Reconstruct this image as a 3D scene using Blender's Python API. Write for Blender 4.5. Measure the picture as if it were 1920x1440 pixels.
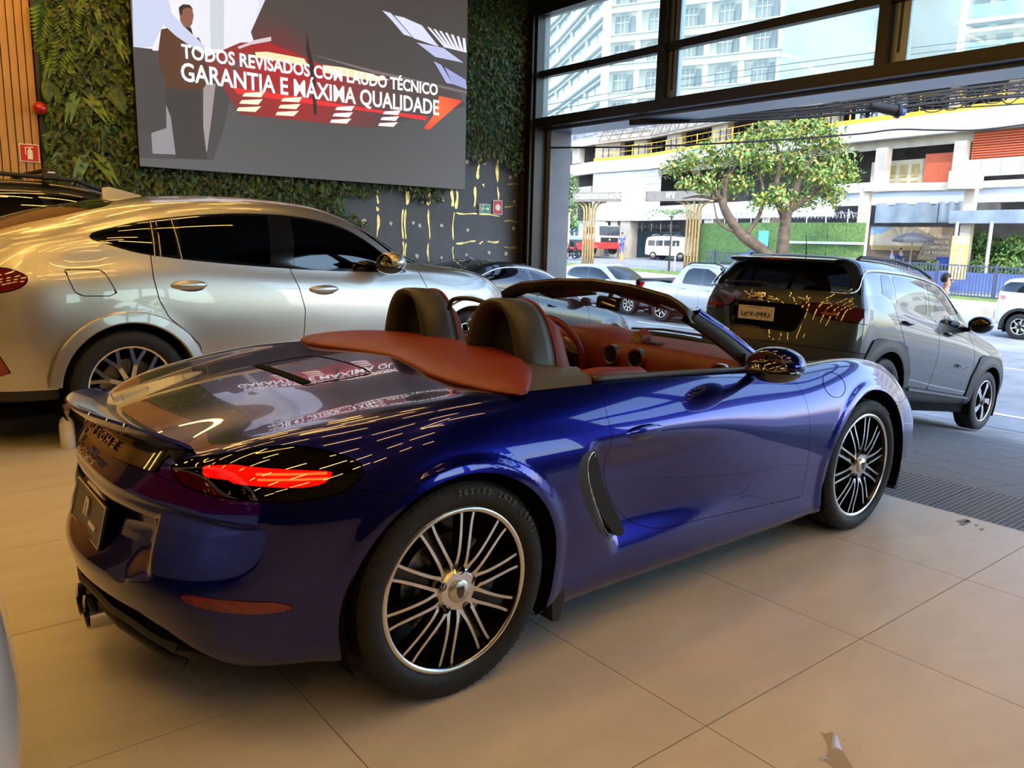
# Car showroom opening onto a wide avenue: blue roadster in front, silver coupe SUV, dark SUVs, street and building site.
import bpy, bmesh, math, random
import numpy as np
from mathutils import Matrix, Vector, Euler

for _o in list(bpy.data.objects):
    bpy.data.objects.remove(_o)
SC = bpy.context.scene
COL = SC.collection
R = math.radians

# ---------------------------------------------------------------- camera
CAM_POS = (-1.31023, -2.70956, 1.40470)
_yaw, _pit, _rol, _f = 0.8890293, -0.1802097, 0.0250752, 1478.51
_F = Vector((math.cos(_pit) * math.cos(_yaw), math.cos(_pit) * math.sin(_yaw), math.sin(_pit)))
_R0 = Vector((math.sin(_yaw), -math.cos(_yaw), 0)); _U0 = _R0.cross(_F)
_R = _R0 * math.cos(_rol) + _U0 * math.sin(_rol); _U = _U0 * math.cos(_rol) - _R0 * math.sin(_rol)
cam_data = bpy.data.cameras.new('camera'); cam = bpy.data.objects.new('camera', cam_data); COL.objects.link(cam)
cam_data.sensor_fit = 'HORIZONTAL'; cam_data.sensor_width = 36.0; cam_data.lens = _f / 1920 * 36
cam_data.clip_start = 0.05; cam_data.clip_end = 600
cam.matrix_world = Matrix(((_R.x, _U.x, -_F.x, CAM_POS[0]), (_R.y, _U.y, -_F.y, CAM_POS[1]), (_R.z, _U.z, -_F.z, CAM_POS[2]), (0, 0, 0, 1)))
SC.camera = cam

# ---------------------------------------------------------------- exposure, sky, sun
SC.view_settings.view_transform = 'Standard'; SC.view_settings.look = 'None'
SC.view_settings.gamma = 1; SC.view_settings.use_curve_mapping = False
SC.view_settings.exposure = 0.52
SC.render.film_transparent = False
world = bpy.data.worlds.new('sky'); SC.world = world; world.use_nodes = True
_nt = world.node_tree; _nt.nodes.clear()
_out = _nt.nodes.new('ShaderNodeOutputWorld'); _bg = _nt.nodes.new('ShaderNodeBackground'); _sky = _nt.nodes.new('ShaderNodeTexSky')
_sky.sky_type = 'NISHITA'; _sky.sun_disc = False; _sky.sun_elevation = R(42); _sky.sun_rotation = R(200)
_sky.air_density = 1.0; _sky.dust_density = 1.5; _sky.ozone_density = 1.5
_bg.inputs['Strength'].default_value = 0.85
_nt.links.new(_sky.outputs[0], _bg.inputs[0]); _nt.links.new(_bg.outputs[0], _out.inputs[0])
_sl = bpy.data.lights.new('sun', 'SUN'); _sl.energy = 2.5; _sl.angle = R(1.0); _sl.color = (1.0, 0.95, 0.86)
sun = bpy.data.objects.new('sun', _sl); COL.objects.link(sun)
sun.rotation_euler = Vector((-0.60, -0.28, 0.75)).to_track_quat('Z', 'Y').to_euler()

# ---------------------------------------------------------------- materials
MATS = {}
def mat(name, col=(.5, .5, .5), rough=.5, metal=0., coat=0., spec=.5, noise=0., nscale=8., bump=0., bscale=40., emit=None, estr=0., trans=0., ior=1.45, alpha=1., stretch=None, coatr=.03, mix2=None):
    if name in MATS: return MATS[name]
    m = bpy.data.materials.new(name); m.use_nodes = True
    nt = m.node_tree; b = nt.nodes['Principled BSDF']
    I = b.inputs
    I['Base Color'].default_value = (*col, 1); I['Roughness'].default_value = rough; I['Metallic'].default_value = metal
    I['Coat Weight'].default_value = coat; I['Coat Roughness'].default_value = coatr; I['Specular IOR Level'].default_value = spec
    I['Transmission Weight'].default_value = trans; I['IOR'].default_value = ior; I['Alpha'].default_value = alpha
    if emit: I['Emission Color'].default_value = (*emit, 1); I['Emission Strength'].default_value = estr
    if noise or bump:
        tc = nt.nodes.new('ShaderNodeTexCoord'); mp = nt.nodes.new('ShaderNodeMapping')
        nt.links.new(tc.outputs['Object'], mp.inputs[0])
        if stretch: mp.inputs['Scale'].default_value = stretch
    if noise:
        n = nt.nodes.new('ShaderNodeTexNoise'); n.inputs['Scale'].default_value = nscale; n.inputs['Detail'].default_value = 5
        nt.links.new(mp.outputs[0], n.inputs['Vector'])
        r = nt.nodes.new('ShaderNodeValToRGB')
        c2 = mix2 if mix2 else tuple(min(1, c * (1 + noise)) for c in col)
        r.color_ramp.elements[0].position = .35; r.color_ramp.elements[1].position = .65
        r.color_ramp.elements[0].color = (*[c * (1 - noise) for c in col], 1) if not mix2 else (*col, 1)
        r.color_ramp.elements[1].color = (*c2, 1)
        nt.links.new(n.outputs[0], r.inputs[0]); nt.links.new(r.outputs[0], I['Base Color'])
    if bump:
        n2 = nt.nodes.new('ShaderNodeTexNoise'); n2.inputs['Scale'].default_value = bscale; n2.inputs['Detail'].default_value = 3
        bp = nt.nodes.new('ShaderNodeBump'); bp.inputs['Strength'].default_value = bump; bp.inputs['Distance'].default_value = .01
        nt.links.new(mp.outputs[0], n2.inputs['Vector']); nt.links.new(n2.outputs[0], bp.inputs['Height']); nt.links.new(bp.outputs[0], I['Normal'])
    MATS[name] = m
    return m

# ---------------------------------------------------------------- objects
def tag(o, label=None, cat=None, group=None, kind=None):
    if label: o['label'] = label
    if cat: o['category'] = cat
    if group: o['group'] = group
    if kind: o['kind'] = kind
    return o
def empty(name, loc=(0, 0, 0), rot=(0, 0, 0), label=None, cat=None, group=None):
    o = bpy.data.objects.new(name, None); COL.objects.link(o); o.location = loc; o.rotation_euler = rot
    o.empty_display_size = .1
    return tag(o, label, cat, group)
def link(name, me, parent=None):
    o = bpy.data.objects.new(name, me); COL.objects.link(o)
    if parent: o.parent = parent
    return o
def mesh_obj(name, V, F, m, parent=None, smooth=False, ang=None):
    me = bpy.data.meshes.new(name); me.from_pydata([tuple(v) for v in V], [], [tuple(f) for f in F]); me.update()
    if m: me.materials.append(m)
    if smooth or ang:
        me.polygons.foreach_set('use_smooth', [True] * len(me.polygons))
        if ang: me.set_sharp_from_angle(angle=R(ang))
    return link(name, me, parent)
def copy_tree(o, parent=None):
    c = o.copy(); COL.objects.link(c)
    if parent: c.parent = parent
    for ch in list(o.children): copy_tree(ch, c)
    return c
def catmull(pts, n=8, closed=False):
    P = [np.array(p, float) for p in pts]; out = []; N = len(P)
    rng = range(N) if closed else range(N - 1)
    for i in rng:
        p0 = P[(i - 1) % N] if closed or i > 0 else 2 * P[0] - P[1]
        p1 = P[i]; p2 = P[(i + 1) % N]
        p3 = P[(i + 2) % N] if closed or i + 2 < N else 2 * P[-1] - P[-2]
        for t in np.linspace(0, 1, n, endpoint=False):
            out.append(.5 * (2 * p1 + (p2 - p0) * t + (2 * p0 - 5 * p1 + 4 * p2 - p3) * t * t + (3 * p1 - p0 - 3 * p2 + p3) * t ** 3))
    if not closed: out.append(P[-1])
    return np.array(out)

class MB:
    'collects shapes into one mesh'
    def __init__(s): s.V = []; s.F = []
    def add(s, V, F):
        b = len(s.V); s.V += [tuple(map(float, v)) for v in V]; s.F += [tuple(int(i) + b for i in f) for f in F]; return s
    def box(s, c, d, rot=None, taper=1.):
        x, y, z = d[0] / 2, d[1] / 2, d[2] / 2; t = taper
        V = [(-x, -y, -z), (x, -y, -z), (x, y, -z), (-x, y, -z), (-x * t, -y * t, z), (x * t, -y * t, z), (x * t, y * t, z), (-x * t, y * t, z)]
        if rot is not None:
            mm = Euler(rot).to_matrix() if not isinstance(rot, Matrix) else rot
            V = [mm @ Vector(v) for v in V]
        V = [(v[0] + c[0], v[1] + c[1], v[2] + c[2]) for v in V]
        return s.add(V, [(0, 3, 2, 1), (4, 5, 6, 7), (0, 1, 5, 4), (1, 2, 6, 5), (2, 3, 7, 6), (3, 0, 4, 7)])
    def bbox(s, a, b):
        return s.box([(a[i] + b[i]) / 2 for i in range(3)], [abs(b[i] - a[i]) for i in range(3)])
    def cyl(s, p0, p1, r0, r1=None, n=12, cap=True):
        r1 = r0 if r1 is None else r1
        p0, p1 = Vector(p0), Vector(p1); d = (p1 - p0).normalized()
        a = d.orthogonal().normalized(); b = d.cross(a)
        V = []
        for p, r in ((p0, r0), (p1, r1)):
            for i in range(n):
                t = 2 * math.pi * i / n; V.append(p + (a * math.cos(t) + b * math.sin(t)) * r)
        F = [(i, (i + 1) % n, n + (i + 1) % n, n + i) for i in range(n)]
        if cap: F += [tuple(reversed(range(n))), tuple(range(n, 2 * n))]
        return s.add(V, F)
    def tube(s, pts, r, n=8, cap=True, closed=False):
        P = [Vector(p) for p in pts]; N = len(P)
        rr = r if hasattr(r, '__len__') else [r] * N
        T = []
        for i in range(N):
            if closed: t = P[(i + 1) % N] - P[i - 1]
            else: t = P[min(i + 1, N - 1)] - P[max(i - 1, 0)]
            T.append(t.normalized())
        a = T[0].orthogonal().normalized(); V = []
        for i in range(N):
            a = (a - T[i] * a.dot(T[i])).normalized(); b = T[i].cross(a)
            for k in range(n):
                t = 2 * math.pi * k / n; V.append(P[i] + (a * math.cos(t) + b * math.sin(t)) * rr[i])
        F = []
        for i in range(N if closed else N - 1):
            j = (i + 1) % N
            for k in range(n): F.append((i * n + k, i * n + (k + 1) % n, j * n + (k + 1) % n, j * n + k))
        if cap and not closed: F += [tuple(reversed(range(n))), tuple(range((N - 1) * n, N * n))]
        return s.add(V, F)
    def lathe(s, prof, n=32, axis='Z', org=(0, 0, 0), a0=0., a1=2 * math.pi):
        full = abs(a1 - a0 - 2 * math.pi) < 1e-6; m = n if full else n + 1
        V = []
        for i in range(m):
            t = a0 + (a1 - a0) * i / n; c, q = math.cos(t), math.sin(t)
            for r, h in prof:
                if axis == 'Z': v = (r * c, r * q, h)
                elif axis == 'Y': v = (r * q, h, r * c)
                else: v = (h, r * c, r * q)
                V.append((v[0] + org[0], v[1] + org[1], v[2] + org[2]))
        k = len(prof); F = []
        for i in range(n):
            j = (i + 1) % m
            for a in range(k - 1): F.append((i * k + a, j * k + a, j * k + a + 1, i * k + a + 1))
        return s.add(V, F)
    def prism(s, poly, h0, h1, plane='XY', flip=False):
        n = len(poly)
        def e(p, h):
            if plane == 'XY': return (p[0], p[1], h)
            if plane == 'XZ': return (p[0], h, p[1])
            return (h, p[0], p[1])
        V = [e(p, h0) for p in poly] + [e(p, h1) for p in poly]
        F = [tuple(reversed(range(n))), tuple(range(n, 2 * n))] + [(i, (i + 1) % n, n + (i + 1) % n, n + i) for i in range(n)]
        return s.add(V, F)
    def grid(s, G):
        'G[i][j] points'
        G = np.asarray(G, float); a, b = G.shape[:2]
        F = [(i * b + j, (i + 1) * b + j, (i + 1) * b + j + 1, i * b + j + 1) for i in range(a - 1) for j in range(b - 1)]
        return s.add(G.reshape(-1, 3), F)
    def ball(s, c, r, n=16, m=10, sc=(1, 1, 1)):
        V = []; F = []
        for i in range(m + 1):
            p = math.pi * i / m
            for k in range(n):
                t = 2 * math.pi * k / n
                V.append((c[0] + r * sc[0] * math.sin(p) * math.cos(t), c[1] + r * sc[1] * math.sin(p) * math.sin(t), c[2] + r * sc[2] * math.cos(p)))
        for i in range(m):
            for k in range(n): F.append((i * n + k, (i + 1) * n + k, (i + 1) * n + (k + 1) % n, i * n + (k + 1) % n))
        return s.add(V, F)
    def mirror(s):
        b = len(s.V); V = [(x, -y, z) for x, y, z in s.V]; F = [tuple(reversed(f)) for f in s.F]
        return s.add(V, F)
    def build(s, name, m, parent=None, smooth=False, ang=None, fix=True, bevel=0.):
        me = bpy.data.meshes.new(name); me.from_pydata(s.V, [], s.F); me.update()
        if fix or bevel:
            bm = bmesh.new(); bm.from_mesh(me)
            if bevel:
                bmesh.ops.remove_doubles(bm, verts=bm.verts, dist=1e-5)
                ed = [e for e in bm.edges if len(e.link_faces) == 2 and e.calc_face_angle(0) > .5]
                bmesh.ops.bevel(bm, geom=ed, offset=bevel, segments=2, affect='EDGES', profile=.5)
            bmesh.ops.recalc_face_normals(bm, faces=bm.faces); bm.to_mesh(me); bm.free()
        if m: me.materials.append(m)
        if smooth or ang:
            me.polygons.foreach_set('use_smooth', [True] * len(me.polygons))
            if ang: me.set_sharp_from_angle(angle=R(ang))
        return link(name, me, parent)

def text_obj(name, s, size, loc, rot, m, parent=None, align='CENTER', depth=.002, bold=0., sx=1., shear=0.):
    c = bpy.data.curves.new(name, 'FONT'); c.body = s; c.size = size; c.align_x = align; c.align_y = 'CENTER'
    c.extrude = depth; c.offset = bold; c.shear = shear; c.resolution_u = 3
    o = bpy.data.objects.new(name + '_src', c); COL.objects.link(o)
    dg = bpy.context.evaluated_depsgraph_get(); me = bpy.data.meshes.new_from_object(o.evaluated_get(dg))
    bpy.data.objects.remove(o); bpy.data.curves.remove(c); me.name = name
    me.materials.clear(); me.materials.append(m)
    t = link(name, me, parent); t.location = loc; t.rotation_euler = rot; t.scale = (sx, 1, 1)
    return t

# ---------------------------------------------------------------- surfaces for car bodies
def subsurf(V, F, level, iters=6, crease=None):
    def ev(P, lv):
        me = bpy.data.meshes.new('t'); me.from_pydata([tuple(p) for p in P], [], F); me.update()
        if crease:
            at = me.attributes.new('crease_edge', 'FLOAT', 'EDGE')
            vals = [crease.get(tuple(sorted(e.vertices)), 0.) for e in me.edges]; at.data.foreach_set('value', vals)
        o = bpy.data.objects.new('t', me); COL.objects.link(o)
        md = o.modifiers.new('s', 'SUBSURF'); md.levels = lv; md.render_levels = lv; md.use_limit_surface = True
        dg = bpy.context.evaluated_depsgraph_get(); m2 = bpy.data.meshes.new_from_object(o.evaluated_get(dg))
        n = len(m2.vertices); co = np.zeros(n * 3); m2.vertices.foreach_get('co', co); co = co.reshape(-1, 3)
        fc = np.zeros(len(m2.loops), int); m2.loops.foreach_get('vertex_index', fc)
        no = np.zeros(n * 3); m2.vertices.foreach_get('normal', no)
        bpy.data.objects.remove(o); bpy.data.meshes.remove(me); bpy.data.meshes.remove(m2)
        return co, fc.reshape(-1, 4), no.reshape(-1, 3)
    T = np.array(V, float); P = T.copy(); n = len(T)
    for _ in range(iters):
        co = ev(P, 1)[0]; P = P + .8 * (T - co[:n])
    return ev(P, level)

def cage(S, RR, FR, kc):
    'S[j][k] side grid (x, half width, z) rear to front; RR / FR columns from the centre outwards, rows below the corner row kc'
    J = len(S); K = len(S[0]); V = []; idx = {}
    def vid(p, key):
        if key not in idx: idx[key] = len(V); V.append((p[0], -p[1], p[2]))
        return idx[key]
    s = lambda j, k: vid(S[j][k], ('S', j, k))
    nc = K - 1 - kc
    def end(g, C, j0, i, k):
        if i == nc: return s(j0, k)
        if k == kc: return s(j0, K - 1 - i)
        return vid(C[i][k], (g, i, k))
    F = []
    for j in range(J - 1):
        for k in range(K - 1): F.append((s(j, k), s(j + 1, k), s(j + 1, k + 1), s(j, k + 1)))
    for i in range(nc):
        for k in range(kc):
            r = lambda a, b: end('R', RR, 0, a, b); f = lambda a, b: end('F', FR, J - 1, a, b)
            F.append((r(i, k), r(i + 1, k), r(i + 1, k + 1), r(i, k + 1)))
            F.append((f(i + 1, k), f(i, k), f(i, k + 1), f(i + 1, k + 1)))
    n = len(V); mir = {}
    for i in range(n):
        if abs(V[i][1]) < 1e-6: mir[i] = i
        else: mir[i] = len(V); V.append((V[i][0], -V[i][1], V[i][2]))
    F += [tuple(mir[i] for i in reversed(f)) for f in F]
    return V, F, idx

class Skin:
    'right half of a body surface: vertices, unit normals, polygons'
    def __init__(s, V, N, F): s.V = np.asarray(V, float); s.N = np.asarray(N, float); s.F = F
    def used(s):
        u = sorted({i for f in s.F for i in f}); mp = {a: b for b, a in enumerate(u)}
        return Skin(s.V[u], s.N[u], [tuple(mp[i] for i in f) for f in s.F])
    def clip(s, d):
        'part where d >= 0'
        d = np.where(np.abs(d) < 1e-6, 1e-6, d); pos = (d > 0).tolist(); F = []; V = []; N = []; new = {}; n0 = len(s.V)
        def cut(a, b):
            k = (a, b) if a < b else (b, a)
            if k not in new:
                a, b = k; t = d[a] / (d[a] - d[b]); new[k] = n0 + len(V)
                V.append(s.V[a] + t * (s.V[b] - s.V[a])); q = s.N[a] + t * (s.N[b] - s.N[a]); N.append(q / max(1e-9, np.linalg.norm(q)))
            return new[k]
        for f in s.F:
            p = [pos[i] for i in f]
            if all(p): F.append(f)
            elif any(p):
                g = []
                for i in range(len(f)):
                    a, b = f[i], f[(i + 1) % len(f)]
                    if p[i]: g.append(a)
                    if p[i] != p[(i + 1) % len(f)]: g.append(cut(a, b))
                if len(g) > 2: F.append(tuple(g))
        W = np.vstack([s.V] + ([np.array(V)] if V else [])); M = np.vstack([s.N] + ([np.array(N)] if N else []))
        return Skin(W, M, F).used()
    def offset(s, h): return Skin(s.V + s.N * h, s.N, s.F)

def sdf(P, poly, signed=True):
    P = np.asarray(P, float); Q = np.asarray(poly, float); A = Q; B = np.roll(Q, -1, 0)
    best = np.full(len(P), 1e9); ins = np.zeros(len(P), bool)
    for a, b in zip(A, B):
        e = b - a; w = P - a; t = np.clip((w @ e) / max(1e-12, e @ e), 0, 1); dd = np.hypot(*(w - t[:, None] * e).T); best = np.minimum(best, dd)
        c = (a[1] > P[:, 1]) != (b[1] > P[:, 1])
        with np.errstate(divide='ignore', invalid='ignore'):
            x = (b[0] - a[0]) * (P[:, 1] - a[1]) / (b[1] - a[1]) + a[0]
        ins ^= c & (P[:, 0] < x)
    return np.where(ins, best, -best)
def line_d(P, pts):
    'distance to an open polyline'
    best = np.full(len(P), 1e9)
    for a, b in zip(pts[:-1], pts[1:]):
        a, b = np.array(a, float), np.array(b, float); e = b - a; w = P - a
        t = np.clip((w @ e) / max(1e-12, e @ e), 0, 1); best = np.minimum(best, np.hypot(*(w - t[:, None] * e).T))
    return best
def side_y(sk, x, z):
    'half width of a right-hand skin at (x, z), read off the tangent plane of the nearest vertex'
    V, N = sk.V, sk.N; i = np.argmin((V[:, 0] - x) ** 2 + (V[:, 2] - z) ** 2 + (N[:, 1] > -.25) * 9.)
    return -(V[i][1] - (N[i][0] * (x - V[i][0]) + N[i][2] * (z - V[i][2])) / N[i][1])
def sm(a, b, x):
    t = np.clip((x - a) / (b - a), 0, 1); return t * t * (3 - 2 * t)

def skin_obj(name, sk, m, parent=None, rim=.008, both=False, side=-1, open_y=True):
    'turn a skin piece into a panel with folded edges; both: right and mirrored left in one mesh; side=+1: the left twin'
    V = sk.V; N = sk.N; F = [list(f) for f in sk.F]
    verts = [tuple(v) for v in V]; faces = [tuple(f) for f in F]; ln = [N[i] for f in F for i in f]; nsurf = len(F)
    if rim:
        cnt = {}
        for f in F:
            for a, b in zip(f, f[1:] + f[:1]): cnt[(a, b)] = cnt.get((a, b), 0) + 1
        bd = [e for e in cnt if (e[1], e[0]) not in cnt]
        low = {}
        def lw(i):
            if i not in low:
                low[i] = (len(verts), len(verts) + 1); verts.append(tuple(V[i])); verts.append(tuple(V[i] - N[i] * rim))
            return low[i]
        for a, b in bd:
            if open_y and abs(V[a][1]) < 1e-4 and abs(V[b][1]) < 1e-4: continue
            A, B = lw(a), lw(b)
            faces.append((B[0], A[0], A[1], B[1]))
            e = V[b] - V[a]; q = np.cross(e, N[a]); q = q / max(1e-9, np.linalg.norm(q)); ln += [q] * 4
    ln = np.array(ln)
    def flip(vs, fs, nn):
        v2 = [(x, -y, z) for x, y, z in vs]; f2 = []; n2 = []; c = 0
        for f in fs:
            k = len(f); f2.append(tuple(reversed(f))); n2 += [(q[0], -q[1], q[2]) for q in nn[c:c + k][::-1]]; c += k
        return v2, f2, np.array(n2)
    if both:
        v2, f2, n2 = flip(verts, faces, ln); b = len(verts)
        verts = verts + v2; faces = faces + [tuple(i + b for i in f) for f in f2]; ln = np.vstack([ln, n2])
    elif side > 0: verts, faces, ln = flip(verts, faces, ln)
    me = bpy.data.meshes.new(name); me.from_pydata(verts, [], faces); me.update(); me.materials.append(m)
    me.polygons.foreach_set('use_smooth', [True] * len(me.polygons))
    if len(me.loops) == len(ln): me.normals_split_custom_set([tuple(q) for q in ln])
    return link(name, me, parent)

def glass(name, tint=(1, 1, 1), ior=1.45, rough=0., gloss=(1, 1, 1)):
    'thin pane: see-through with a Schlick mirror part, same from both faces'
    if name in MATS: return MATS[name]
    m = bpy.data.materials.new(name); m.use_nodes = True; nt = m.node_tree; nt.nodes.clear(); N = nt.nodes.new
    o = N('ShaderNodeOutputMaterial'); mx = N('ShaderNodeMixShader'); g = N('ShaderNodeNewGeometry')
    dt = N('ShaderNodeVectorMath'); dt.operation = 'DOT_PRODUCT'; ab = N('ShaderNodeMath'); ab.operation = 'ABSOLUTE'; iv = N('ShaderNodeMath'); iv.operation = 'SUBTRACT'; iv.inputs[0].default_value = 1
    pw = N('ShaderNodeMath'); pw.operation = 'POWER'; pw.inputs[1].default_value = 5; f0 = ((ior - 1) / (ior + 1)) ** 2; mr = N('ShaderNodeMapRange'); mr.inputs[3].default_value = f0 * 1.8; mr.inputs[4].default_value = 1
    tr = N('ShaderNodeBsdfTransparent'); gl = N('ShaderNodeBsdfGlossy')
    tr.inputs[0].default_value = (*tint, 1); gl.inputs['Roughness'].default_value = rough; gl.inputs['Color'].default_value = (*gloss, 1)
    L = nt.links.new
    L(g.outputs['Normal'], dt.inputs[0]); L(g.outputs['Incoming'], dt.inputs[1]); L(dt.outputs['Value'], ab.inputs[0]); L(ab.outputs[0], iv.inputs[1]); L(iv.outputs[0], pw.inputs[0]); L(pw.outputs[0], mr.inputs[0]); L(mr.outputs[0], mx.inputs[0])
    L(tr.outputs[0], mx.inputs[1]); L(gl.outputs[0], mx.inputs[2]); L(mx.outputs[0], o.inputs[0])
    MATS[name] = m; return m
def paint(name, col, metal=.75, rough=.32, flake=0.25, coat=1.):
    m = mat(name, col, rough=rough, metal=metal, coat=coat, coatr=.015, noise=flake * .4, nscale=900., spec=.5)
    return m

# shared car materials
RUBBER = mat('tyre_rubber', (.012, .012, .013), rough=.62, spec=.4, noise=.25, nscale=60, bump=.15, bscale=220)
BLACKP = mat('black_trim', (.012, .012, .013), rough=.5, noise=.2, nscale=80, bump=.08, bscale=300)
GLOSSB = mat('gloss_black', (.006, .006, .007), rough=.08, coat=1., noise=.1, nscale=20)
DARK = mat('dark_inner', (.004, .004, .004), rough=.9, spec=.1, noise=.3, nscale=30)
CHROME = mat('chrome', (.75, .75, .76), rough=.07, metal=1., noise=.03, nscale=30)
MACH = mat('machined_alloy', (.72, .71, .69), rough=.22, metal=1., noise=.05, nscale=120, stretch=(1, 20, 1))
ALLOYD = mat('dark_alloy', (.045, .042, .040), rough=.22, metal=.85, noise=.1, nscale=40)
DISC = mat('brake_steel', (.30, .29, .28), rough=.35, metal=1., noise=.15, nscale=90)
CALIP = mat('caliper_black', (.02, .02, .022), rough=.3, coat=.5, noise=.1, nscale=30)
CARGLASS = glass('car_glass', (.82, .9, .88)); PRIVACY = glass('privacy_glass', (.035, .035, .04), ior=1.5)
REDLENS = mat('red_lens', (.30, .006, .008), rough=.06, coat=1., trans=.35, noise=.3, nscale=50)
CLEARL = glass('clear_lens', (.9, .9, .9), ior=1.5)

mat('mirror_face', (.30, .28, .26), rough=.03, metal=1., noise=.02, nscale=5); mat('satin_strip', (.35, .35, .35), rough=.25, metal=1., noise=.05, nscale=60)

def tyre_mesh(mb, R_, w, rim_r, n=64, groove=True):
    'tyre on the Y axis, outer face towards -Y at y=-w/2'
    h = w / 2; s = R_ - rim_r
    prof = [(rim_r - .004, -h * .80), (rim_r + .008, -h * .93), (rim_r + .30 * s, -h * 1.0), (rim_r + .62 * s, -h * .985), (R_ - .016, -h * .93), (R_ - .004, -h * .84)]
    if groove:
        for g in (-.55, -.2, .2, .55):
            prof += [(R_, h * (g - .05)), (R_ - .008, h * (g - .045)), (R_ - .008, h * (g + .045)), (R_, h * (g + .05))]
    prof += [(R_ - .004, h * .84), (R_ - .016, h * .93), (rim_r + .62 * s, h * .985), (rim_r + .3 * s, h), (rim_r - .004, h * .8)]
    return mb.lathe(prof, n, 'Y')
def wheel_common(name, parent, loc, R_, w, rim_r, flip=False, n=64):
    'rim barrel part with its tyre, brake disc and caliper below it; local -Y is the outer face'
    mb = MB(); h = w / 2
    prof = [(rim_r, -h * .80), (rim_r + .004, -h * .86), (rim_r - .003, -h * .90), (rim_r - .012, -h * .86), (rim_r - .016, -h * .74), (rim_r - .030, -h * .40), (rim_r - .036, h * .5), (rim_r - .01, h * .85), (rim_r, h * .8)]
    mb.lathe(prof, n, 'Y'); mb.lathe([(rim_r - .036, h * .5), (.02, h * .5)], n, 'Y')
    o = mb.build(name, ALLOYD, parent, ang=40); o.location = loc
    if flip: o.rotation_euler = (0, 0, math.pi)
    t = tyre_mesh(MB(), R_, w, rim_r, n).build('tyre', RUBBER, o, ang=35)
    lip = MB(); lip.lathe([(rim_r - .014, -h * .862), (rim_r - .010, -h * .90), (rim_r - .001, -h * .905), (rim_r + .004, -h * .87)], n, 'Y'); lip.build('rim_lip', MACH, o, ang=50)
    return o
def tread_blocks(o, R_, w, n=70, rad=.012):
    'cross grooves on the tyre shoulder'
    mb = MB()
    for i in range(n):
        a = 2 * math.pi * i / n; b = a + .035
        for s0, s1 in ((-.99, -.60), (.60, .99)):
            p = [(R_ + .0006) * math.sin(a), s0 * w / 2 * .93, (R_ + .0006) * math.cos(a)]
            c0 = Vector((math.sin(a), 0, math.cos(a))); c1 = Vector((math.sin(b), 0, math.cos(b)))
            q = []
            for c, yy in ((c0, s0), (c1, s1)):
                rr = R_ + .0008 - (0.010 if abs(yy) > .9 else 0)
                q.append(c * rr + Vector((0, yy * w / 2 * .93, 0)))
            d = Vector((math.cos(a), 0, -math.sin(a))) * .0022
            mb.add([q[0] - d, q[0] + d, q[1] + d, q[1] - d], [(0, 1, 2, 3)])
    g = mb.build('tread_groove', DARK, o, fix=False); g['kind'] = 'stuff'
    return g

# points of the real place read off the camera calibration (depth in metres along the view axis, or a known plane)
def _dir(u, v): return _F + _R * ((u - 960) / _f) - _U * ((v - 720) / _f)
CP = Vector(CAM_POS)
def at(u, v, d): return CP + _dir(u, v) * d
def on_y(u, v, Y): d = _dir(u, v); return CP + d * ((Y - CP.y) / d.y)
def on_x(u, v, X): d = _dir(u, v); return CP + d * ((X - CP.x) / d.x)
def on_z(u, v, Z): d = _dir(u, v); return CP + d * ((Z - CP.z) / d.z)
def struct(o): o['kind'] = 'structure'; return o

# ================================================================ showroom shell
YW, XF, ZC = 8.6, 8.05, 5.75          # feature wall, glazed front, ceiling
RAMP0, RAMP1, SLOPE = 3.70, 10.05, .134
def ramp_z(x): return 0. if x < RAMP0 else -(min(x, RAMP1) - RAMP0) * SLOPE

def tile_mat(name, c1, c2, rough):
    m = mat(name, c1, rough=rough, spec=.45)
    nt = m.node_tree; b = nt.nodes['Principled BSDF']
    tc = nt.nodes.new('ShaderNodeTexCoord'); oi = nt.nodes.new('ShaderNodeObjectInfo'); ad = nt.nodes.new('ShaderNodeVectorMath')
    mp = nt.nodes.new('ShaderNodeMapping'); mp.inputs['Scale'].default_value = (1.2, 3.2, 1)
    nt.links.new(tc.outputs['Object'], mp.inputs[0]); nt.links.new(mp.outputs[0], ad.inputs[0]); nt.links.new(oi.outputs['Location'], ad.inputs[1])
    n = nt.nodes.new('ShaderNodeTexNoise'); n.inputs['Scale'].default_value = 1.6; n.inputs['Detail'].default_value = 8; n.inputs['Roughness'].default_value = .6; n.inputs['Distortion'].default_value = .6
    nt.links.new(ad.outputs[0], n.inputs['Vector'])
    r = nt.nodes.new('ShaderNodeValToRGB'); r.color_ramp.elements[0].position = .3; r.color_ramp.elements[1].position = .72
    r.color_ramp.elements[0].color = (*c1, 1); r.color_ramp.elements[1].color = (*c2, 1)
    nt.links.new(n.outputs[0], r.inputs[0]); nt.links.new(r.outputs[0], b.inputs['Base Color'])
    n2 = nt.nodes.new('ShaderNodeTexNoise'); n2.inputs['Scale'].default_value = 7; n2.inputs['Detail'].default_value = 6; nt.links.new(ad.outputs[0], n2.inputs['Vector'])
    mr = nt.nodes.new('ShaderNodeMapRange'); mr.inputs[3].default_value = rough - .06; mr.inputs[4].default_value = rough + .12
    nt.links.new(n2.outputs[0], mr.inputs[0]); nt.links.new(mr.outputs[0], b.inputs['Roughness'])
    return m
TILE = tile_mat('porcelain_tile', (.56, .51, .445), (.67, .62, .55), .34)
GROUT = mat('grout', (.05, .035, .022), rough=.9, noise=.2, nscale=30)
floor = MB(); floor.bbox((-7.2, -7.2, -.30), (3.165, YW, -.012)); floor = struct(floor.build('floor', GROUT))
TS, TA = .89255, -.0086514
TU = Vector((math.cos(TA), math.sin(TA), 0)); TV = Vector((-math.sin(TA), math.cos(TA), 0)); TO = Vector((1.38793, -1.44641, 0))
_g = .0019
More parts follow.
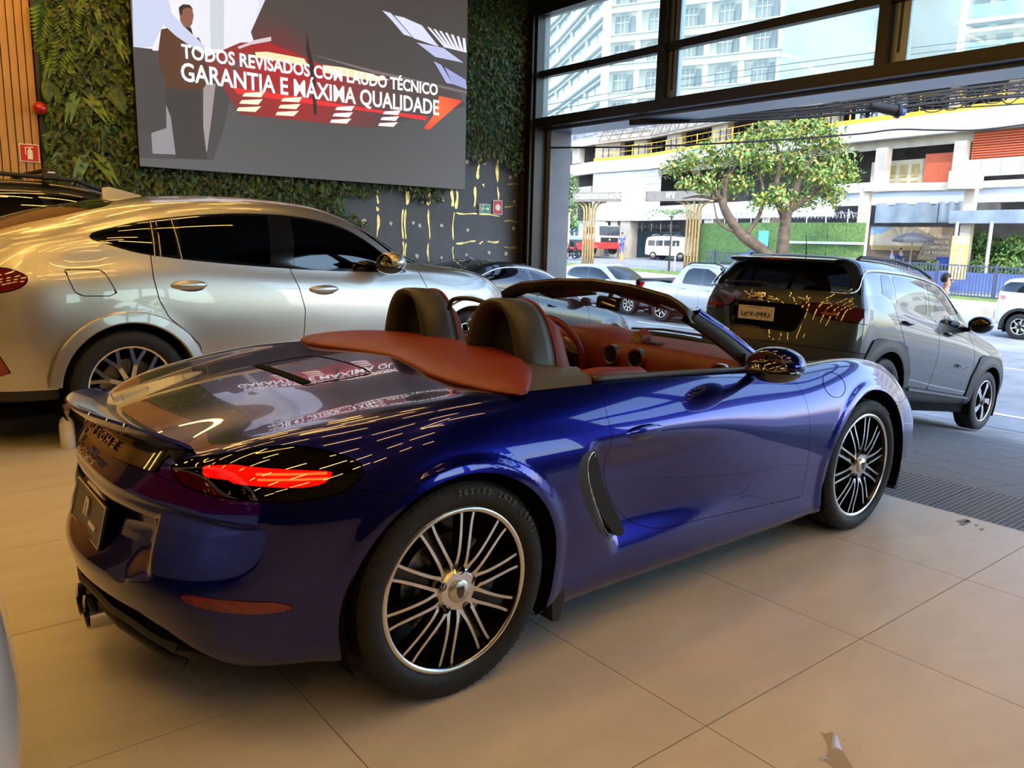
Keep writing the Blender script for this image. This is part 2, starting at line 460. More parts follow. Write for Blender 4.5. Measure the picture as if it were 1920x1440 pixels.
def tile_me(x0, x1):
    b = MB(); b.box(((x0 + x1) / 2, TS / 2, -.005), (x1 - x0 - 2 * _g, TS - 2 * _g, .010)); me = bpy.data.meshes.new('tile')
    me.from_pydata(b.V, [], b.F); me.materials.append(TILE); return me
_tm = tile_me(0, TS); _last = tile_me(0, 3.172 - (TO.x + 2 * TS) - .002)
for i in range(-8, 3):
    for j in range(-6, 12):
        p = TO + TU * (TS * i) + TV * (TS * j)
        if p.y > YW - .95 or p.y < -6.9 or p.x < -6.9: continue
        t = link('tile', _last if i == 2 else _tm, floor); t.location = (p.x, p.y, 0); t.rotation_euler = (0, 0, TA)
# ramp down to the avenue, paved with rubber mats
RAMPM = mat('ramp_concrete', (.20, .20, .205), rough=.75, noise=.25, nscale=3, bump=.2, bscale=90)
ramp = MB()
prof = [(3.165, -.02), (RAMP0, -.02), (RAMP1, ramp_z(RAMP1) - .02)]
ramp.prism([(3.165, -.5), (RAMP1 + .4, -1.3)] + [(RAMP1 + .4, ramp_z(RAMP1) - .02)] + prof[::-1], -8.2, 10.5, 'XZ'); ramp = struct(ramp.build('floor_ramp', RAMPM))
MATM = mat('rubber_mat', (.085, .087, .092), rough=.55, spec=.35)
_nt2 = MATM.node_tree; _b = _nt2.nodes['Principled BSDF']
_tc = _nt2.nodes.new('ShaderNodeTexCoord'); _bk = _nt2.nodes.new('ShaderNodeTexBrick'); _bk.inputs['Scale'].default_value = 1; _bk.offset = .5
_bk.inputs['Color1'].default_value = (.24, .245, .255, 1); _bk.inputs['Color2'].default_value = (.20, .205, .215, 1); _bk.inputs['Mortar'].default_value = (.035, .036, .04, 1)
_bk.inputs['Mortar Size'].default_value = .0055; _bk.inputs['Brick Width'].default_value = .045; _bk.inputs['Row Height'].default_value = .030; _bk.inputs['Mortar Smooth'].default_value = .3
_nt2.links.new(_tc.outputs['Object'], _bk.inputs['Vector']); _nt2.links.new(_bk.outputs['Color'], _b.inputs['Base Color'])
_bm = _nt2.nodes.new('ShaderNodeBump'); _bm.inputs['Distance'].default_value = .006; _bm.invert = True; _nt2.links.new(_bk.outputs['Fac'], _bm.inputs['Height']); _nt2.links.new(_bm.outputs[0], _b.inputs['Normal'])
_mm = MB(); _mm.box((0, 0, 0), (.596, .596, .018)); _mme = bpy.data.meshes.new('rubber_mat'); _mme.from_pydata(_mm.V, [], _mm.F); _mme.materials.append(MATM)
for i in range(0, 11):
    for j in range(-8, 12):
        x = 3.178 + .30 + i * .60; y = -3.0 + j * .60 + (i % 2) * .0
        if x > XF: continue
        m = link('rubber_mat', _mme, ramp); a = math.atan(SLOPE) if x > RAMP0 + .1 else 0
        m.location = (x, y, ramp_z(x) - .010 if x > RAMP0 + .1 else -.010); m.rotation_euler = (0, a, 0)
# walls and ceiling
CONC = mat('slate_paint', (.075, .084, .10), rough=.6, noise=.12, nscale=2.5, bump=.05, bscale=30)
DKW = mat('charcoal_wall', (.03, .03, .032), rough=.7, noise=.15, nscale=3)
CEIL = mat('black_ceiling', (.014, .013, .013), rough=.6, noise=.2, nscale=4)
w = MB(); w.bbox((-7.4, YW, -1.3), (8.35, YW + .25, ZC + .3)); wall_left = struct(w.build('wall_left', CONC))
w = MB(); w.bbox((-7.4, -7.4, -.3), (-7.2, YW, ZC + .3)); struct(w.build('wall_back', DKW))
w = MB()
for a, b in (((-7.4, -7.4, -.3), (.8, -7.2, ZC)), ((.8, -7.4, 2.6), (7.0, -7.2, ZC)), ((.8, -7.4, -.9), (7.0, -7.2, 1.1)), ((.8, -7.4, 1.1), (2.8, -7.2, 2.6)), ((7.0, -7.4, -1.2), (8.2, -7.2, ZC)), ((4.1, -7.4, 1.1), (4.2, -7.2, 2.6)), ((5.5, -7.4, 1.1), (5.6, -7.2, 2.6))): w.bbox(a, b)
struct(w.build('wall_right', DKW))
wp = MB(); wp.bbox((2.8, -7.31, 1.1), (7.0, -7.29, 2.6)); struct(wp.build('window_3', CARGLASS))
w = MB(); w.bbox((-7.4, -7.4, ZC), (8.3, YW + .25, ZC + .25)); ceiling = struct(w.build('ceiling', CEIL))
# unseen block above the ceiling, added to cast shade on the street
w = MB(); w.bbox((-12, -9, ZC + .3), (8.3, 12, 13)); struct(w.build('wall_shade_block', mat('shade_block_render', (.35, .34, .33), rough=.8, noise=.1, nscale=2)))
# glazed front: posts, beam, transoms, panes
STEEL = mat('black_steel', (.010, .009, .008), rough=.35, spec=.4, noise=.2, nscale=30)
ALU = mat('grey_aluminium', (.20, .24, .28), rough=.35, metal=.6, noise=.06, nscale=40)
fr = MB(); fr.bbox((XF - .12, -7.4, 5.17), (XF + .12, 8.6, ZC)); struct(fr.build('trim_1', STEEL))
fr = MB(); fr.bbox((XF - .10, -7.4, 3.345), (XF + .10, 8.25, 3.50)); struct(fr.build('trim_2', STEEL))
fr = MB(); fr.bbox((XF - .06, -7.4, 4.17), (XF + .06, 8.25, 4.28)); struct(fr.build('trim_3', STEEL))
for k, yy in enumerate((5.42, 2.11, -1.2, -4.5)):
    m_ = MB(); m_.bbox((XF - .10, yy - .03, 3.5), (XF + .10, yy + .10, 5.17)); struct(m_.build('trim_%d' % (4 + k), STEEL))
    g_ = MB(); g_.bbox((XF + .0, yy - .22, 3.52), (XF + .09, yy - .035, 5.17)); gg = struct(g_.build('trim_%d' % (14 + k), ALU))
    sl = MB(); sl.bbox((XF - .005, yy - .135, 3.62), (XF + .0, yy - .105, 5.17)); sl.build('slot', STEEL, gg)
po = MB(); po.bbox((XF - .14, 8.19, -1.2), (XF + .14, 8.44, 5.2)); po.bbox((XF - .20, 8.24, -1.2), (XF - .14, 8.29, 5.2)); po.bbox((XF - .20, 8.37, -1.2), (XF - .14, 8.40, 5.2)); post = struct(po.build('trim_20', STEEL))
rt = MB(); rt.bbox((XF - .16, 8.44, -1.2), (XF - .10, 8.6, 5.2)); struct(rt.build('trim_23', mat('rust_steel', (.03, .016, .01), rough=.6, noise=.4, nscale=6)))
jb = MB(); jb.bbox((XF + .14, 8.08, -1.2), (XF + .62, 8.24, 3.345)); struct(jb.build('trim_21', mat('jamb_grey', (.13, .14, .155), rough=.6, noise=.08, nscale=4)))
so = MB(); so.bbox((XF + .10, -7.4, 3.30), (XF + .72, 8.25, 3.42)); struct(so.build('trim_22', ALU))
# transom glass: some dirt, plus bright outdoor haze mixed in as milky white
def dirt_haze(name, tint, milky, dcol):
    m = glass(name, tint, ior=1.12); nt = m.node_tree; o = [n for n in nt.nodes if n.type == 'OUTPUT_MATERIAL'][0]; src = o.inputs[0].links[0].from_socket
    mx = nt.nodes.new('ShaderNodeMixShader'); tl = nt.nodes.new('ShaderNodeBsdfTranslucent'); tl.inputs[0].default_value = (*dcol, 1)
    nz = nt.nodes.new('ShaderNodeTexNoise'); nz.inputs['Scale'].default_value = 2.; nz.inputs['Detail'].default_value = 6; mr = nt.nodes.new('ShaderNodeMapRange'); mr.inputs[3].default_value = milky * .7; mr.inputs[4].default_value = milky * 1.3
    nt.links.new(nz.outputs[0], mr.inputs[0]); nt.links.new(mr.outputs[0], mx.inputs[0]); nt.links.new(src, mx.inputs[1]); nt.links.new(tl.outputs[0], mx.inputs[2]); nt.links.new(mx.outputs[0], o.inputs[0])
    return m
HAZEG = dirt_haze('dirt_haze_glass', (.93, .97, .94), .11, (.88, .97, .90))
k = 1
for y0, y1 in ((8.19, 5.52), (5.20, 2.21), (1.89, -1.1), (-1.42, -4.4), (-4.7, -7.3)):
    for z0, z1 in ((3.5, 4.17), (4.28, 5.17)):
        g_ = MB(); g_.bbox((XF + .02, y1, z0), (XF + .028, y0, z1)); struct(g_.build('window_%d' % (10 + k), HAZEG)); k += 1
# glass sliding leaf parked at the left end of the opening is folded away; small sensor on the post
sn = MB(); sn.box((XF - .215, 8.33, .93), (.03, .06, .13)); tag(sn.build('door_sensor', mat('white_plastic', (.8, .8, .78), rough=.4, noise=.03, nscale=20), None, bevel=.008), 'small white sensor box on the black steel door post', 'sensor')
# linear warm lamps under the ceiling
LAMPM = mat('warm_tube', (1, .8, .5), rough=.5, emit=(1., .56, .14), estr=31.)
def tube_lamp(p, q):
    p, q = Vector(p), Vector(q); c = (p + q) / 2
    e = empty('ceiling_lamp', c, (0, 0, 0), 'thin warm linear tube lamp hung under the black ceiling', 'lamp', 'linear tube lamps under the ceiling')
    b = MB(); b.tube([p - c, q - c], .026, 6); b.build('tube', LAMPM, e)
    h = MB(); d = (q - p).normalized(); h.tube([p - c + Vector((0, 0, .035)), q - c + Vector((0, 0, .035))], .022, 4); h.tube([Vector((0, 0, .04)), Vector((0, 0, ZC - c.z))], .006, 4); h.build('lamp_body', STEEL, e)
random.seed(11)
LZ = 5.15
for i in range(8):
    for j in range(9):
        x = -6.2 + i * 1.28 + (.45 if j % 2 else 0); y = -5.9 + j * 1.62 + random.uniform(-.25, .25)
        if y > 7.9 or x > 3.2: continue
        L = random.choice((.6, .75, .9, 1.1))
        x += random.uniform(-.3, .3)
        tube_lamp((x - L / 2, y, LZ), (x + L / 2, y, LZ))
for x, y, s in ((-2.2, .2, 1), (.2, 2.6, -1), (-4.6, 3.4, 1), (1.4, -2.6, 1), (-1.0, 5.9, -1)):
    tube_lamp((x, y, LZ + .12), (x + 1.0, y + s * .55, LZ + .12)); tube_lamp((x, y - s * .06, LZ + .12), (x + 1.0, y - s * .62, LZ + .12))

# ---------------------------------------------------------------- feature wall: slats, planting, screen, gold drips
YS = YW - .02
SLAT = mat('oak_slat', (.46, .25, .09), rough=.5, noise=.18, nscale=5, stretch=(3, 3, .3))
sb = MB(); sb.bbox((-7.1, YW - .03, .002), (.42, YW - .012, ZC - .01)); slw = empty('slat_panelling', (0, 0, 0), (0, 0, 0), 'vertical honey oak slat panelling left of the plant wall', 'wall panelling'); sb.build('backing', mat('slat_backing', (.05, .025, .01), rough=.8, noise=.2, nscale=8), slw)
_s = MB(); _s.box((0, 0, ZC / 2), (.070, .03, ZC - .02)); _sm = bpy.data.meshes.new('slat'); _sm.from_pydata(_s.V, [], _s.F); _sm.materials.append(SLAT)
for i in range(92):
    s_ = link('slat', _sm, slw); s_.location = (.378 - i * .0815, YW - .045, 0)
tr = MB(); tr.bbox((.424, YW - .10, 0), (.468, YW, ZC)); struct(tr.build('trim_24', STEEL))
def sign_plate(name, c, w_, h_, m, label, cat='sign'):
    e = empty(name, c, (0, 0, 0), label, cat); b = MB(); b.box((0, 0, 0), (w_, .008, h_)); b.build('plate', m, e); return e
SIGNR = mat('sign_red', (.55, .012, .02), rough=.4, noise=.03, nscale=10); SIGNW = mat('sign_white', (.82, .80, .74), rough=.4, noise=.02, nscale=10); SIGNG = mat('sign_green', (.0, .22, .12), rough=.4, noise=.03, nscale=10)
def flat(polys, m, name, parent, y):
    b = MB()
    for p in polys: b.prism(p, y, y - .003, 'XZ')
    return b.build(name, m, parent)
def circ(cx, cz, r, n=20, a0=0, a1=6.2832): return [(cx + r * math.cos(t), cz + r * math.sin(t)) for t in np.linspace(a0, a1, n, endpoint=abs(a1 - a0) < 6.2)]
c = on_y(55, 287, YW - .075); w_ = (on_y(74, 287, YW - .07) - on_y(37, 287, YW - .07)).length; s1 = sign_plate('extinguisher_sign', c, w_, w_ * 1.0, SIGNW, 'red square sign with a white fire extinguisher on the oak slats')
a = w_ / 2; flat([[(-a * .9, -a * .9), (a * .9, -a * .9), (a * .9, a * .9), (-a * .9, a * .9)]], SIGNR, 'red_field', s1, -.004)
flat([[(-a * .2, -a * .7), (a * .32, -a * .7), (a * .32, a * .25), (a * .18, a * .42), (-a * .06, a * .42), (-a * .2, a * .25)], [(-a * .02, a * .42), (a * .14, a * .42), (a * .14, a * .58), (-a * .02, a * .58)], [(-a * .45, a * .50), (a * .45, a * .62), (a * .45, a * .72), (-a * .45, a * .62)], [(-a * .42, -a * .2), (-a * .34, -a * .2), (-a * .34, a * .55), (-a * .42, a * .55)]], SIGNW, 'extinguisher_symbol', s1, -.008)
c = on_y(908.5, 391.5, YW - .02); w_ = .245; s2 = sign_plate('exit_sign', c, w_, w_ * .66, SIGNW, 'small green and white emergency exit sign with running figure and arrow'); a = w_ / 2
flat([[(-a * .93, -a * .58), (a * .93, -a * .58), (a * .93, a * .58), (-a * .93, a * .58)]], SIGNG, 'green_field', s2, -.004)
flat([[(a * .1, -a * .1), (a * .45, -a * .1), (a * .45, -a * .32), (a * .8, 0), (a * .45, a * .32), (a * .45, a * .1), (a * .1, a * .1)], [(-a * .8, -a * .45), (-a * .72, -a * .45), (-a * .72, a * .45), (-a * .8, a * .45)], [(-a * .6, -a * .4), (-a * .5, -a * .45), (-a * .28, -a * .05), (-a * .08, -a * .1), (-a * .1, a * .02), (-a * .3, a * .22), (-a * .55, a * .1), (-a * .42, 0)], circ(-a * .28, a * .38, a * .11, 10)], SIGNW, 'running_figure', s2, -.008)
c = on_y(933, 389, YW - .02); w_ = .205; s3 = sign_plate('hydrant_sign', c, w_, w_ * 1.2, SIGNW, 'red sign with a round white hose symbol beside the green exit sign'); a = w_ / 2
flat([[(-a * .9, -a * 1.1), (a * .9, -a * 1.1), (a * .9, a * 1.1), (-a * .9, a * 1.1)]], SIGNR, 'red_field', s3, -.004); flat([circ(0, 0, a * .55)], SIGNW, 'hose_symbol', s3, -.008)
al = on_y(75, 203, YW - .2); ab = empty('alarm_bell', al, (0, 0, 0), 'round red alarm bell on the black trim beside the plant wall', 'alarm'); b = MB(); b.ball((0, 0, 0), .075, 20, 14); b.build('dome', mat('alarm_red', (.45, .01, .01), rough=.25, coat=.6, noise=.05, nscale=20), ab, smooth=True); b = MB(); b.cyl((0, .05, 0), (0, .11, 0), .05); b.build('base', STEEL, ab)

# plant wall
PZ = {'L': 1.70, 'M': 1.95}
pw = empty('plant_wall', (0, 0, 0), (0, 0, 0), 'green plant wall of ferns and leaves behind the big video screen', 'plant wall')
bk = MB(); bk.bbox((.47, YW - .05, 1.62), (4.45, YW, ZC)); bk.bbox((4.45, YW - .05, 2.86), (7.86, YW, ZC)); bk.build('planting_mat', mat('planting_felt', (.03, .07, .03), rough=.9, noise=.6, nscale=9, mix2=(.05, .19, .10)), pw)
LEAFC = [mat('leaf_dark', (.030, .055, .014), rough=.5, noise=.4, nscale=20), mat('leaf_mid', (.060, .105, .020), rough=.5, noise=.35, nscale=16), mat('leaf_olive', (.085, .085, .022), rough=.55, noise=.35, nscale=16), mat('leaf_bright', (.13, .22, .028), rough=.42, noise=.25, nscale=12)]
rng = np.random.default_rng(5)
def foliage(n, xr, zr, size, m, dens=None, dy=(.02, .16)):
    V = []; F = []
    xs = rng.uniform(*xr, n); zs = rng.uniform(*zr, n); ys = YW - .05 - rng.uniform(*dy, n); an = rng.normal(-math.pi / 2, .8, n); L = size * rng.uniform(.6, 1.4, n); tl = rng.uniform(-.2, .9, n); tw = rng.uniform(-.8, .8, n)
    for i in range(n):
        if dens is not None and not dens(xs[i], zs[i]): continue
        c_, s_ = math.cos(an[i]), math.sin(an[i]); d = Vector((c_, -tl[i] * .6, s_)).normalized(); sd = Vector((-s_, tw[i], c_)).normalized() * L[i] * .19; p = Vector((xs[i], ys[i], zs[i])); b = len(V)
        V += [p, p + d * L[i] * .45 + sd, p + d * L[i], p + d * L[i] * .45 - sd]; F.append((b, b + 1, b + 2, b + 3))
    return V, F
dens = lambda x, z: (z > 1.62 + .05 * math.sin(9 * x)) if x < 4.55 + .25 * math.sin(z * 9) else (z > 2.88 - (.14 if x > 6.9 else 0) + .10 * math.sin(7 * x + 1) or (x < 6.2 and z > 2.10 + .09 * math.sin(5 * x)))
for n, sz, mi in ((16000, .085, 0), (9000, .10, 1), (7000, .09, 2)):
    V, F = foliage(n, (.56, 7.86), (1.5, ZC - .05), sz, None, dens)
    f = mesh_obj('foliage', V, F, LEAFC[mi], pw); f['kind'] = 'stuff'
def fern_mesh(kind):
    b = MB(); mid = []
    if kind == 'fern':
        for i in range(9):
            t = i / 9; y_ = -t * .42; dip = -.10 * t * t - .02
            for s_ in (-1, 1):
                L = .15 * (1 - .75 * t); a_ = (s_ * .012, -.03 + dip, y_); tip = (s_ * L, -.05 + dip, y_ - L * .75); w_ = .022 * (1 - .5 * t)
                b.add([a_, (s_ * L * .5 + .0, -.055 + dip, y_ - L * .3 + w_), tip, (s_ * L * .5, -.045 + dip, y_ - L * .42 - w_)], [(0, 1, 2, 3)])
    elif kind == 'vee':
        for L, w_, o in ((.46, .045, 0), (.36, .04, -.10)):
            for s_ in (-1, 1):
                pts = [(0, 0), (.35, .5), (.7, .42), (1, 0)]; V = []
                for t, q in ((0, 0), (.3, 1), (.6, .9), (1, 0)):
                    cx, cz = s_ * L * .62 * t ** .85, o - L * t ** 1.35; nx, nz = s_ * .8, .6
                    V += [(cx + nx * w_ * q, -.06 - .10 * t, cz + nz * w_ * q * .6), (cx - nx * w_ * q, -.05 - .10 * t, cz - nz * w_ * q * .6)]
                b.add(V, [(0, 1, 3, 2), (2, 3, 5, 4), (4, 5, 7, 6)])
    else:
        V = []
        for t, q in ((0, .1), (.3, .9), (.6, 1), (.85, .6), (1, 0)): V += [(.06 * q, -.03 - .09 * t, -.30 * t), (-.06 * q, -.03 - .09 * t, -.30 * t), (0, -.05 - .09 * t, -.30 * t)]
        b.add(V, [(3 * i + a0, 3 * i + 2, 3 * i + 5, 3 * i + 3 + a0) for i in range(4) for a0 in (0, 1)])
    me = bpy.data.meshes.new(kind); me.from_pydata(b.V, [], b.F); me.materials.append(LEAFC[3] if kind != 'leaf' else LEAFC[1]); return me
FM = {k_: fern_mesh(k_) for k_ in ('fern', 'vee', 'leaf')}
def sprig(kind, p, sc, rot):
    o = link({'fern': 'fern_frond', 'vee': 'palm_leaf', 'leaf': 'broad_leaf'}[kind], FM[kind], pw); o.location = p; o.scale = (sc, sc, sc); o.rotation_euler = (0, rot, 0)
for u, v, k_, s_ in ((200, 70, 'vee', .85), (120, 95, 'fern', 1.1), (110, 50, 'fern', .8), (163, 60, 'leaf', 1.), (147, 185, 'vee', .95), (148, 212, 'vee', .55), (175, 140, 'leaf', .9), (205, 165, 'leaf', 1.5), (215, 190, 'fern', 1.), (187, 250, 'fern', .8), (168, 300, 'vee', 1.), (130, 290, 'vee', .6), (110, 310, 'fern', .8), (88, 160, 'leaf', 1.1), (98, 175, 'leaf', .8), (128, 20, 'fern', 1.), (80, 30, 'fern', 1.1), (170, 15, 'vee', .6), (225, 60, 'leaf', .8), (105, 120, 'vee', .7), (240, 240, 'fern', .7), (122, 215, 'fern', .6), (205, 320, 'fern', .7), (360, 360, 'fern', .7), (480, 345, 'fern', .6), (610, 360, 'fern', .7), (560, 350, 'leaf', .8), (300, 350, 'leaf', .9), (635, 385, 'fern', .6), (930, 150, 'fern', .6), (905, 270, 'fern', .5), (945, 60, 'leaf', .7)):
    sprig(k_, on_y(u, v - 18, YW - .10), s_, random.uniform(-.35, .35))
for i in range(170):
    u, v = random.uniform(84, 250), random.uniform(-5, 345)
    sprig(random.choice(('leaf', 'fern', 'leaf')), on_y(u, v, YW - .08), random.uniform(.35, .75), random.uniform(-.9, .9))

# video wall
scr = empty('video_screen', (0, 0, 0), (0, 0, 0), 'huge LED video screen showing two men, a car tail and white lettering', 'screen')
x0, x1 = on_y(262, 310, YW - .30).x, on_y(872, 357, YW - .30).x; z0 = (on_y(262, 310, YW - .3).z + on_y(872, 357, YW - .3).z) / 2
YF = YW - .30
b = MB(); b.bbox((x0, YF, z0), (x1, YW - .06, 5.5)); b.build('cabinet', STEEL, scr)
def led(name, c, s=1.):
    c2 = tuple(((v / 255) / 12.92 if v / 255 < .04 else ((v / 255 + .055) / 1.055) ** 2.4) for v in c)
    return mat('led_' + name, (.01, .01, .01), rough=.6, emit=c2, estr=s)
_ly = [0]
def sp(poly, col, name='picture_area'):
    _ly[0] += 1; y = YF - .0004 * _ly[0]
    P = [on_y(u, v, YF) for u, v in poly]; P = [(min(max(p.x, x0 + .002), x1 - .002), y, min(max(p.z, z0 + .002), 5.49)) for p in P]
    return mesh_obj(name, P, [tuple(range(len(P)))], led('%d_%d_%d' % col, col), scr)
def grad(poly, c_u, c_v, r, c1, c2, name='picture_area'):
    'screen area whose picture fades from c1 at a point to c2 at distance r'
    o = sp(poly, c2, name); key = 'ledg_%d_%d_%d_%d' % (c_u, c_v, c1[0], c2[2]); m = mat(key, (.01, .01, .01), rough=.6, emit=(0, 0, 0), estr=1.)
    nt = m.node_tree; g = nt.nodes.new('ShaderNodeNewGeometry'); ds = nt.nodes.new('ShaderNodeVectorMath'); ds.operation = 'DISTANCE'; p = on_y(c_u, c_v, YF); ds.inputs[1].default_value = (p.x, YF, p.z)
    nt.links.new(g.outputs['Position'], ds.inputs[0]); mr = nt.nodes.new('ShaderNodeMapRange'); mr.inputs[1].default_value = 0; mr.inputs[2].default_value = r; nt.links.new(ds.outputs['Value'], mr.inputs[0])
    rp = nt.nodes.new('ShaderNodeValToRGB'); lin = lambda c: tuple(((v / 255) / 12.92 if v / 255 < .04 else ((v / 255 + .055) / 1.055) ** 2.4) for v in c)
    rp.color_ramp.elements[0].color = (*lin(c1), 1); rp.color_ramp.elements[1].color = (*lin(c2), 1); rp.color_ramp.interpolation = 'EASE'
    nt.links.new(mr.outputs[0], rp.inputs[0]); nt.links.new(rp.outputs[0], nt.nodes['Principled BSDF'].inputs['Emission Color']); o.data.materials.clear(); o.data.materials.append(m); return o
grad([(200, -200), (900, -200), (900, 380), (200, 380)], 640, 60, 3.4, (64, 60, 58), (80, 80, 82))
grad([(246, -150), (505, -150), (500, 10), (470, 90), (440, 110), (375, 120), (250, 110)], 300, 30, 1.8, (208, 208, 214), (190, 195, 215))
sp([(420, -150), (500, -150), (480, 40), (472, 88), (420, 92)], (205, 205, 225)); sp([(392, -100), (420, -100), (420, 92), (395, 92)], (178, 185, 190))
sp([(250, 95), (330, 95), (420, 120), (440, 140), (420, 240), (400, 300), (255, 296)], (62, 62, 64))
sp([(280, 197), (322, 199), (335, 290), (286, 288)], (128, 126, 130)); sp([(381, 158), (404, 157), (398, 210), (388, 285), (381, 280)], (140, 130, 132))
sp([(302, 55), (318, 52), (345, 60), (352, 75), (372, 70), (386, 95), (392, 150), (375, 175), (330, 180), (300, 150), (296, 100)], (74, 46, 34), 'man_in_brown')
sp([(336, 20), (340, 12), (350, 9), (360, 14), (363, 30), (360, 45), (354, 54), (344, 50), (338, 40)], (120, 78, 66), 'face'); sp([(336, 25), (335, 14), (343, 8), (355, 9), (362, 17), (352, 14), (343, 17), (340, 30)], (40, 30, 28), 'hair')
sp([(346, 50), (358, 52), (362, 66), (352, 60)], (30, 26, 28))
sp([(300, 165), (378, 170), (380, 230), (388, 298), (330, 296), (320, 220)], (52, 50, 50))
sp([(246, -60), (300, -60), (318, 8), (322, 25), (345, 50), (372, 75), (392, 95), (380, 102), (330, 68), (306, 46), (285, 88), (250, 90)], (176, 184, 208), 'white_shirt')
sp([(250, 88), (285, 92), (310, 150), (312, 240), (282, 250), (256, 240)], (58, 58, 62), 'trousers')
grad([(470, 60), (497, 0), (515, -150), (900, -150), (900, 178), (700, 140), (560, 105), (480, 92)], 520, 118, .75, (104, 38, 42), (64, 58, 56), 'car_body')
grad([(380, 110), (450, 80), (500, 78), (600, 120), (720, 142), (860, 175), (876, 200), (700, 240), (450, 215), (420, 170)], 540, 125, 1.9, (150, 26, 30), (70, 56, 54), 'car_tail')
sp([(445, 88), (478, 75), (508, 69), (508, 77), (470, 84), (448, 92)], (190, 175, 180))
for pl in ([(478, 98), (500, 97), (570, 110), (577, 123), (540, 118), (480, 108)], [(605, 122), (640, 126), (690, 137), (730, 150), (700, 152), (604, 136)]): sp(pl, (250, 205, 160), 'light_bar')
sp([(440, 112), (478, 96), (478, 112), (430, 140)], (96, 62, 62)); sp([(435, 164), (560, 182), (640, 196), (720, 208), (800, 218), (798, 226), (700, 210), (560, 192), (445, 176)], (205, 40, 40), 'red_bar')
sp([(575, 60), (580, 90), (590, 130), (594, 215), (588, 215), (582, 140), (574, 95)], (36, 30, 30))
for bx, by, s_ in ((443, 208, 1.05), (516, 216, 1.), (618, 230, .92), (708, 236, .85)):
    for k_ in range(3):
        o0 = by - 13 * k_ * s_; sp([(bx + (5 * k_) * s_, o0), (bx + (34 + 5 * k_) * s_, o0 - 0 + 2), (bx + (44 + 3 * k_) * s_, o0 - 8 * s_), (bx + (3 + 6 * k_) * s_, o0 - 7 * s_ + 1)], (250, 214, 190) if bx < 600 else (232, 214, 214), 'tail_fin')
grad([(822, 180), (866, 189), (804, 243), (793, 241), (815, 212)], 822, 205, .55, (235, 96, 40), (205, 50, 40), 'orange_arrow')
sp([(716, 20), (732, 25), (772, 70), (756, 65), (735, 40)], (190, 192, 226), 'ceiling_light'); sp([(738, 29), (756, 33), (790, 48), (822, 88), (775, 72)], (196, 196, 228), 'ceiling_light'); sp([(780, 80), (830, 90), (868, 118), (815, 107)], (168, 172, 204), 'ceiling_light')
for k_ in range(7): sp([(800 + k_ * 11, 51 + k_ * 3.4), (805 + k_ * 11, 52 + k_ * 3.4), (838 + k_ * 6, 90 + k_ * 1.5), (832 + k_ * 6, 89 + k_ * 1.5)], (205, 205, 220), 'ceiling_light')
sp([(812, 115), (826, 122), (848, 158), (836, 156)], (150, 156, 196), 'ceiling_light'); sp([(832, 126), (872, 150), (876, 168), (848, 158)], (140, 146, 190), 'ceiling_light')
sp([(575, 100), (700, 132), (780, 150), (876, 172), (876, 176), (780, 154), (700, 138)], (110, 96, 96))
WT = led('text_white', (255, 252, 255), 1.15)
def led_line(s, u0, v0, u1, v1, hgt, bold):
    p, q = on_y(u0, v0, YF - .03), on_y(u1, v1, YF - .03)
    t = text_obj('caption', s, hgt, ((p.x + q.x) / 2, YF - .03, (p.z + q.z) / 2), (R(90), math.atan2(p.z - q.z, q.x - p.x), 0), WT, scr, depth=.001, bold=bold)
    bb = [v.co.x for v in t.data.vertices]; t.scale.x = (q - p).length / (max(bb) - min(bb)); return t
led_line('TODOS REVISADOS COM LAUDO TÉCNICO', 341, 97, 821, 170, .235, .005)
led_line('GARANTIA E MÁXIMA QUALIDADE', 339, 136, 823, 204, .315, .005)

# gold drips on the slate wall
GOLD = mat('gold_paint', (.50, .38, .14), rough=.35, metal=.6, noise=.25, nscale=14); SPL = mat('pale_splash', (.55, .52, .45), rough=.5, noise=.1, nscale=14)
gd = empty('gold_drips', (0, 0, 0), (0, 0, 0), 'gold paint drips and splashes painted on the dark slate wall', 'wall painting')
def drip(u0, v0, u1, v1, w0, w1, m=GOLD):
    p, q = on_y(u0, v0, YW - .006), on_y(u1, v1, YW - .006); d = (q - p); n = Vector((-d.z, 0, d.x)).normalized(); k_ = 9; A = []; B = []
    for i in range(k_ + 1):
        t = i / k_; w_ = (w0 + (w1 - w0) * t) * (1 + .3 * math.sin(7 * t + u0)) * (.35 if i in (0, k_) else 1); c_ = p + d * t + n * .012 * math.sin(5 * t + v0); A.append(c_ + n * w_); B.append(c_ - n * w_)
    b = MB(); b.grid([A, B]); b.V = [(x_, YW - .006, z_) for x_, _, z_ in b.V]; b.build('drip', m, gd)
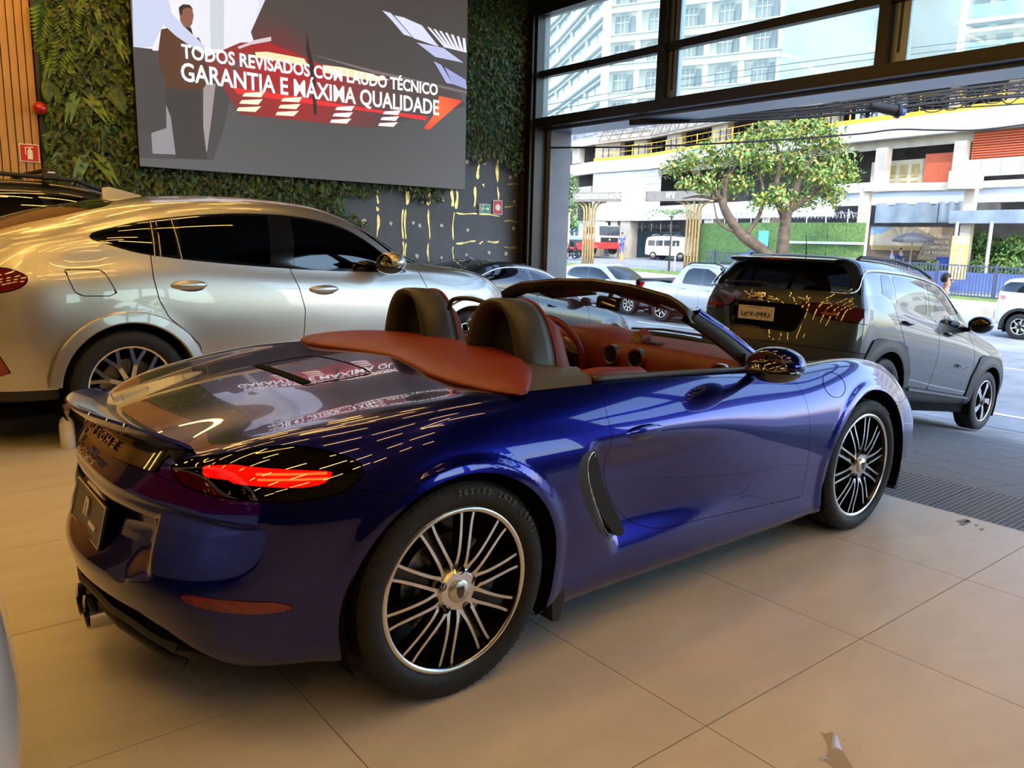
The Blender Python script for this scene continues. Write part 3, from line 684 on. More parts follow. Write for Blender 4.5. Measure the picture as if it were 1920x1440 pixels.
for a in ((709, 348, 708, 382, .02, .05), (708, 388, 707, 396, .05, .04), (709, 402, 708, 445, .05, .025), (765, 350, 763, 384, .05, .08), (755, 392, 755, 448, .03, .03), (760, 392, 760, 448, .03, .03), (756, 452, 755, 500, .03, .025), (761, 455, 760, 500, .025, .025), (806, 352, 804, 385, .09, .06), (804, 393, 805, 448, .03, .03), (803, 455, 803, 492, .03, .025), (848, 356, 848, 387, .04, .075), (851, 398, 849, 450, .025, .025), (850, 462, 849, 486, .025, .02), (857, 358, 856, 392, .05, .05), (899, 290, 896, 336, .07, .06), (892, 350, 889, 388, .05, .04), (934, 298, 932, 342, .06, .05), (934, 350, 934, 376, .03, .03), (855, 399, 895, 402, .02, .025), (898, 402, 937, 404, .025, .02), (855, 456, 892, 453, .03, .025), (898, 456, 906, 454, .02, .03), (914, 454, 936, 453, .03, .03), (952, 344, 976, 347, .04, .025), (946, 387, 972, 386, .04, .02), (946, 414, 972, 416, .04, .02), (945, 462, 972, 466, .02, .06), (960, 305, 975, 307, .015, .01), (905, 345, 908, 350, .03, .03)): drip(*a[:4], a[4] * .5, a[5] * .5)
for u, v in ((683, 415), (733, 419), (787, 423), (828, 423), (782, 480), (828, 483), (875, 478), (877, 431), (876, 303), (909, 306), (917, 474), (957, 333), (964, 378), (963, 428), (967, 328), (792, 378), (831, 374), (949, 476), (775, 418)):
    c = on_y(u, v, YW - .006); b = MB(); r_ = random.uniform(.025, .04); b.prism([(c.x + r_ * math.cos(t) * random.uniform(.8, 1.2), c.z + r_ * math.sin(t) * random.uniform(.8, 1.25)) for t in np.linspace(0, 6.283, 9, endpoint=False)], YW - .004, YW - .007, 'XZ'); b.build('splash', SPL, gd)

# ================================================================ the blue roadster
def _roadster_skin():
    S = [  # x, half width, z : rows under, edge, low, mid, waist, upper, shoulder, deck, deck, centre
     [(-.40,.52,.18),(-.55,.66,.190),(-.605,.705,.31),(-.622,.728,.46),(-.610,.735,.62),(-.580,.712,.740),(-.550,.635,.832),(-.645,.470,.803),(-.690,.240,.812),(-.705,0,.816)],
     [(-.24,.60,.17),(-.33,.80,.205),(-.345,.840,.33),(-.345,.862,.47),(-.335,.866,.63),(-.315,.835,.765),(-.275,.740,.876),(-.335,.520,.876),(-.37,.26,.884),(-.38,0,.888)],
     [(-.05,.62,.15),(-.05,.855,.185),(-.05,.880,.32),(-.05,.896,.48),(-.05,.897,.64),(-.045,.872,.782),(-.02,.785,.902),(-.03,.600,.910),(-.04,.30,.918),(-.04,0,.921)],
     [(.22,.62,.15),(.22,.845,.165),(.22,.876,.31),(.22,.893,.48),(.22,.896,.64),(.22,.870,.784),(.23,.792,.905),(.24,.620,.926),(.24,.30,.938),(.24,0,.942)],
     [(.50,.62,.14),(.50,.815,.150),(.50,.853,.29),(.50,.876,.46),(.50,.888,.635),(.50,.866,.776),(.50,.795,.902),(.50,.66,.932),(.50,.33,.945),(.50,0,.95)],
     [(.80,.62,.13),(.80,.795,.140),(.80,.834,.27),(.80,.854,.44),(.80,.880,.63),(.80,.862,.765),(.80,.790,.895),(.80,.68,.922),(.80,.34,.945),(.80,0,.95)],
     [(1.15,.62,.13),(1.15,.79,.135),(1.15,.830,.25),(1.15,.848,.42),(1.15,.875,.615),(1.15,.858,.750),(1.15,.783,.880),(1.15,.68,.905),(1.15,.34,.94),(1.15,0,.95)],
     [(1.50,.62,.13),(1.50,.79,.135),(1.50,.830,.24),(1.50,.848,.41),(1.50,.870,.600),(1.50,.853,.735),(1.50,.772,.862),(1.50,.66,.888),(1.50,.33,.93),(1.50,0,.945)],
     [(1.82,.62,.13),(1.82,.80,.140),(1.82,.838,.24),(1.82,.856,.41),(1.82,.872,.590),(1.82,.852,.725),(1.82,.768,.845),(1.82,.62,.872),(1.80,.31,.915),(1.79,0,.925)],
     [(2.12,.62,.13),(2.12,.815,.150),(2.12,.855,.26),(2.12,.870,.41),(2.12,.880,.575),(2.12,.857,.722),(2.12,.768,.852),(2.12,.60,.850),(2.12,.30,.845),(2.12,0,.850)],
     [(2.45,.62,.13),(2.45,.82,.160),(2.45,.86,.27),(2.45,.876,.41),(2.45,.880,.560),(2.45,.854,.716),(2.45,.758,.858),(2.45,.58,.835),(2.45,.29,.790),(2.45,0,.788)],
     [(2.78,.62,.14),(2.78,.79,.170),(2.79,.835,.28),(2.79,.855,.41),(2.79,.855,.545),(2.79,.828,.686),(2.78,.728,.812),(2.79,.55,.775),(2.79,.28,.722),(2.80,0,.716)],
     [(2.97,.58,.14),(3.06,.73,.180),(3.085,.785,.29),(3.09,.805,.41),(3.075,.797,.53),(3.04,.757,.642),(3.00,.655,.730),(3.02,.50,.695),(3.05,.25,.655),(3.06,0,.648)],
     [(3.04,.52,.14),(3.18,.64,.190),(3.225,.685,.30),(3.235,.70,.41),(3.21,.685,.51),(3.165,.64,.590),(3.13,.555,.640),(3.16,.40,.628),(3.20,.20,.606),(3.21,0,.602)],
    ]
    RR = [[(-.55,0,.16),(-.73,0,.165),(-.865,0,.30),(-.900,0,.46),(-.862,0,.62),(-.800,0,.735)],
          [(-.53,.25,.16),(-.72,.26,.165),(-.835,.27,.30),(-.865,.28,.46),(-.845,.28,.62),(-.780,.27,.735)],
          [(-.48,.42,.17),(-.66,.50,.175),(-.745,.53,.305),(-.775,.545,.46),(-.755,.545,.62),(-.705,.52,.735)]]
    FR = [[(3.10,0,.14),(3.30,0,.19),(3.370,0,.30),(3.38,0,.41),(3.345,0,.51),(3.275,0,.570)],
          [(3.09,.22,.14),(3.285,.22,.19),(3.355,.23,.30),(3.365,.24,.41),(3.33,.24,.51),(3.26,.22,.575)],
          [(3.06,.38,.14),(3.235,.42,.19),(3.295,.45,.30),(3.305,.46,.41),(3.275,.45,.51),(3.215,.42,.60)]]
    V, F, _ = cage(S, RR, FR, 6)
    co, fc, no = subsurf(V, F, 4)
    c = co[fc].mean(1)
    return Skin(co, no, [tuple(f) for f in fc[c[:, 1] < 0].tolist()]).used()

BLUE = paint('sapphire_blue_paint', (.001, .002, .145), metal=.85, rough=.22, flake=0)
REDL = mat('burgundy_leather', (.145, .018, .016), rough=.45, spec=.4, noise=.12, nscale=14, bump=.12, bscale=420)
REDT = mat('red_soft_top_vinyl', (.165, .018, .014), rough=.42, spec=.4, noise=.08, nscale=6, bump=.08, bscale=520)
GREYL = mat('grey_leather_trim', (.055, .052, .050), rough=.45, noise=.12, nscale=12, bump=.15, bscale=380)
ANTHR = mat('roll_hoop_coat', (.035, .031, .026), rough=.4, noise=.1, nscale=20, bump=.05, bscale=400)
MESHB = mat('black_mesh', (.008, .008, .008), rough=.7, noise=.4, nscale=150)
GLOW = mat('tail_strip_glow', (.6, .0, .0), rough=.3, emit=(1., .012, .004), estr=2.6)
GLOW2 = mat('tail_tube_glow', (.8, .1, .03), rough=.3, emit=(1., .30, .06), estr=5.)
SMOKE = glass('smoked_red_lens', (.42, .10, .08), ior=1.5)

def build_roadster():
    car = empty('roadster', (0, 0, 0), (0, 0, 0), 'dark blue two seat roadster with open top and red leather interior, on the tiled floor', 'car')
    sk = _roadster_skin()
    V, N = sk.V, sk.N
    x, y, z = V.T.copy()
    # wheel arch flares, door scallop, plate recess
    RA, FA = (0, .34, .385), (2.472, .335, .385)
    for cx, cz, rr in (RA, FA):
        r = np.hypot(x - cx, z - cz); m = sm(.6, .75, -y) * sm(rr + .05, rr + .028, r)
        V[:, 1] -= .008 * m
    xm = np.interp(z, [.34, .42, .50, .60, .72], [.71, .655, .605, .565, .555])
    dep = .050 * sm(1.75, .72, x) * sm(.27, .42, z) * sm(.76, .60, z) * sm(xm - .035, xm + .01, x) * (y < -.6)
    V[:, 1] += dep
    crease = .006 * sm(.012, 0, np.abs(z - (.668 - .02 * x))) * (y < -.7) * (x > .75) * (x < 1.8)
    rec = sdf(np.c_[y, z], [(.50, .645), (-.50, .645), (-.50, .47), (-.38, .425), (.38, .425), (.50, .47)])
    V[:, 0] += .065 * sm(-.02, .09, rec) * (x < -.5)
    zc_ = np.interp(-y, [0, .31, .48, .60, .68, .755, .80], [.672, .668, .664, .658, .650, .638, .63]); V[:] -= N * (.013 * sm(zc_ + .006, zc_ - .006, z) * sm(.47, .60, z) * sm(.80, .70, -y) * (x < -.45))[:, None]
    sk = Skin(V, N, sk.F)
    # fresh normals after the displacement
    FN = np.array(sk.F); a = V[FN[:, 2]] - V[FN[:, 0]]; b = V[FN[:, 3]] - V[FN[:, 1]]; fn = np.cross(a, b); nn = np.zeros_like(V)
    for k in range(4): np.add.at(nn, FN[:, k], fn)
    cen = np.abs(V[:, 1]) < 1e-5; nn[cen, 1] = 0
    sk.N = nn / np.maximum(1e-12, np.linalg.norm(nn, axis=1))[:, None]
    # openings
    def arch(s, g=0.):
        for cx, cz, rr in (RA, FA):
            q = s.V; d = np.hypot(q[:, 0] - cx, q[:, 2] - cz) - rr - g
            d = np.where((q[:, 1] < -.5), d, .5); s = s.clip(d)
        return s
    base = arch(sk)
    cock = catmull([(.335, -.2), (.34, -.50), (.345, -.715), (.45, -.752), (.64, -.758), (1.1, -.752), (1.55, -.728), (1.72, -.712), (1.80, -.60), (1.90, -.3), (1.93, 0), (1.93, .3), (1.8, .72), (.9, .8), (.4, .75), (.335, .2)], 6, True)
    q = base.V; d = -sdf(q[:, :2], cock); base = base.clip(np.where(q[:, 2] > .7, d, .5))
    base = base.clip(np.where(base.V[:, 2] < .5, base.V[:, 2] - (.185 - .03 * sm(-.2, .3, base.V[:, 0])) + .02 * sm(.3, .6, base.V[:, 0]), .5))
    shell = base.offset(-.012)
    skin_obj('inner_shell', shell, DARK, car, rim=0, both=True)
    G = .0022
    # regions on the side, seen along Y
    def side(s, poly, ymax=-.5):
        q = s.V; d = sdf(q[:, [0, 2]], poly); return np.where(q[:, 1] < ymax, d, -.5)
    door_p = [(.640, 1.1), (.640, .935), (.636, .90), (.630, .80), (.634, .72), (.622, .672), (.640, .60), (.672, .53), (.72, .465), (.785, .405), (.85, .362), (.93, .333), (1.0, .318), (1.25, .309), (1.53, .293), (1.85, .277), (1.935, .275), (1.940, .38), (1.925, .51), (1.905, .63), (1.893, .73), (1.877, .795), (1.852, .835), (1.80, .90), (1.75, 1.1)]
    int_p = catmull([(.535, .716), (.487, .705), (.460, .660), (.470, .595), (.515, .518), (.578, .432), (.640, .368), (.692, .346), (.742, .356), (.728, .40), (.662, .495), (.612, .585), (.578, .660), (.560, .705)], 5, True)
    lamp_f = lambda s: np.where(s.V[:, 0] < -.1, sdf(np.c_[(s.V[:, 1] * .62 - s.V[:, 0] * .78), s.V[:, 2]], lamp_p), -.5)
    # lamp outline in (along-corner, height): along = .62*y - .78*x
    L3 = [(-.712, -.486, .750), (-.700, -.477, .771), (-.657, -.511, .790), (-.594, -.566, .808), (-.521, -.614, .824), (-.446, -.657, .836), (-.381, -.724, .829), (-.34, -.769, .814), (-.312, -.795, .801), (-.299, -.817, .783), (-.301, -.828, .765), (-.341, -.834, .733), (-.384, -.824, .718), (-.449, -.797, .708), (-.521, -.754, .705), (-.597, -.688, .710), (-.657, -.616, .716), (-.698, -.544, .727)]
    lamp_p = catmull([(.62 * p[1] - .78 * p[0], p[2]) for p in L3], 4, True)
    lid_p = [(-.655, .48), (-.72, .3), (-.75, 0), (-.72, -.3), (-.655, -.48), (-.62, -.505), (-.40, -.525), (-.10, -.555), (.12, -.60), (.30, -.70), (.50, -.74), (.5, .74), (.12, .60), (-.40, .525)]
    lid_f = lambda s: np.where((s.V[:, 2] > .77) & (s.V[:, 0] < .6), sdf(s.V[:, :2], lid_p), -.5)
    hood_p = catmull([(3.13, 0), (3.10, -.28), (3.02, -.47), (2.85, -.545), (2.5, -.60), (2.2, -.635), (1.95, -.66), (1.80, -.67), (1.70, 0), (1.8, .67), (2.5, .60), (3.02, .47), (3.10, .28)], 5, True)
    hood_f = lambda s: np.where((s.V[:, 2] > .55) & (s.V[:, 0] > 1.5), sdf(s.V[:, :2], hood_p), -.5)
    rest = base
    def take(f, gap=G):
        nonlocal rest
        d = f(rest); piece = rest.clip(d - gap / 2); rest = rest.clip(-d - gap / 2); return piece
    door = take(lambda s: side(s, door_p)); intake = take(lambda s: side(s, int_p), 0)
    lamp = take(lamp_f, .004); lid = take(lid_f); hood = take(hood_f)
    # bumper seams
    rb_line = lambda s: np.where(s.V[:, 0] < -.05, (.735 - .12 * (s.V[:, 0] + .34)) * 0 + np.interp(s.V[:, 0], [-.75, -.70, -.5, -.342, -.29, -.216, -.16], [.735, .722, .70, .728, .716, .700, .690]) - s.V[:, 2], -.5)
    rear_b = take(lambda s: rb_line(s), .002)
    fb = take(lambda s: np.where(s.V[:, 0] > 2.6, np.interp(s.V[:, 0], [2.7, 2.85, 3.0, 3.1, 3.3], [.64, .618, .63, .635, .64]) - s.V[:, 2], -.5), .002)
    skin_obj('body', rest, BLUE, car, both=True)
    for sd in (-1, 1): skin_obj('door', door, BLUE, car, side=sd)
    skin_obj('engine_lid', lid, BLUE, car, both=True); skin_obj('hood', hood, BLUE, car, both=True)
    # dark diffuser cut from the lower rear bumper
    dif_y = [0, .08, .25, .41, .51, .60, .70]; dif_z = [.352, .350, .345, .335, .300, .235, .16]
    dd = np.where(rear_b.V[:, 0] < -.42, np.interp(-rear_b.V[:, 1], dif_y, dif_z) - rear_b.V[:, 2], -.5)
    dif = rear_b.clip(dd); rear_b = rear_b.clip(-dd)
    skin_obj('rear_bumper', rear_b, BLUE, car, both=True)
    dV = dif.offset(-.02); skin_obj('diffuser', dV, BLACKP, car, both=True, rim=.02)
    ribs = MB()
    for yy in (-.44, .44):
        ribs.prism([(-.86 + .30 * abs(yy), .32), (-.84 + .3 * abs(yy), .19), (-.60, .155), (-.60, .26)], yy - .006, yy + .006, 'XZ')
    for zz, xo in ((.30, 0), (.245, .02)):
        ribs.tube([(np.interp(abs(t), [0, .25, .45, .58], [-.872, -.838, -.765, -.66]) + xo, t, zz - .09 * (abs(t) / .58) ** 2) for t in np.linspace(-.50, .50, 25)], .012, 6)
    ribs.build('diffuser_rib', BLACKP, car, ang=40)
    skin_obj('front_bumper', fb, BLUE, car, both=True)
    fg = MB()
    for sd in (-1, 1):
        fg.prism([(3.19, .24), (3.24, .36), (3.10, .42), (3.02, .30)], sd * .60, sd * .74, 'XZ')
    fg.prism([(3.33, .22), (3.385, .34), (3.30, .36), (3.25, .22)], -.38, .38, 'XZ'); fg.build('front_grille', BLACKP, car)
    # head lamps
    for sd in (-1, 1):
        hl = MB(); hl.ball((2.96, sd * .625, .695), 1., 20, 12, (.15, .10, .055)); hl.build('head_lamp', CLEARL, car, smooth=True)
        il = MB(); il.ball((2.955, sd * .62, .688), 1., 16, 10, (.13, .085, .045)); il.build('lamp_reflector', CHROME, car, smooth=True)
    # tail lamps: black housing, lit strip, smoked lens
    for sd in (-1, 1):
        hs = skin_obj('tail_light', lamp.offset(-.028), GLOSSB, car, side=sd, rim=0)
        q = lamp.V; s_ = .62 * q[:, 1] - .78 * q[:, 0]
        red = [(-.648, -.552, .783), (-.581, -.613, .795), (-.47, -.70, .787), (-.369, -.788, .778), (-.376, -.795, .768), (-.405, -.800, .747), (-.445, -.775, .741), (-.489, -.748, .742), (-.545, -.70, .746), (-.599, -.652, .750), (-.605, -.640, .757), (-.659, -.575, .757)]
        strip = lamp.clip(sdf(np.c_[s_, q[:, 2]], [(.62 * p[1] - .78 * p[0], p[2]) for p in red]))
        skin_obj('light_strip', strip.offset(-.010), GLOW, hs, side=sd, rim=.012)
        for zz in (.770, .757):
            tb = MB(); pts = []
            for xx in np.linspace(-.56, -.40, 9):
                yv = side_y(lamp, xx, zz) - .006; pts.append((xx + .004, sd * yv, zz))
            tb.tube(pts, .0035, 6); tb.build('light_tube', GLOW2, hs, smooth=True)
        skin_obj('lens', lamp.offset(-.001), SMOKE, hs, side=sd, rim=.01)
    # reflectors in the bumper
    refl = catmull([(-.735, .440), (-.67, .438), (-.581, .430), (-.534, .425), (-.500, .406), (-.545, .396), (-.60, .394), (-.669, .402), (-.725, .418)], 4, True)
    rd = np.where(rear_b.V[:, 1] < -.45, sdf(rear_b.V[:, [0, 2]], refl), -.5)
    for sd in (-1, 1): skin_obj('rear_reflector', rear_b.clip(rd).offset(.003), REDLENS, car, side=sd, rim=.004)
    # side air intake: frame, dark duct, fins
    for sd in (-1, 1):
        q = intake.V; d = sdf(q[:, [0, 2]], int_p); inner = catmull([(.553, .703), (.520, .694), (.508, .660), (.520, .60), (.560, .52), (.622, .432), (.672, .376), (.70, .362), (.722, .372), (.705, .41), (.645, .50), (.60, .585), (.573, .660)], 5, True)
        fr = intake.clip(-sdf(q[:, [0, 2]], inner)); f = skin_obj('air_intake', fr.offset(-.001), BLACKP, car, side=sd, rim=.05)
        du = MB(); du.prism([(p[0] + .01, p[1]) for p in inner[::2]], sd * .86, sd * .74, 'XZ'); dk = du.build('duct', MESHB, f)
        for (x0, z0) in ((.530, .600), (.615, .462)):
            fin = MB(); fin.prism([(x0 - .012, z0), (x0 + .050, z0 + .008), (x0 + .050, z0 + .013), (x0 - .012, z0 + .006)], sd * .79, sd * .842, 'XZ'); fin.build('fin', GREYL, f)
        ed = MB(); ed.tube([(p[0], sd * (side_y(intake, p[0], p[1]) - .004), p[1]) for p in inner], .0035, 6, closed=True); ed.build('intake_edge', MACH, f, smooth=True)
    # doors: handle, waist seal
    for sd in (-1, 1):
        hp = MB(); hp.ball((.795, sd * .862, .738), 1., 20, 10, (.118, .013, .027)); h = hp.build('door_handle', BLUE, car, smooth=True)
        cup = MB(); cup.ball((.795, sd * .858, .722), 1., 20, 10, (.085, .0145, .017)); cup.build('handle_recess', GLOSSB, h, smooth=True)
        sl = MB(); pts = [(.642, .762, .930), (.9, .757, .920), (1.2, .752, .906), (1.5, .738, .890), (1.72, .718, .872)]
        sl.tube([(p[0], sd * p[1], p[2]) for p in catmull(pts, 6)], .011, 8); sl.build('waist_seal', GREYL, car, smooth=True)
        ind = MB(); ind.prism([(2.742, .622), (2.80, .618), (2.83, .565), (2.79, .560)], sd * .845, sd * .866, 'XZ'); ind.build('side_marker', mat('marker_lens', (.55, .50, .42), rough=.1, coat=1., noise=.2, nscale=60), car)
    # round fuel flap line on the right front wing
    q = rest.V; fl = [(2.158 + .088 * math.cos(t) , .775 + .055 * math.sin(t)) for t in np.linspace(0, 2 * math.pi, 40, endpoint=False)]
    rg_ = MB(); rg_.tube([(a_, -side_y(rest, a_, b_) - .0002, b_) for a_, b_ in fl], .0016, 4, closed=True); rg_.build('fuel_flap_gap', DARK, car)
    # spoiler
    rows = []
    for t in np.linspace(-1, 1, 41):
        yy = .492 * t; u = 1 - abs(t) ** 2.4; fx = -.652 - .052 * (1 - t * t); bx = -.662 - .215 * (1 - abs(t) ** 1.9); zt = .806 + .012 * (1 - t * t); zb = .815 + .062 * u ** .8
        rows.append([(fx, yy, zt), (fx * .78 + bx * .22, yy, zt - .008 * u + .004), (fx * .45 + bx * .55, yy, zt * .5 + zb * .5 - .012 * u), (fx * .15 + bx * .85, yy, zb - .006), (bx + .006, yy, zb), (bx, yy, zb - .007), (bx + .012, yy, zb - .022), (fx * .3 + bx * .7, yy, zb - .040 * u - .018), (fx * .7 + bx * .3, yy, zt - .045), (fx, yy, zt - .05)])
    sp = MB(); sp.grid(rows)
    sp.add(rows[0], [tuple(range(10))]).add(rows[-1], [tuple(reversed(range(10)))])
    sp.build('spoiler', BLUE, car, ang=50)
    gap = MB(); gap.bbox((-.70, -.47, .72), (-.62, .47, .80)); gap.build('spoiler_housing', BLACKP, car)
    # black strip with letters under the spoiler, script below
    st = MB(); G_ = []
    for t in np.linspace(-.43, .43, 31):
        xx = np.interp(abs(t), [0, .15, .27, .40, .52], [-.818, -.812, -.795, -.762, -.712]); G_.append([(xx + .005, t, .742), (xx + .032, t, .772), (xx + .058, t, .80)])
    st.grid(G_); st.build('lamp_band', GLOSSB, car, smooth=True)
    word = 'PORSCHE'
    for i, chh in enumerate(word):
        t = .172 - i * .057; xx = np.interp(abs(t), [0, .15, .27, .40, .52], [-.818, -.812, -.795, -.762, -.712])
        text_obj('letter', chh, .040, (xx + .022, t, .770), (R(50), 0, R(-90) + math.atan2(t, .9) * -.6), mat('letter_silver', (.6, .58, .55), rough=.25, metal=1., noise=.05, nscale=50), car, depth=.003, bold=.001, sx=1.35)
    text_obj('model_script', '718 Boxster', .046, (-.836, .0, .712), (R(62), 0, R(-90)), CHROME, car, depth=.002, shear=.35, sx=1.0)
    # number plate with dealer mark
    pl = MB(); pl.box((-.838, 0, .522), (.008, .40, .13), (0, R(14), 0)); p_ = pl.build('licence_plate', mat('plate_black', (.02, .02, .021), rough=.35, noise=.1, nscale=20), car, bevel=.002)
    fr_ = MB(); fr_.tube([(-.843 + (z_ - .522) * .25, y_, z_) for y_, z_ in ((.195, .461), (-.195, .461), (-.195, .583), (.195, .583))], .003, 6, closed=True); fr_.build('plate_frame', MACH, p_)
    PW = mat('plate_white', (.75, .72, .68), rough=.4, noise=.03, nscale=20)
    text_obj('plate_letter', 'n', .11, (-.842, .01, .542), (R(76), 0, R(-90)), PW, p_, depth=.001, bold=.003)
    bar = MB(); bar.box((-.850, -.085, .498), (.003, .085, .013), (0, R(14), 0)); bar.build('plate_mark', PW, p_)
    # exhaust
    ex = MB()
    for yy in (-.055, .055): ex.lathe([(.050, -.872), (.056, -.877), (.056, -.72), (.049, -.72)], 24, 'X', (0, yy, .205))
    ex.build('exhaust_pipe', CHROME, car, ang=40)
    # engine lid slot panel
    slot = MB()
    q = lid.V
    def on_lid(px, py): i = np.argmin((q[:, 0] - px) ** 2 + (q[:, 1] + abs(py)) ** 2); return q[i][2]
    G_ = [[(xx, t, on_lid(xx, t) + .0025) for xx in (-.205, -.17)] for t in np.linspace(-.22, .22, 9)]
    slot.grid(G_); slot.build('lid_slot', DARK, car)
    sm_ = MB(); pts = [(-.205, -.24), (-.02, -.25), (.05, -.22), (.07, 0), (.05, .22), (-.02, .25), (-.205, .24)]
    sm_.tube([(a_, b_, on_lid(a_, b_) + .0003) for a_, b_ in catmull(pts, 6)], .0022, 4); sm_.build('lid_seam', DARK, car)
    # soft top cover
    rows = []
    for t in np.linspace(-1, 1, 49):
        a = abs(t); yy = .805 * t; th = 1 - .7 * a ** 6
        rx = np.interp(a, [0, .25, .5, .7, .9, 1], [.262, .225, .178, .172, .205, .262]); fx = np.interp(a, [0, .3, .6, .8, .93, 1], [.600, .592, .535, .455, .365, .300])
        rz = np.interp(a, [0, .3, .6, .85, 1], [.946, .944, .938, .931, .924]); fz = np.interp(a, [0, .4, .7, .9, 1], [.980, .979, .969, .948, .926])
        b = .014 * (1 - a ** 6)
        row = [(rx + .010, yy, rz - .022 * th), (rx - .001, yy, rz - .010 * th), (rx, yy, rz), (rx + .010, yy, rz + .008 * th)]
        for s_ in (.25, .5, .75): row.append((rx + (fx - rx) * s_, yy, rz + (fz - rz) * s_ + .009 + b * 4 * s_ * (1 - s_)))
        row += [(fx - .008, yy, fz + .007), (fx, yy, fz), (fx, yy, fz - .022 * th)]
        rows.append(row)
    cv = MB(); cv.grid(rows); cv.add(rows[0], [tuple(range(len(rows[0])))]).add(rows[-1], [tuple(range(len(rows[0])))[::-1]]); cv.build('soft_top_cover', REDT, car, smooth=True)
    se = MB(); se.tube([(rows[i][5][0], rows[i][5][1], rows[i][5][2] + .0005) for i in range(6, 43)], .0016, 4); 
    # cabin tub
    tub = MB(); tub.bbox((.30, -.70, .20), (1.75, .70, .24)); tub.bbox((.30, -.70, .2), (.36, .70, .90)); tub.bbox((1.70, -.7, .2), (1.76, .7, .80))
    for sd in (-1, 1): tub.bbox((.36, sd * .715, .2), (1.75, sd * .70, .86))
    tub.build('cabin_tub', DARK, car)
    for sd in (-1, 1):
        dp = MB(); dp.prism([(.66, .36), (.64, .90), (.70, .915), (1.2, .895), (1.6, .865), (1.68, .80), (1.66, .36)], sd * .685, sd * .745, 'XZ'); d_ = dp.build('door_trim', REDL, car, bevel=.006)
        ar = MB(); ar.tube(catmull([(.62, sd * .66, .905), (.70, sd * .690, .925), (.80, sd * .70, .922), (1.0, sd * .69, .905)], 5), [.03] * 15 + [.012], 8); ar.build('armrest', REDL, d_, smooth=True)
    # grey side trim beside the cover
    for sd in (-1, 1):
        G_ = []
        for u in np.linspace(0, 1, 13):
            x0 = .33 + .30 * u
            G_.append([(x0 - .01, sd * .775, .920 - .004 * u), (x0 + .01, sd * .75, .934), (x0 + .04, sd * (.70 - .02 * u), .952 - .008 * u), (x0 + .09, sd * (.62 - .03 * u), .965 - .02 * u), (x0 + .14, sd * (.52 - .03 * u), .975 - .05 * u), (x0 + .16, sd * .50, .90)])
        gp = MB(); gp.grid(G_); gp.build('side_trim', GREYL, car, smooth=True)
    bulk = MB(); bulk.bbox((.60, -.52, .60), (.66, .52, .965)); bulk.build('bulkhead', ANTHR, car, bevel=.01)
    # roll hoops
    for sd in (-1, 1):
        cy = sd * .322
        out = catmull([(-.205, .90), (-.195, .98), (-.168, 1.06), (-.128, 1.13), (-.07, 1.175), (0, 1.186), (.07, 1.175), (.128, 1.13), (.168, 1.06), (.195, .98), (.205, .90)], 5)
        def ring(sx, dz, xx, kz=1.): return [(xx + .10 * 0, cy + p[0] * sx, .90 + (p[1] - .90 + dz) * kz) for p in out]
        # rear opening ring, outer shell sweeping forward, front edge
        secs = [ring(.62, -.042, .600, .93), ring(.66, -.034, .548, .95), ring(.72, -.024, .525), ring(.88, -.006, .520), ring(.98, 0, .545), ring(1.02, .0, .585), ring(1.035, -.003, .63), ring(1.04, -.010, .668), ring(.98, -.022, .675)]
        lean = lambda p: (p[0] + .12 * (1.186 - p[2]) * -.0, p[1], p[2])
        hp = MB(); hp.grid(np.array(secs)); h = hp.build('roll_hoop', ANTHR, car, smooth=True)
        bk = MB(); o2 = ring(.64, -.04, .602, .94); bk.add(o2, [tuple(range(len(o2)))]); bk.build('hoop_mesh', MESHB, h)
        pp_ = MB(); pp_.tube([p for p in ring(1.03, -.010, .676)], .006, 6); pp_.build('hoop_piping', REDL, h, smooth=True)
    # wind deflector between the hoops
    wd = MB(); pts = catmull([(.64, .145, 1.10), (.645, .12, 1.145), (.65, 0, 1.158), (.645, -.12, 1.145), (.64, -.145, 1.10)], 6)
    wd.tube(pts, .010, 8); w_ = wd.build('wind_deflector', BLACKP, car, smooth=True)
    pn = MB(); pn.add([(.643, .15, .96), (.643, -.15, .96)] + [tuple(p) for p in pts[::-1]], [tuple(range(2 + len(pts)))]); pn.build('deflector_pane', CARGLASS, w_)
    # seats
    for sd in (-1, 1):
        cy = sd * .345
        def sec(xx, zz, w, d, tilt):
            P_ = [(-1, 0), (-.97, .55), (-.80, .95), (-.45, .85), (0, .72), (.45, .85), (.80, .95), (.97, .55), (1, 0), (.9, -.5), (0, -.7), (-.9, -.5)]
            return [(xx + d * b, cy + w * a, zz) for a, b in P_]
        bs = [sec(.84, .42, .24, .09, 0), sec(.80, .52, .255, .10, 0), sec(.765, .70, .245, .10, 0), sec(.735, .82, .215, .095, 0), sec(.715, .92, .165, .085, 0), sec(.705, 1.01, .145, .08, 0), sec(.70, 1.08, .125, .065, 0), sec(.698, 1.115, .08, .04, 0), sec(.698, 1.12, .03, .015, 0)]
        s_ = MB(); n_ = 12
        s_.add([p for r_ in bs for p in r_], [(i * n_ + k, i * n_ + (k + 1) % n_, (i + 1) * n_ + (k + 1) % n_, (i + 1) * n_ + k) for i in range(len(bs) - 1) for k in range(n_)] + [tuple(range((len(bs) - 1) * n_, len(bs) * n_))])
        o_ = s_.build('seat', REDL, car, smooth=True)
        md = o_.modifiers.new('s', 'SUBSURF'); md.levels = 2; md.render_levels = 2
        cu = MB(); cu.box((1.10, cy, .40), (.52, .50, .14), (0, R(-6), 0)); c_ = cu.build('seat_cushion', REDL, o_, bevel=.03)
    # dashboard
    prof = lambda a: [(1.66, .40), (1.64, .60), (1.625, .72), (1.62, .80), (1.625, .86), (1.65, .893), (1.70, .905), (1.80, .912), (1.92, .918), (1.96, .905)]
    G_ = []
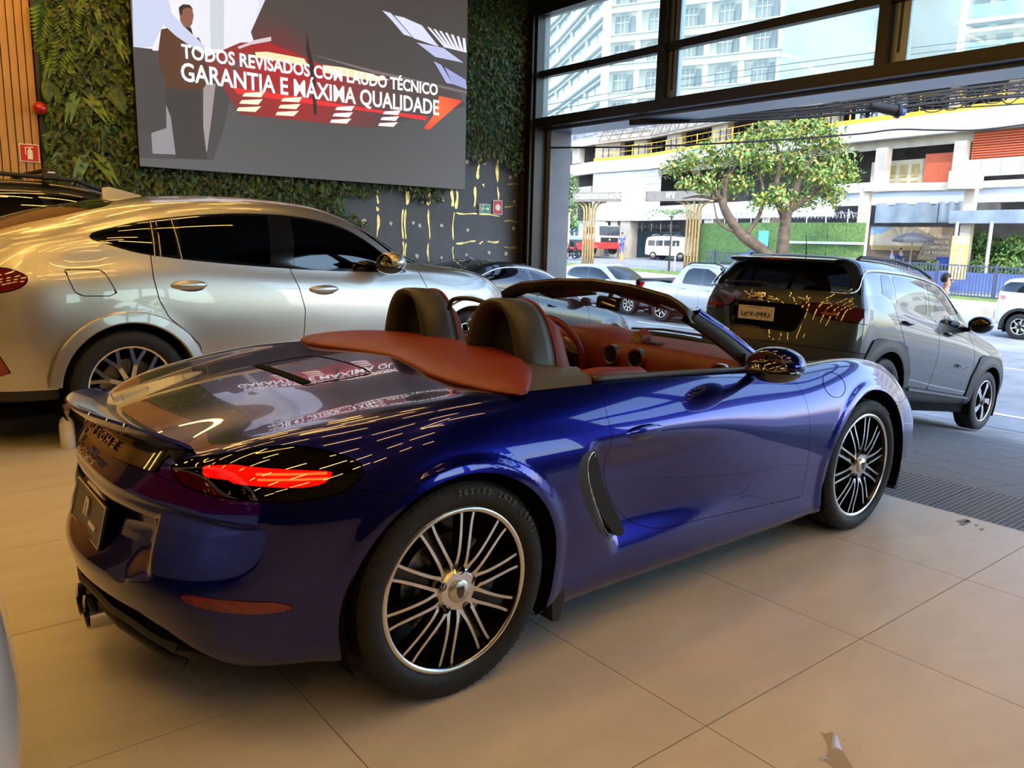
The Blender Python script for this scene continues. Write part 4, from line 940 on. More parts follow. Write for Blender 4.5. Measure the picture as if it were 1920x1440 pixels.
    for t in np.linspace(-.70, .70, 57):
        hump = .055 * math.exp(-((t - .345) / .20) ** 4); row = []
        wv = .016 * (1 - (t / .7) ** 2)
        for i, (px, pz) in enumerate(prof(t)):
            up = hump * (1 if 4 <= i <= 7 else 0.3 if i in (3, 8) else 0)
            row.append((px - .09 * math.exp(-((t - .345) / .19) ** 4) * (1 if 3 <= i <= 6 else 0), t, pz - .012 + up + wv * (i > 4)))
        G_.append(row)
    dm = MB(); dm.grid(G_); da = dm.build('dashboard', REDL, car, smooth=True)
    for yy, zz in ((.085, .842), (-.085, .842), (-.585, .835), (.60, .835)):
        v = MB(); v.lathe([(.040, 1.60), (.050, 1.597), (.052, 1.61), (.048, 1.64)], 24, 'X', (0, yy, zz)); v_ = v.build('air_vent', MACH, da, ang=40)
        vv = MB(); vv.cyl((1.618, yy, zz), (1.63, yy, zz), .043, n=24)
        for k in range(5): vv.bbox((1.603, yy - .036, zz - .028 + k * .014), (1.618, yy + .036, zz - .024 + k * .014))
        vv.build('vent_slats', BLACKP, da)
    ck = MB(); ck.cyl((1.70, -.0, .925), (1.76, 0, .935), .036, .042, 24); ck.build('clock', REDL, da, ang=40)
    cf = MB(); cf.cyl((1.697, 0, .9245), (1.699, 0, .925), .032, n=24); cf.build('clock_face', mat('gauge_face', (.45, .36, .20), rough=.3, noise=.2, nscale=30), da)
    for yy in (.27, .345, .42):
        gg = MB(); gg.cyl((1.52, yy, .865), (1.535, yy, .868), .042, n=20); gg.build('gauge', mat('gauge_face', ()), da)
    sc_ = MB(); sc_.bbox((1.585, -.12, .60), (1.60, .12, .78)); sc_.build('centre_screen', GLOSSB, da, bevel=.004)
    gr = MB()
    for k in range(9): gr.bbox((1.685, -.05 - .011 * k, .914), (1.75, -.054 - .011 * k, .921))
    gr.build('speaker_slats', mat('burgundy_dark', (.06, .008, .01), rough=.5, noise=.1, nscale=30), da)
    co = MB(); co.prism([(.75, .30), (.75, .52), (1.25, .55), (1.60, .72), (1.64, .70), (1.64, .30)], -.11, .11, 'XZ'); co.build('centre_console', REDL, car, bevel=.015)
    sh = MB(); sh.cyl((1.22, -.0, .55), (1.19, 0, .64), .012, .02); sh.ball((1.19, 0, .65), .028, 12, 8); sh.build('gear_knob', BLACKP, car, smooth=True)
    # steering wheel on the left
    ctr = Vector((1.465, .335, .845)); tilt = Matrix.Rotation(R(-22), 3, 'Y')
    sw = MB(); sw.tube([ctr + tilt @ Vector((0, .183 * math.cos(t), .183 * math.sin(t))) for t in np.linspace(0, 2 * math.pi, 48, endpoint=False)], .017, 10, closed=True)
    s_ = sw.build('steering_wheel', REDL, car, smooth=True)
    hb = MB(); hb.cyl(ctr + tilt @ Vector((-.03, 0, 0)), ctr + tilt @ Vector((.03, 0, 0)), .068, .075, 24); hb.build('airbag_hub', REDL, s_, bevel=.008)
    cr = MB(); cr.cyl(ctr + tilt @ Vector((-.034, 0, 0)), ctr + tilt @ Vector((-.031, 0, 0)), .015, .018, 6); cr.build('hub_crest', mat('gold_crest', (.55, .38, .12), rough=.3, metal=1., noise=.2, nscale=200), s_)
    sk_ = MB()
    for a_ in (0, math.pi, -math.pi / 2): sk_.cyl(ctr + tilt @ Vector((0, .06 * math.cos(a_), .06 * math.sin(a_))), ctr + tilt @ Vector((0, .178 * math.cos(a_), .178 * math.sin(a_))), .020, .013, 8)
    sk_.build('wheel_spokes', BLACKP, s_, smooth=True)
    cl = MB(); cl.cyl((1.43, .335, .84), (1.62, .335, .76), .035); cl.build('steering_column', BLACKP, car)
    # windscreen frame
    hz = lambda t: (1.40 - .055 * (t / .62) ** 2, t, np.interp(abs(t), [0, .25, .5, .58, .62], [1.222, 1.211, 1.180, 1.152, 1.128]))
    secs = []
    for t in np.linspace(-.62, .62, 41):
        c = Vector(hz(t)); nrm = Vector((0, -t * .45, 1)).normalized()
        fw = Vector((.9, 0, -.30)).normalized()
        P_ = [(-.035, -.030), (-.045, -.012), (-.030, .004), (0, .002), (.05, -.014), (.055, -.026), (.02, -.046), (-.02, -.050)]
        secs.append([c + fw * a_ + nrm * b_ for a_, b_ in P_])
    hd = MB(); hd.add([p for r_ in secs for p in r_], [(i * 8 + k, i * 8 + (k + 1) % 8, (i + 1) * 8 + (k + 1) % 8, (i + 1) * 8 + k) for i in range(40) for k in range(8)] + [tuple(range(8)), tuple(range(320, 328))])
    f_ = hd.build('windscreen_frame', ANTHR, car, ang=60)
    for sd in (-1, 1):
        pts = catmull([(1.345, sd * .618, 1.112), (1.46, sd * .655, 1.045), (1.60, sd * .690, .955), (1.76, sd * .722, .850)], 6)
        ip = MB(); G_ = []
        for p in pts:
            p = Vector(p); G_.append([p + Vector((-.022, sd * .002, -.026)), p + Vector((-.010, -sd * .05, -.022)), p + Vector((.045, -sd * .055, .012)), p + Vector((.055, -sd * .014, .022)), p + Vector((.024, sd * .016, .014)), p + Vector((-.006, sd * .016, -.008)), p + Vector((-.022, sd * .002, -.026))])
        ip.grid(G_); ip.build('pillar_trim', BLACKP, f_, smooth=True)
        op = MB(); G_ = []
        for p in pts:
            p = Vector(p); G_.append([p + Vector((.018, sd * .016, .008)), p + Vector((.024, sd * .019, .014)), p + Vector((.040, sd * .013, .025)), p + Vector((.058, -sd * .006, .029)), p + Vector((.052, -sd * .012, .016))])
        op.grid(G_); op.build('pillar_cover', BLUE, f_, smooth=True)
        qg = MB(); qg.prism([(1.585, .950), (1.66, .900), (1.70, .862), (1.60, .868)], sd * .715, sd * .730, 'XZ'); qg.build('mirror_triangle', BLACKP, f_)
    G_ = []
    for t in np.linspace(-1, 1, 25):
        top = Vector(hz(.59 * t)) + Vector((.05, 0, -.03)); bot = Vector((1.98 - .19 * abs(t) ** 2.2, .70 * t, .925 - .06 * t * t))
        G_.append([top.lerp(bot, u) + Vector((.02, 0, .03)) * (4 * u * (1 - u)) for u in np.linspace(0, 1, 9)])
    gl = MB(); gl.grid(G_); gl.build('windscreen', CARGLASS, car, smooth=True)
    cw = MB(); cw.tube([(1.985 - .19 * abs(t) ** 2.2, .70 * t, .918 - .06 * t * t) for t in np.linspace(-1, 1, 25)], .020, 8); cw.build('cowl', BLACKP, car, smooth=True)
    wp = MB(); wp.tube([(1.99, .30, .935), (1.96, .05, .955), (1.93, -.30, .955)], .007, 6); wp.build('wiper', BLACKP, car)
    rm = MB(); rm.box((1.455, -.03, 1.118), (.03, .20, .062), (0, R(8), R(-16))); r_ = rm.build('rear_view_mirror', BLACKP, car, bevel=.012)
    rg = MB(); rg.box((1.438, -.026, 1.117), (.004, .18, .048), (0, R(8), R(-16))); rg.build('mirror_glass', mat('mirror_face', (.30, .28, .26), rough=.03, metal=1., noise=.02, nscale=5), r_)
    rs = MB(); rs.cyl((1.46, -.03, 1.14), (1.49, -.02, 1.185), .012); rs.build('mirror_stem', BLACKP, r_)
    for y0, y1 in ((-.06, -.40), (.10, .42)):
        vs = MB(); vs.box((1.45, (y0 + y1) / 2, 1.147), (.10, abs(y1 - y0), .014), (R(8 if y0 < 0 else -8), R(18), 0)); vs.build('sun_visor', REDL if y0 < 0 else BLACKP, car, bevel=.005)
    # door mirrors
    for sd in (-1, 1):
        mm = MB(); mm.ball((1.47, sd * .955, .945), 1., 24, 14, (.105, .115, .070)); mm.V = [(min(v[0], 1.60) if v[0] > 1.405 else 1.405 + (v[0] - 1.405) * .1, v[1], v[2]) for v in mm.V]
        m_ = mm.build('door_mirror', BLUE, car, smooth=True)
        mg = MB(); mg.ball((1.402, sd * .952, .946), 1., 20, 8, (.004, .092, .055)); mg.build('mirror_glass', mat('mirror_face', ()), m_, smooth=True)
        ft = MB(); ft.tube([(1.62, sd * .755, .868), (1.56, sd * .83, .885), (1.50, sd * .92, .905)], [.03, .022, .03], 10); ft.build('mirror_foot', GLOSSB, m_, smooth=True)
        bz = MB(); bz.ball((1.452, sd * .955, .922), 1., 24, 12, (.11, .112, .052)); bz.build('mirror_base', GLOSSB, m_, smooth=True)
    # underbody, arch liners
    ub = MB(); ub.bbox((-.36, -.60, .15), (2.95, .66, .19)); ub.bbox((.42, -.80, .15), (2.05, .80, .22)); ub.build('underbody', DARK, car)
    for cx, cz, rr in (RA, FA):
        for sd in (-1, 1):
            ln = MB(); ln.lathe([(rr + .004, -.868 * 1), (rr + .004, -.50), (.05, -.50)], 40, 'Y', (cx, 0, cz), R(-115), R(115))
            if sd > 0: ln.V = [(a_, -b_, c_) for a_, b_, c_ in ln.V]
            ln.build('arch_liner', DARK, car)
    for sd in (-1, 1):
        fl_ = MB(); fl_.prism([(.385, .33), (.40, .12), (.43, .115), (.455, .20), (.42, .40)], sd * .62, sd * .855, 'XZ'); fl_.prism([(2.865, .33), (2.90, .13), (2.93, .12), (2.95, .25), (2.90, .40)], sd * .62, sd * .83, 'XZ'); fl_.build('mud_flap', BLACKP, car)
    # wheels
    def wheel(loc, R_, w, flip, txt):
        o = wheel_common('wheel', car, loc, R_, w, .262, flip)
        yo = -w / 2
        for k in range(10):
            a0 = 2 * math.pi * (k + .25) / 10
            top = MB(); side_ = MB()
            for s_ in (-1, 1):
                cp = [(.058, a0 + s_ * R(17.2), .012), (.085, a0 + s_ * R(12.5), .006), (.12, a0 + s_ * R(8.2), .002), (.17, a0 + s_ * R(5.9), .004), (.215, a0 + s_ * R(5.2), .008), (.252, a0 + s_ * R(5.4), .010)]
                cp = catmull([(r_ * math.sin(t), r_ * math.cos(t), d_) for r_, t, d_ in cp], 3)
                L_, Rr, Lb, Rb = [], [], [], []
                for i, p in enumerate(cp):
                    tn = cp[min(i + 1, len(cp) - 1)] - cp[max(i - 1, 0)]; nv = np.array([-tn[1], tn[0]]) / np.hypot(tn[0], tn[1]) * np.interp(i, [0, 4, len(cp) - 1], [.0085, .0052, .0042])
                    yy = yo + .016 + p[2] * 1.0
                    L_.append((p[0] + nv[0], yy, p[1] + nv[1])); Rr.append((p[0] - nv[0], yy, p[1] - nv[1]))
                    Lb.append((p[0] + nv[0] * 1.25, yy + .038, p[1] + nv[1] * 1.25)); Rb.append((p[0] - nv[0] * 1.25, yy + .038, p[1] - nv[1] * 1.25))
                top.grid([L_, Rr]); side_.grid([Lb, L_]); side_.grid([Rr, Rb])
            bw = [(r_ * math.sin(a0 + t), yo + .046, r_ * math.cos(a0 + t)) for r_, t in ((.09, -R(10)), (.13, -R(7)), (.20, -R(5)), (.256, -R(5)), (.256, R(5)), (.20, R(5)), (.13, R(7)), (.09, R(10)))]
            side_.add(bw, [tuple(range(8))])
            sp_ = top.build('spoke', MACH, o, ang=40); side_.build('spoke', ALLOYD, o, ang=40)
        hb = MB(); hb.lathe([(.0, yo + .014), (.06, yo + .016), (.072, yo + .03), (.085, yo + .06)], 32, 'Y'); hb.build('hub', MACH, o, ang=40)
        cp_ = MB(); cp_.lathe([(0, yo + .004), (.030, yo + .005), (.036, yo + .009), (.037, yo + .02)], 32, 'Y'); c_ = cp_.build('hub_cap', mat('cap_silver', (.62, .60, .55), rough=.3, metal=.9, noise=.05, nscale=40), o, ang=40)
        cs = MB(); cs.prism([(-.013, .018), (.013, .018), (.014, .0), (.008, -.015), (0, -.020), (-.008, -.015), (-.014, 0)], yo + .0025, yo + .006, 'XZ'); 
        for k in range(4): cs.bbox((-.012 + k * .007, yo + .0015, .004), (-.009 + k * .007, yo + .004, .016))
        cs.build('cap_crest', mat('cap_engraving', (.10, .085, .07), rough=.4, metal=.7, noise=.2, nscale=200), o)
        for k in range(5):
            a0 = 2 * math.pi * (k + .1) / 5; lg = MB(); c0 = (.066 * math.sin(a0), .066 * math.cos(a0))
            lg.lathe([(.0135, yo + .012), (.0135, yo + .034), (.008, yo + .034), (.008, yo + .022), (0, yo + .022)], 10, 'Y', (c0[0], 0, c0[1])); lg.build('lug_nut', GLOSSB, o, ang=40)
        bd = MB(); bd.lathe([(.09, yo + .085), (.165, yo + .085), (.165, yo + .115), (.09, yo + .115)], 48, 'Y')
        b_ = bd.build('brake_disc', DISC, o, ang=40)
        hl = MB()
        for k in range(30):
            for j, r_ in enumerate((.105, .125, .145)):
                t = 2 * math.pi * k / 30 + j * .09; hl.add([(r_ * math.sin(t) + .003 * math.cos(u), yo + .0845, r_ * math.cos(t) + .003 * math.sin(u)) for u in np.linspace(0, 6.283, 6, endpoint=False)], [(0, 1, 2, 3, 4, 5)])
        h_ = hl.build('disc_holes', DARK, o, fix=False); h_['kind'] = 'stuff'
        ca = MB(); ca.lathe([(.125, yo + .075), (.185, yo + .075), (.185, yo + .14), (.125, yo + .14)], 12, 'Y', (0, 0, 0), R(70), R(125)); ca.build('brake_caliper', CALIP, o)
        tread_blocks(o, R_, w)
        TX = mat('tyre_letter', (.10, .105, .105), rough=.6, noise=.1, nscale=80)
        rt = (.262 + R_) / 2 + .012
        for i, chh in enumerate(txt):
            if chh == ' ': continue
            a0 = R(-2 + i * 4.1)
            text_obj('tyre_letter', chh, .026, (rt * math.sin(a0), yo * 1.002 - .0005, rt * math.cos(a0)), (R(90), a0, 0), TX, o, depth=.0006, bold=.0006)
        return o
    for sd in (-1, 1):
        wheel((0, sd * .745, .345), .347, .262, sd > 0, '265/35 ZR20 (99Y)' if sd < 0 else '')
        wheel((2.475, sd * .742, .335), .336, .235, sd > 0, '235/35 ZR20' if sd < 0 else '')
    car.location = (0, 0, 0)
    return car
roadster = build_roadster()

# ================================================================ closed cars
def auto_cage(kc, T, rearx, frontx):
    'T rows: x, half width, sill z, waist z, belt z, (y7,z7), (y8,z8), (y9,z9), zc, {row: dx}'
    S = []
    for r in T:
        x, hw, sl, zw, zb, p7, p8, p9, zc = r[:9]; dx = r[9] if len(r) > 9 else {}
        rows = [(hw * .66, sl + .02), (hw - .09, sl), (hw - .03, sl + .10), (hw - .008, sl + (zw - sl) * .6), (hw, zw), (hw - .018, zw + (zb - zw) * .62), (hw - .055, zb), p7, p8, p9, (0, zc)]
        S.append([(x + dx.get(k, 0), a, b) for k, (a, b) in enumerate(rows)])
    def cols(C, xs):
        nc = 10 - kc; out = []
        for i in range(nc):
            f = i / nc; yc = S[C][10 - i][1] / max(.001, S[C][kc][1])
            out.append([(xs[k] + (S[C][k][0] - xs[k]) * yc ** 2.6, S[C][k][1] * yc, S[C][k][2]) for k in range(kc)])
        return out
    return S, cols(0, rearx), cols(-1, frontx), kc
def make_skin(cg, level=3, crease=None):
    V, F, idx = cage(*cg)
    co, fc, no = subsurf(V, F, level); c = co[fc].mean(1)
    return Skin(co, no, [tuple(f) for f in fc[c[:, 1] < 0].tolist()]).used()
def flare(sk, arches, amt=.02, w=.09):
    V = sk.V; x, y, z = V.T.copy()
    for cx, cz, rr in arches:
        r = np.hypot(x - cx, z - cz); V[:, 1] -= amt * sm(.55, .7, -y) * sm(rr + w, rr + w - .03, r)
    FN = np.array(sk.F); fn = np.cross(V[FN[:, 2]] - V[FN[:, 0]], V[FN[:, 3]] - V[FN[:, 1]]); nn = np.zeros_like(V)
    for k in range(4): np.add.at(nn, FN[:, k], fn)
    nn[np.abs(V[:, 1]) < 1e-5, 1] = 0; sk.N = nn / np.maximum(1e-12, np.linalg.norm(nn, axis=1))[:, None]
    return sk
AX = {'side': [0, 2], 'top': [0, 1], 'rear': [1, 2]}
def car_panels(car, sk, arches, items, pm, gap=.004, rim=.01, shell=True, shell_cut=None, body='body', underz=.2):
    base = sk
    for cx, cz, rr in arches:
        q = base.V; base = base.clip(np.where(q[:, 1] < -.5, np.hypot(q[:, 0] - cx, q[:, 2] - cz) - rr, .5))
    rest = base; made = {}
    cuts = []
    for it in items:
        part, pl, poly, m, cond, g, mode = it[:7]; off = it[7] if len(it) > 7 else 0.
        d = np.where(cond(rest.V), sdf(rest.V[:, AX[pl]], poly), -.5)
        pc = rest.clip(d - g / 2)
        if not it[8:] or it[8]: rest = rest.clip(-d - g / 2)
        if not pc.F: continue
        pc = pc.offset(off)
        if mode == 'both': made.setdefault(part, []).append(skin_obj(part, pc, m, car, both=True, rim=rim))
        elif mode == 'right': made.setdefault(part, []).append(skin_obj(part, pc, m, car, rim=rim))
        else:
            for sd in (-1, 1): made.setdefault(part, []).append(skin_obj(part, pc, m, car, side=sd, rim=rim))
    made[body] = [skin_obj(body, rest, pm, car, both=True, rim=rim)]
    if shell:
        sh = base
        if shell_cut:
            for pl, poly, cond in shell_cut: sh = sh.clip(np.where(cond(sh.V), -sdf(sh.V[:, AX[pl]], poly), .5))
        made['shell'] = [skin_obj('inner_shell', sh.offset(-.02), DARK, car, both=True, rim=0)]
    x0, x1 = sk.V[:, 0].min(), sk.V[:, 0].max(); hw = -sk.V[:, 1].min()
    ub = MB(); ub.bbox((x0 + .25, -hw * .72, underz), (x1 - .25, hw * .72, underz + .08))
    ub.bbox((arches[0][0] + arches[0][2], -hw + .1, underz), (arches[1][0] - arches[1][2], hw - .1, underz + .1)); ub.build('underbody', DARK, car)
    for cx, cz, rr in arches:
        for sd in (-1, 1):
            ln = MB(); ln.lathe([(rr + .003, -hw + .03), (rr + .003, -hw * .5), (.05, -hw * .5)], 24, 'Y', (cx, 0, cz), R(-115), R(115))
            if sd > 0: ln.V = [(a, -b, c) for a, b, c in ln.V]
            ln.build('arch_liner', DARK, car)
    return made, base
def spoke_wheel(car, loc, R_, w, rim_r, flip, style, face=MACH, back=ALLOYD, n=40):
    o = wheel_common('wheel', car, loc, R_, w, rim_r, flip, n); yo = -w / 2
    def blade(pts, wid, depth=.03):
        L_, Q_, Lb, Qb = [], [], [], []
        for i, (r_, a, d_) in enumerate(pts):
            p = np.array([r_ * math.sin(a), r_ * math.cos(a)]); r2, a2, _ = pts[min(i + 1, len(pts) - 1)]; r1, a1, _ = pts[max(i - 1, 0)]
            tn = np.array([r2 * math.sin(a2) - r1 * math.sin(a1), r2 * math.cos(a2) - r1 * math.cos(a1)]); tn /= max(1e-9, np.hypot(*tn)); nv = np.array([-tn[1], tn[0]]) * wid[i]
            y_ = yo + .016 + d_; L_.append((p[0] + nv[0], y_, p[1] + nv[1])); Q_.append((p[0] - nv[0], y_, p[1] - nv[1]))
            Lb.append((p[0] + nv[0] * 1.2, y_ + depth, p[1] + nv[1] * 1.2)); Qb.append((p[0] - nv[0] * 1.2, y_ + depth, p[1] - nv[1] * 1.2))
        t = MB(); t.grid([L_, Q_]); s_ = t.build('spoke', face, o, ang=40); b = MB(); b.grid([Lb, L_]); b.grid([Q_, Qb]); b.grid([Qb, Lb]); b.build('spoke_side', back, s_, ang=40) if False else b.build('spoke', back, o, ang=40)
    rr = rim_r - .012
    if style[0] == 'Y':
        n_ = style[1]
        for k in range(n_):
            a0 = 2 * math.pi * (k + .3) / n_; h = math.pi / n_ * .52
            blade([(.05, a0, .014), (rr * .58, a0, .004)], [.016, .014])
            for s_ in (-1, 1): blade([(rr * .56, a0, .004), (rr, a0 + s_ * h, .01)], [.0125, .012])
    elif style[0] == 'twist':
        n_ = style[1]
        for k in range(n_):
            a0 = 2 * math.pi * (k + style[2]) / n_
            blade([(.04, a0 - .10, .012), (rr * .5, a0, .004), (rr, a0 + .10, .008)], [.022, .026, .040])
    else:
        n_ = style[1]
        for k in range(n_):
            a0 = 2 * math.pi * (k + .2) / n_; blade([(.04, a0, .012), (rr, a0, .008)], [.02, .018])
    hb = MB(); hb.lathe([(0, yo + .012), (.045, yo + .014), (.065, yo + .03), (.07, yo + .07)], 24, 'Y'); hb.build('hub_cap', back, o, ang=40)
    bd = MB(); bd.lathe([(.08, yo + .09), (rim_r * .66, yo + .09), (rim_r * .66, yo + .11), (.08, yo + .11)], 32, 'Y'); bd.build('brake_disc', DISC, o, ang=40)
    return o
ANY = lambda V: np.ones(len(V), bool)

# ---------------------------------------------------------------- silver coupe SUV
SILVER = paint('silver_paint', (.50, .485, .455), metal=.85, rough=.33, flake=.12)
def build_coupe_suv():
    car = empty('coupe_suv', (-.1, 3.9, 0), (0, 0, R(5)), 'large silver coupe style SUV with dark tinted windows, parked left of the blue roadster', 'car')
    T = [(-.90, .80, .34, .80, 1.12, (.66, 1.195), (.48, 1.235), (.24, 1.25), 1.255, {8: -.05, 9: -.08, 10: -.09, 7: -.02}),
         (-.64, .955, .33, .84, 1.16, (.82, 1.285), (.70, 1.365), (.42, 1.405), 1.42),
         (-.30, .985, .33, .85, 1.20, (.885, 1.36), (.72, 1.455), (.45, 1.515), 1.535),
         (.10, 1.0, .33, .86, 1.225, (.88, 1.42), (.74, 1.535), (.50, 1.60), 1.622),
         (.55, .99, .32, .86, 1.20, (.87, 1.42), (.745, 1.582), (.52, 1.648), 1.675),
         (1.00, .98, .31, .85, 1.165, (.865, 1.40), (.745, 1.592), (.53, 1.668), 1.696),
         (1.45, .975, .31, .84, 1.14, (.865, 1.37), (.74, 1.565), (.53, 1.650), 1.682),
         (1.85, .975, .31, .82, 1.12, (.875, 1.30), (.75, 1.47), (.55, 1.575), 1.615),
         (2.25, .98, .32, .80, 1.10, (.90, 1.16), (.82, 1.24), (.62, 1.37), 1.41),
         (2.62, .985, .33, .79, 1.07, (.90, 1.125), (.80, 1.165), (.56, 1.20), 1.215),
         (2.98, .99, .34, .77, 1.03, (.89, 1.095), (.74, 1.135), (.45, 1.145), 1.15),
         (3.32, .955, .34, .72, .96, (.83, 1.03), (.66, 1.085), (.40, 1.10), 1.105),
         (3.60, .80, .32, .66, .86, (.62, .94), (.46, .985), (.23, 1.0), 1.005, {7: .03, 8: .05, 9: .07, 10: .08})]
    sk = make_skin(auto_cage(6, T, [-.75, -.98, -1.06, -1.09, -1.08, -1.05], [3.65, 3.80, 3.84, 3.86, 3.84, 3.79]))
    A = [(0, .375, .435), (2.975, .375, .43)]
    sk = flare(sk, A, .006, .10)
    dlo = catmull([(-.185, 1.362), (-.13, 1.395), (.10, 1.455), (.30, 1.492), (.62, 1.532), (.955, 1.552), (1.35, 1.545), (1.70, 1.492), (1.95, 1.385), (2.16, 1.23), (2.28, 1.135), (2.27, 1.108), (2.0, 1.118), (1.60, 1.130), (1.254, 1.148), (.75, 1.185), (.35, 1.225), (.10, 1.262), (-.06, 1.308), (-.16, 1.34)], 4, True)
    inn = lambda a, b: [p for p in [(a, 1.9), (a, .9), (b, .9), (b, 1.9)]]
    up = lambda V: (V[:, 2] > 1.09) & (V[:, 1] < -.5) & (V[:, 0] < 2.35)
    q = lambda V: V[:, 1] < -.5
    side_w = lambda V, a, b: up(V) & (V[:, 0] > a) & (V[:, 0] < b)
    rg = [(-.95, -.52), (-.80, -.56), (-.60, -.62), (-.30, -.64), (.02, -.62), (.10, -.5), (.13, 0), (.10, .5), (.02, .62), (-.6, .62), (-.95, .52), (-.98, 0)]
    ws = [(1.62, -.60), (1.9, -.70), (2.2, -.80), (2.42, -.83), (2.62, -.72), (2.76, -.3), (2.78, 0), (2.76, .3), (2.62, .72), (2.42, .83), (1.9, .70), (1.62, .6), (1.55, 0)]
    lamp = catmull([(-1.2, 1.06), (-.86, 1.125), (-.70, 1.168), (-.60, 1.145), (-.555, 1.108), (-.585, 1.055), (-.68, 1.02), (-.85, 1.0), (-1.2, .99)], 4, True)
    its = [('rear_window', 'top', rg, PRIVACY, lambda V: V[:, 2] > 1.28, .006, 'both', -.004), ('windscreen', 'top', ws, PRIVACY, lambda V: V[:, 2] > 1.12, .006, 'both', -.004),
           ('window_frame', 'side', dlo, GLOSSB, up, .003, 'sides', -.002)]
    doors = [('rear_door', 'side', [(.18, 1.30), (.175, 1.10), (.20, .95), (.26, .825), (.36, .735), (.47, .62), (.50, .40), (1.22, .385), (1.285, .60), (1.30, .84), (1.26, 1.0), (1.21, 1.135), (1.2, 1.22)], SILVER, q, .007, 'sides'),
             ('front_door', 'side', [(1.2, 1.22), (1.21, 1.135), (1.26, 1.0), (1.30, .84), (1.285, .60), (1.22, .385), (2.36, .36), (2.47, .55), (2.51, .80), (2.50, .96), (2.42, 1.15), (2.38, 1.25)], SILVER, q, .007, 'sides'),
             ('tail_lamp', 'side', lamp, mat('deep_red_lamp', (.12, .003, .006), rough=.08, coat=1., noise=.3, nscale=60), lambda V: (V[:, 0] < -.5), .006, 'sides', .004),
             ('fuel_flap', 'side', [(-.35, 1.155), (-.13, 1.155), (-.06, 1.00), (-.09, .985), (-.28, .99), (-.31, 1.02)], SILVER, q, .006, 'right'),
             ('lower_bumper', 'side', [(-2, .44), (-.43, .40), (-.30, .2), (-2, .2)], BLACKP, ANY, .004, 'both'),
             ('bumper_reflector', 'side', [(-.86, .74), (-.74, .66), (-.68, .52), (-.78, .50), (-.92, .60)], REDLENS, lambda V: V[:, 1] < -.5, .004, 'sides', .003),
             ('sill_cover', 'side', [(.44, .42), (.5, .2), (2.5, .2), (2.55, .38)], SILVER, q, .005, 'sides')]
    made, base = car_panels(car, sk, A, its + doors, SILVER, rim=.012)
    # separate panes with bright dividers
    dq = base.clip(np.where(up(base.V), sdf(base.V[:, [0, 2]], dlo) - .018, -.5))
    for nm, a, b in (('quarter_pane', -.3, .195), ('rear_pane', .245, .36), ('rear_pane', .375, 1.05), ('front_pane', 1.25, 2.4)):
        s0 = 0. if nm == 'quarter_pane' else .10
        d = np.minimum(dq.V[:, 0] - a + (dq.V[:, 2] - 1.2) * (-s0 * 0 if a < .3 else -.14), b - dq.V[:, 0] - (dq.V[:, 2] - 1.2) * (-.14 if b > .5 else 0))
        pc = dq.clip(d)
        for sd in (-1, 1): skin_obj(nm, pc.offset(.002), PRIVACY, car, side=sd, rim=.004)
    for sd in (-1, 1):
        st = MB(); X = [p for p in dlo if p[1] < 1.33]
        on = lambda px, pz: side_y(base, px, pz)
        for x0, x1, z0, z1 in ((.205, .222, 1.235, 1.475), (.243, .258, 1.23, 1.475), (.385, .365, 1.22, 1.50)):
            st.tube([(x0, sd * (on(x0, z0) + .003), z0), ((x0 + x1) / 2, sd * (on((x0 + x1) / 2, (z0 + z1) / 2) + .003), (z0 + z1) / 2), (x1, sd * (on(x1, z1) + .003), z1)], .005, 6)
        st.build('pillar_strip', mat('satin_strip', (.35, .35, .35), rough=.25, metal=1., noise=.05, nscale=60), car)
        for hx, hz in ((.41, 1.045), (1.473, .990)):
            h = MB(); h.ball((hx, sd * (on(hx, hz) + .012), hz), 1., 20, 10, (.125, .022, .034)); h.build('door_handle', SILVER, car, smooth=True)
            c_ = MB(); c_.ball((hx, sd * (on(hx, hz) - .002), hz - .012), 1., 20, 10, (.115, .012, .040)); c_.build('handle_recess', mat('recess_grey', (.08, .078, .075), rough=.4, metal=.5, noise=.1, nscale=40), car, smooth=True)
        m = MB(); m.ball((2.02, sd * 1.10, 1.205), 1., 24, 14, (.11, .135, .085)); m.V = [(v[0] if v[0] > 1.95 else 1.95 + (v[0] - 1.95) * .12, v[1], v[2]) for v in m.V]; mo = m.build('door_mirror', SILVER, car, smooth=True)
        m2 = MB(); m2.tube([(2.16, sd * .90, 1.13), (2.08, sd * 1.02, 1.15)], .03, 8); m2.ball((2.0, sd * 1.10, 1.165), 1., 20, 10, (.105, .13, .06)); m2.build('mirror_base', GLOSSB, mo, smooth=True)
        mg = MB(); mg.ball((1.945, sd * 1.10, 1.205), 1., 16, 8, (.003, .115, .065)); mg.build('mirror_glass', mat('mirror_face', ()), mo, smooth=True)
        ex = MB(); ex.box((-.98, sd * .55, .43), (.12, .22, .07)); ex.build('exhaust_pipe', CHROME, car, bevel=.012)
        hl = MB(); hl.ball((3.42, sd * .74, .86), 1., 20, 10, (.24, .12, .075)); hl.build('head_lamp', CLEARL, car, smooth=True)
        # wheel arch moulding
        for cx, cz, rr in A:
            ar = MB(); G_ = []
            for t in np.linspace(R(-84), R(103), 41):
                G_.append([(cx + r_ * math.sin(t), sd * yy, cz + r_ * math.cos(t)) for r_, yy in ((rr + .075, .996), (rr + .065, 1.014), (rr + .005, 1.022), (rr - .004, 1.014), (rr - .004, .94))])
            ar.grid(G_); ar.build('arch_moulding', SILVER, car, ang=35)
    gr = MB()
    for sd in (-1, 1):
        for k in range(8): gr.bbox((3.83, sd * (.06 + k * .035), .62), (3.88, sd * (.075 + k * .035), .86))
    gr.build('front_grille', BLACKP, car)
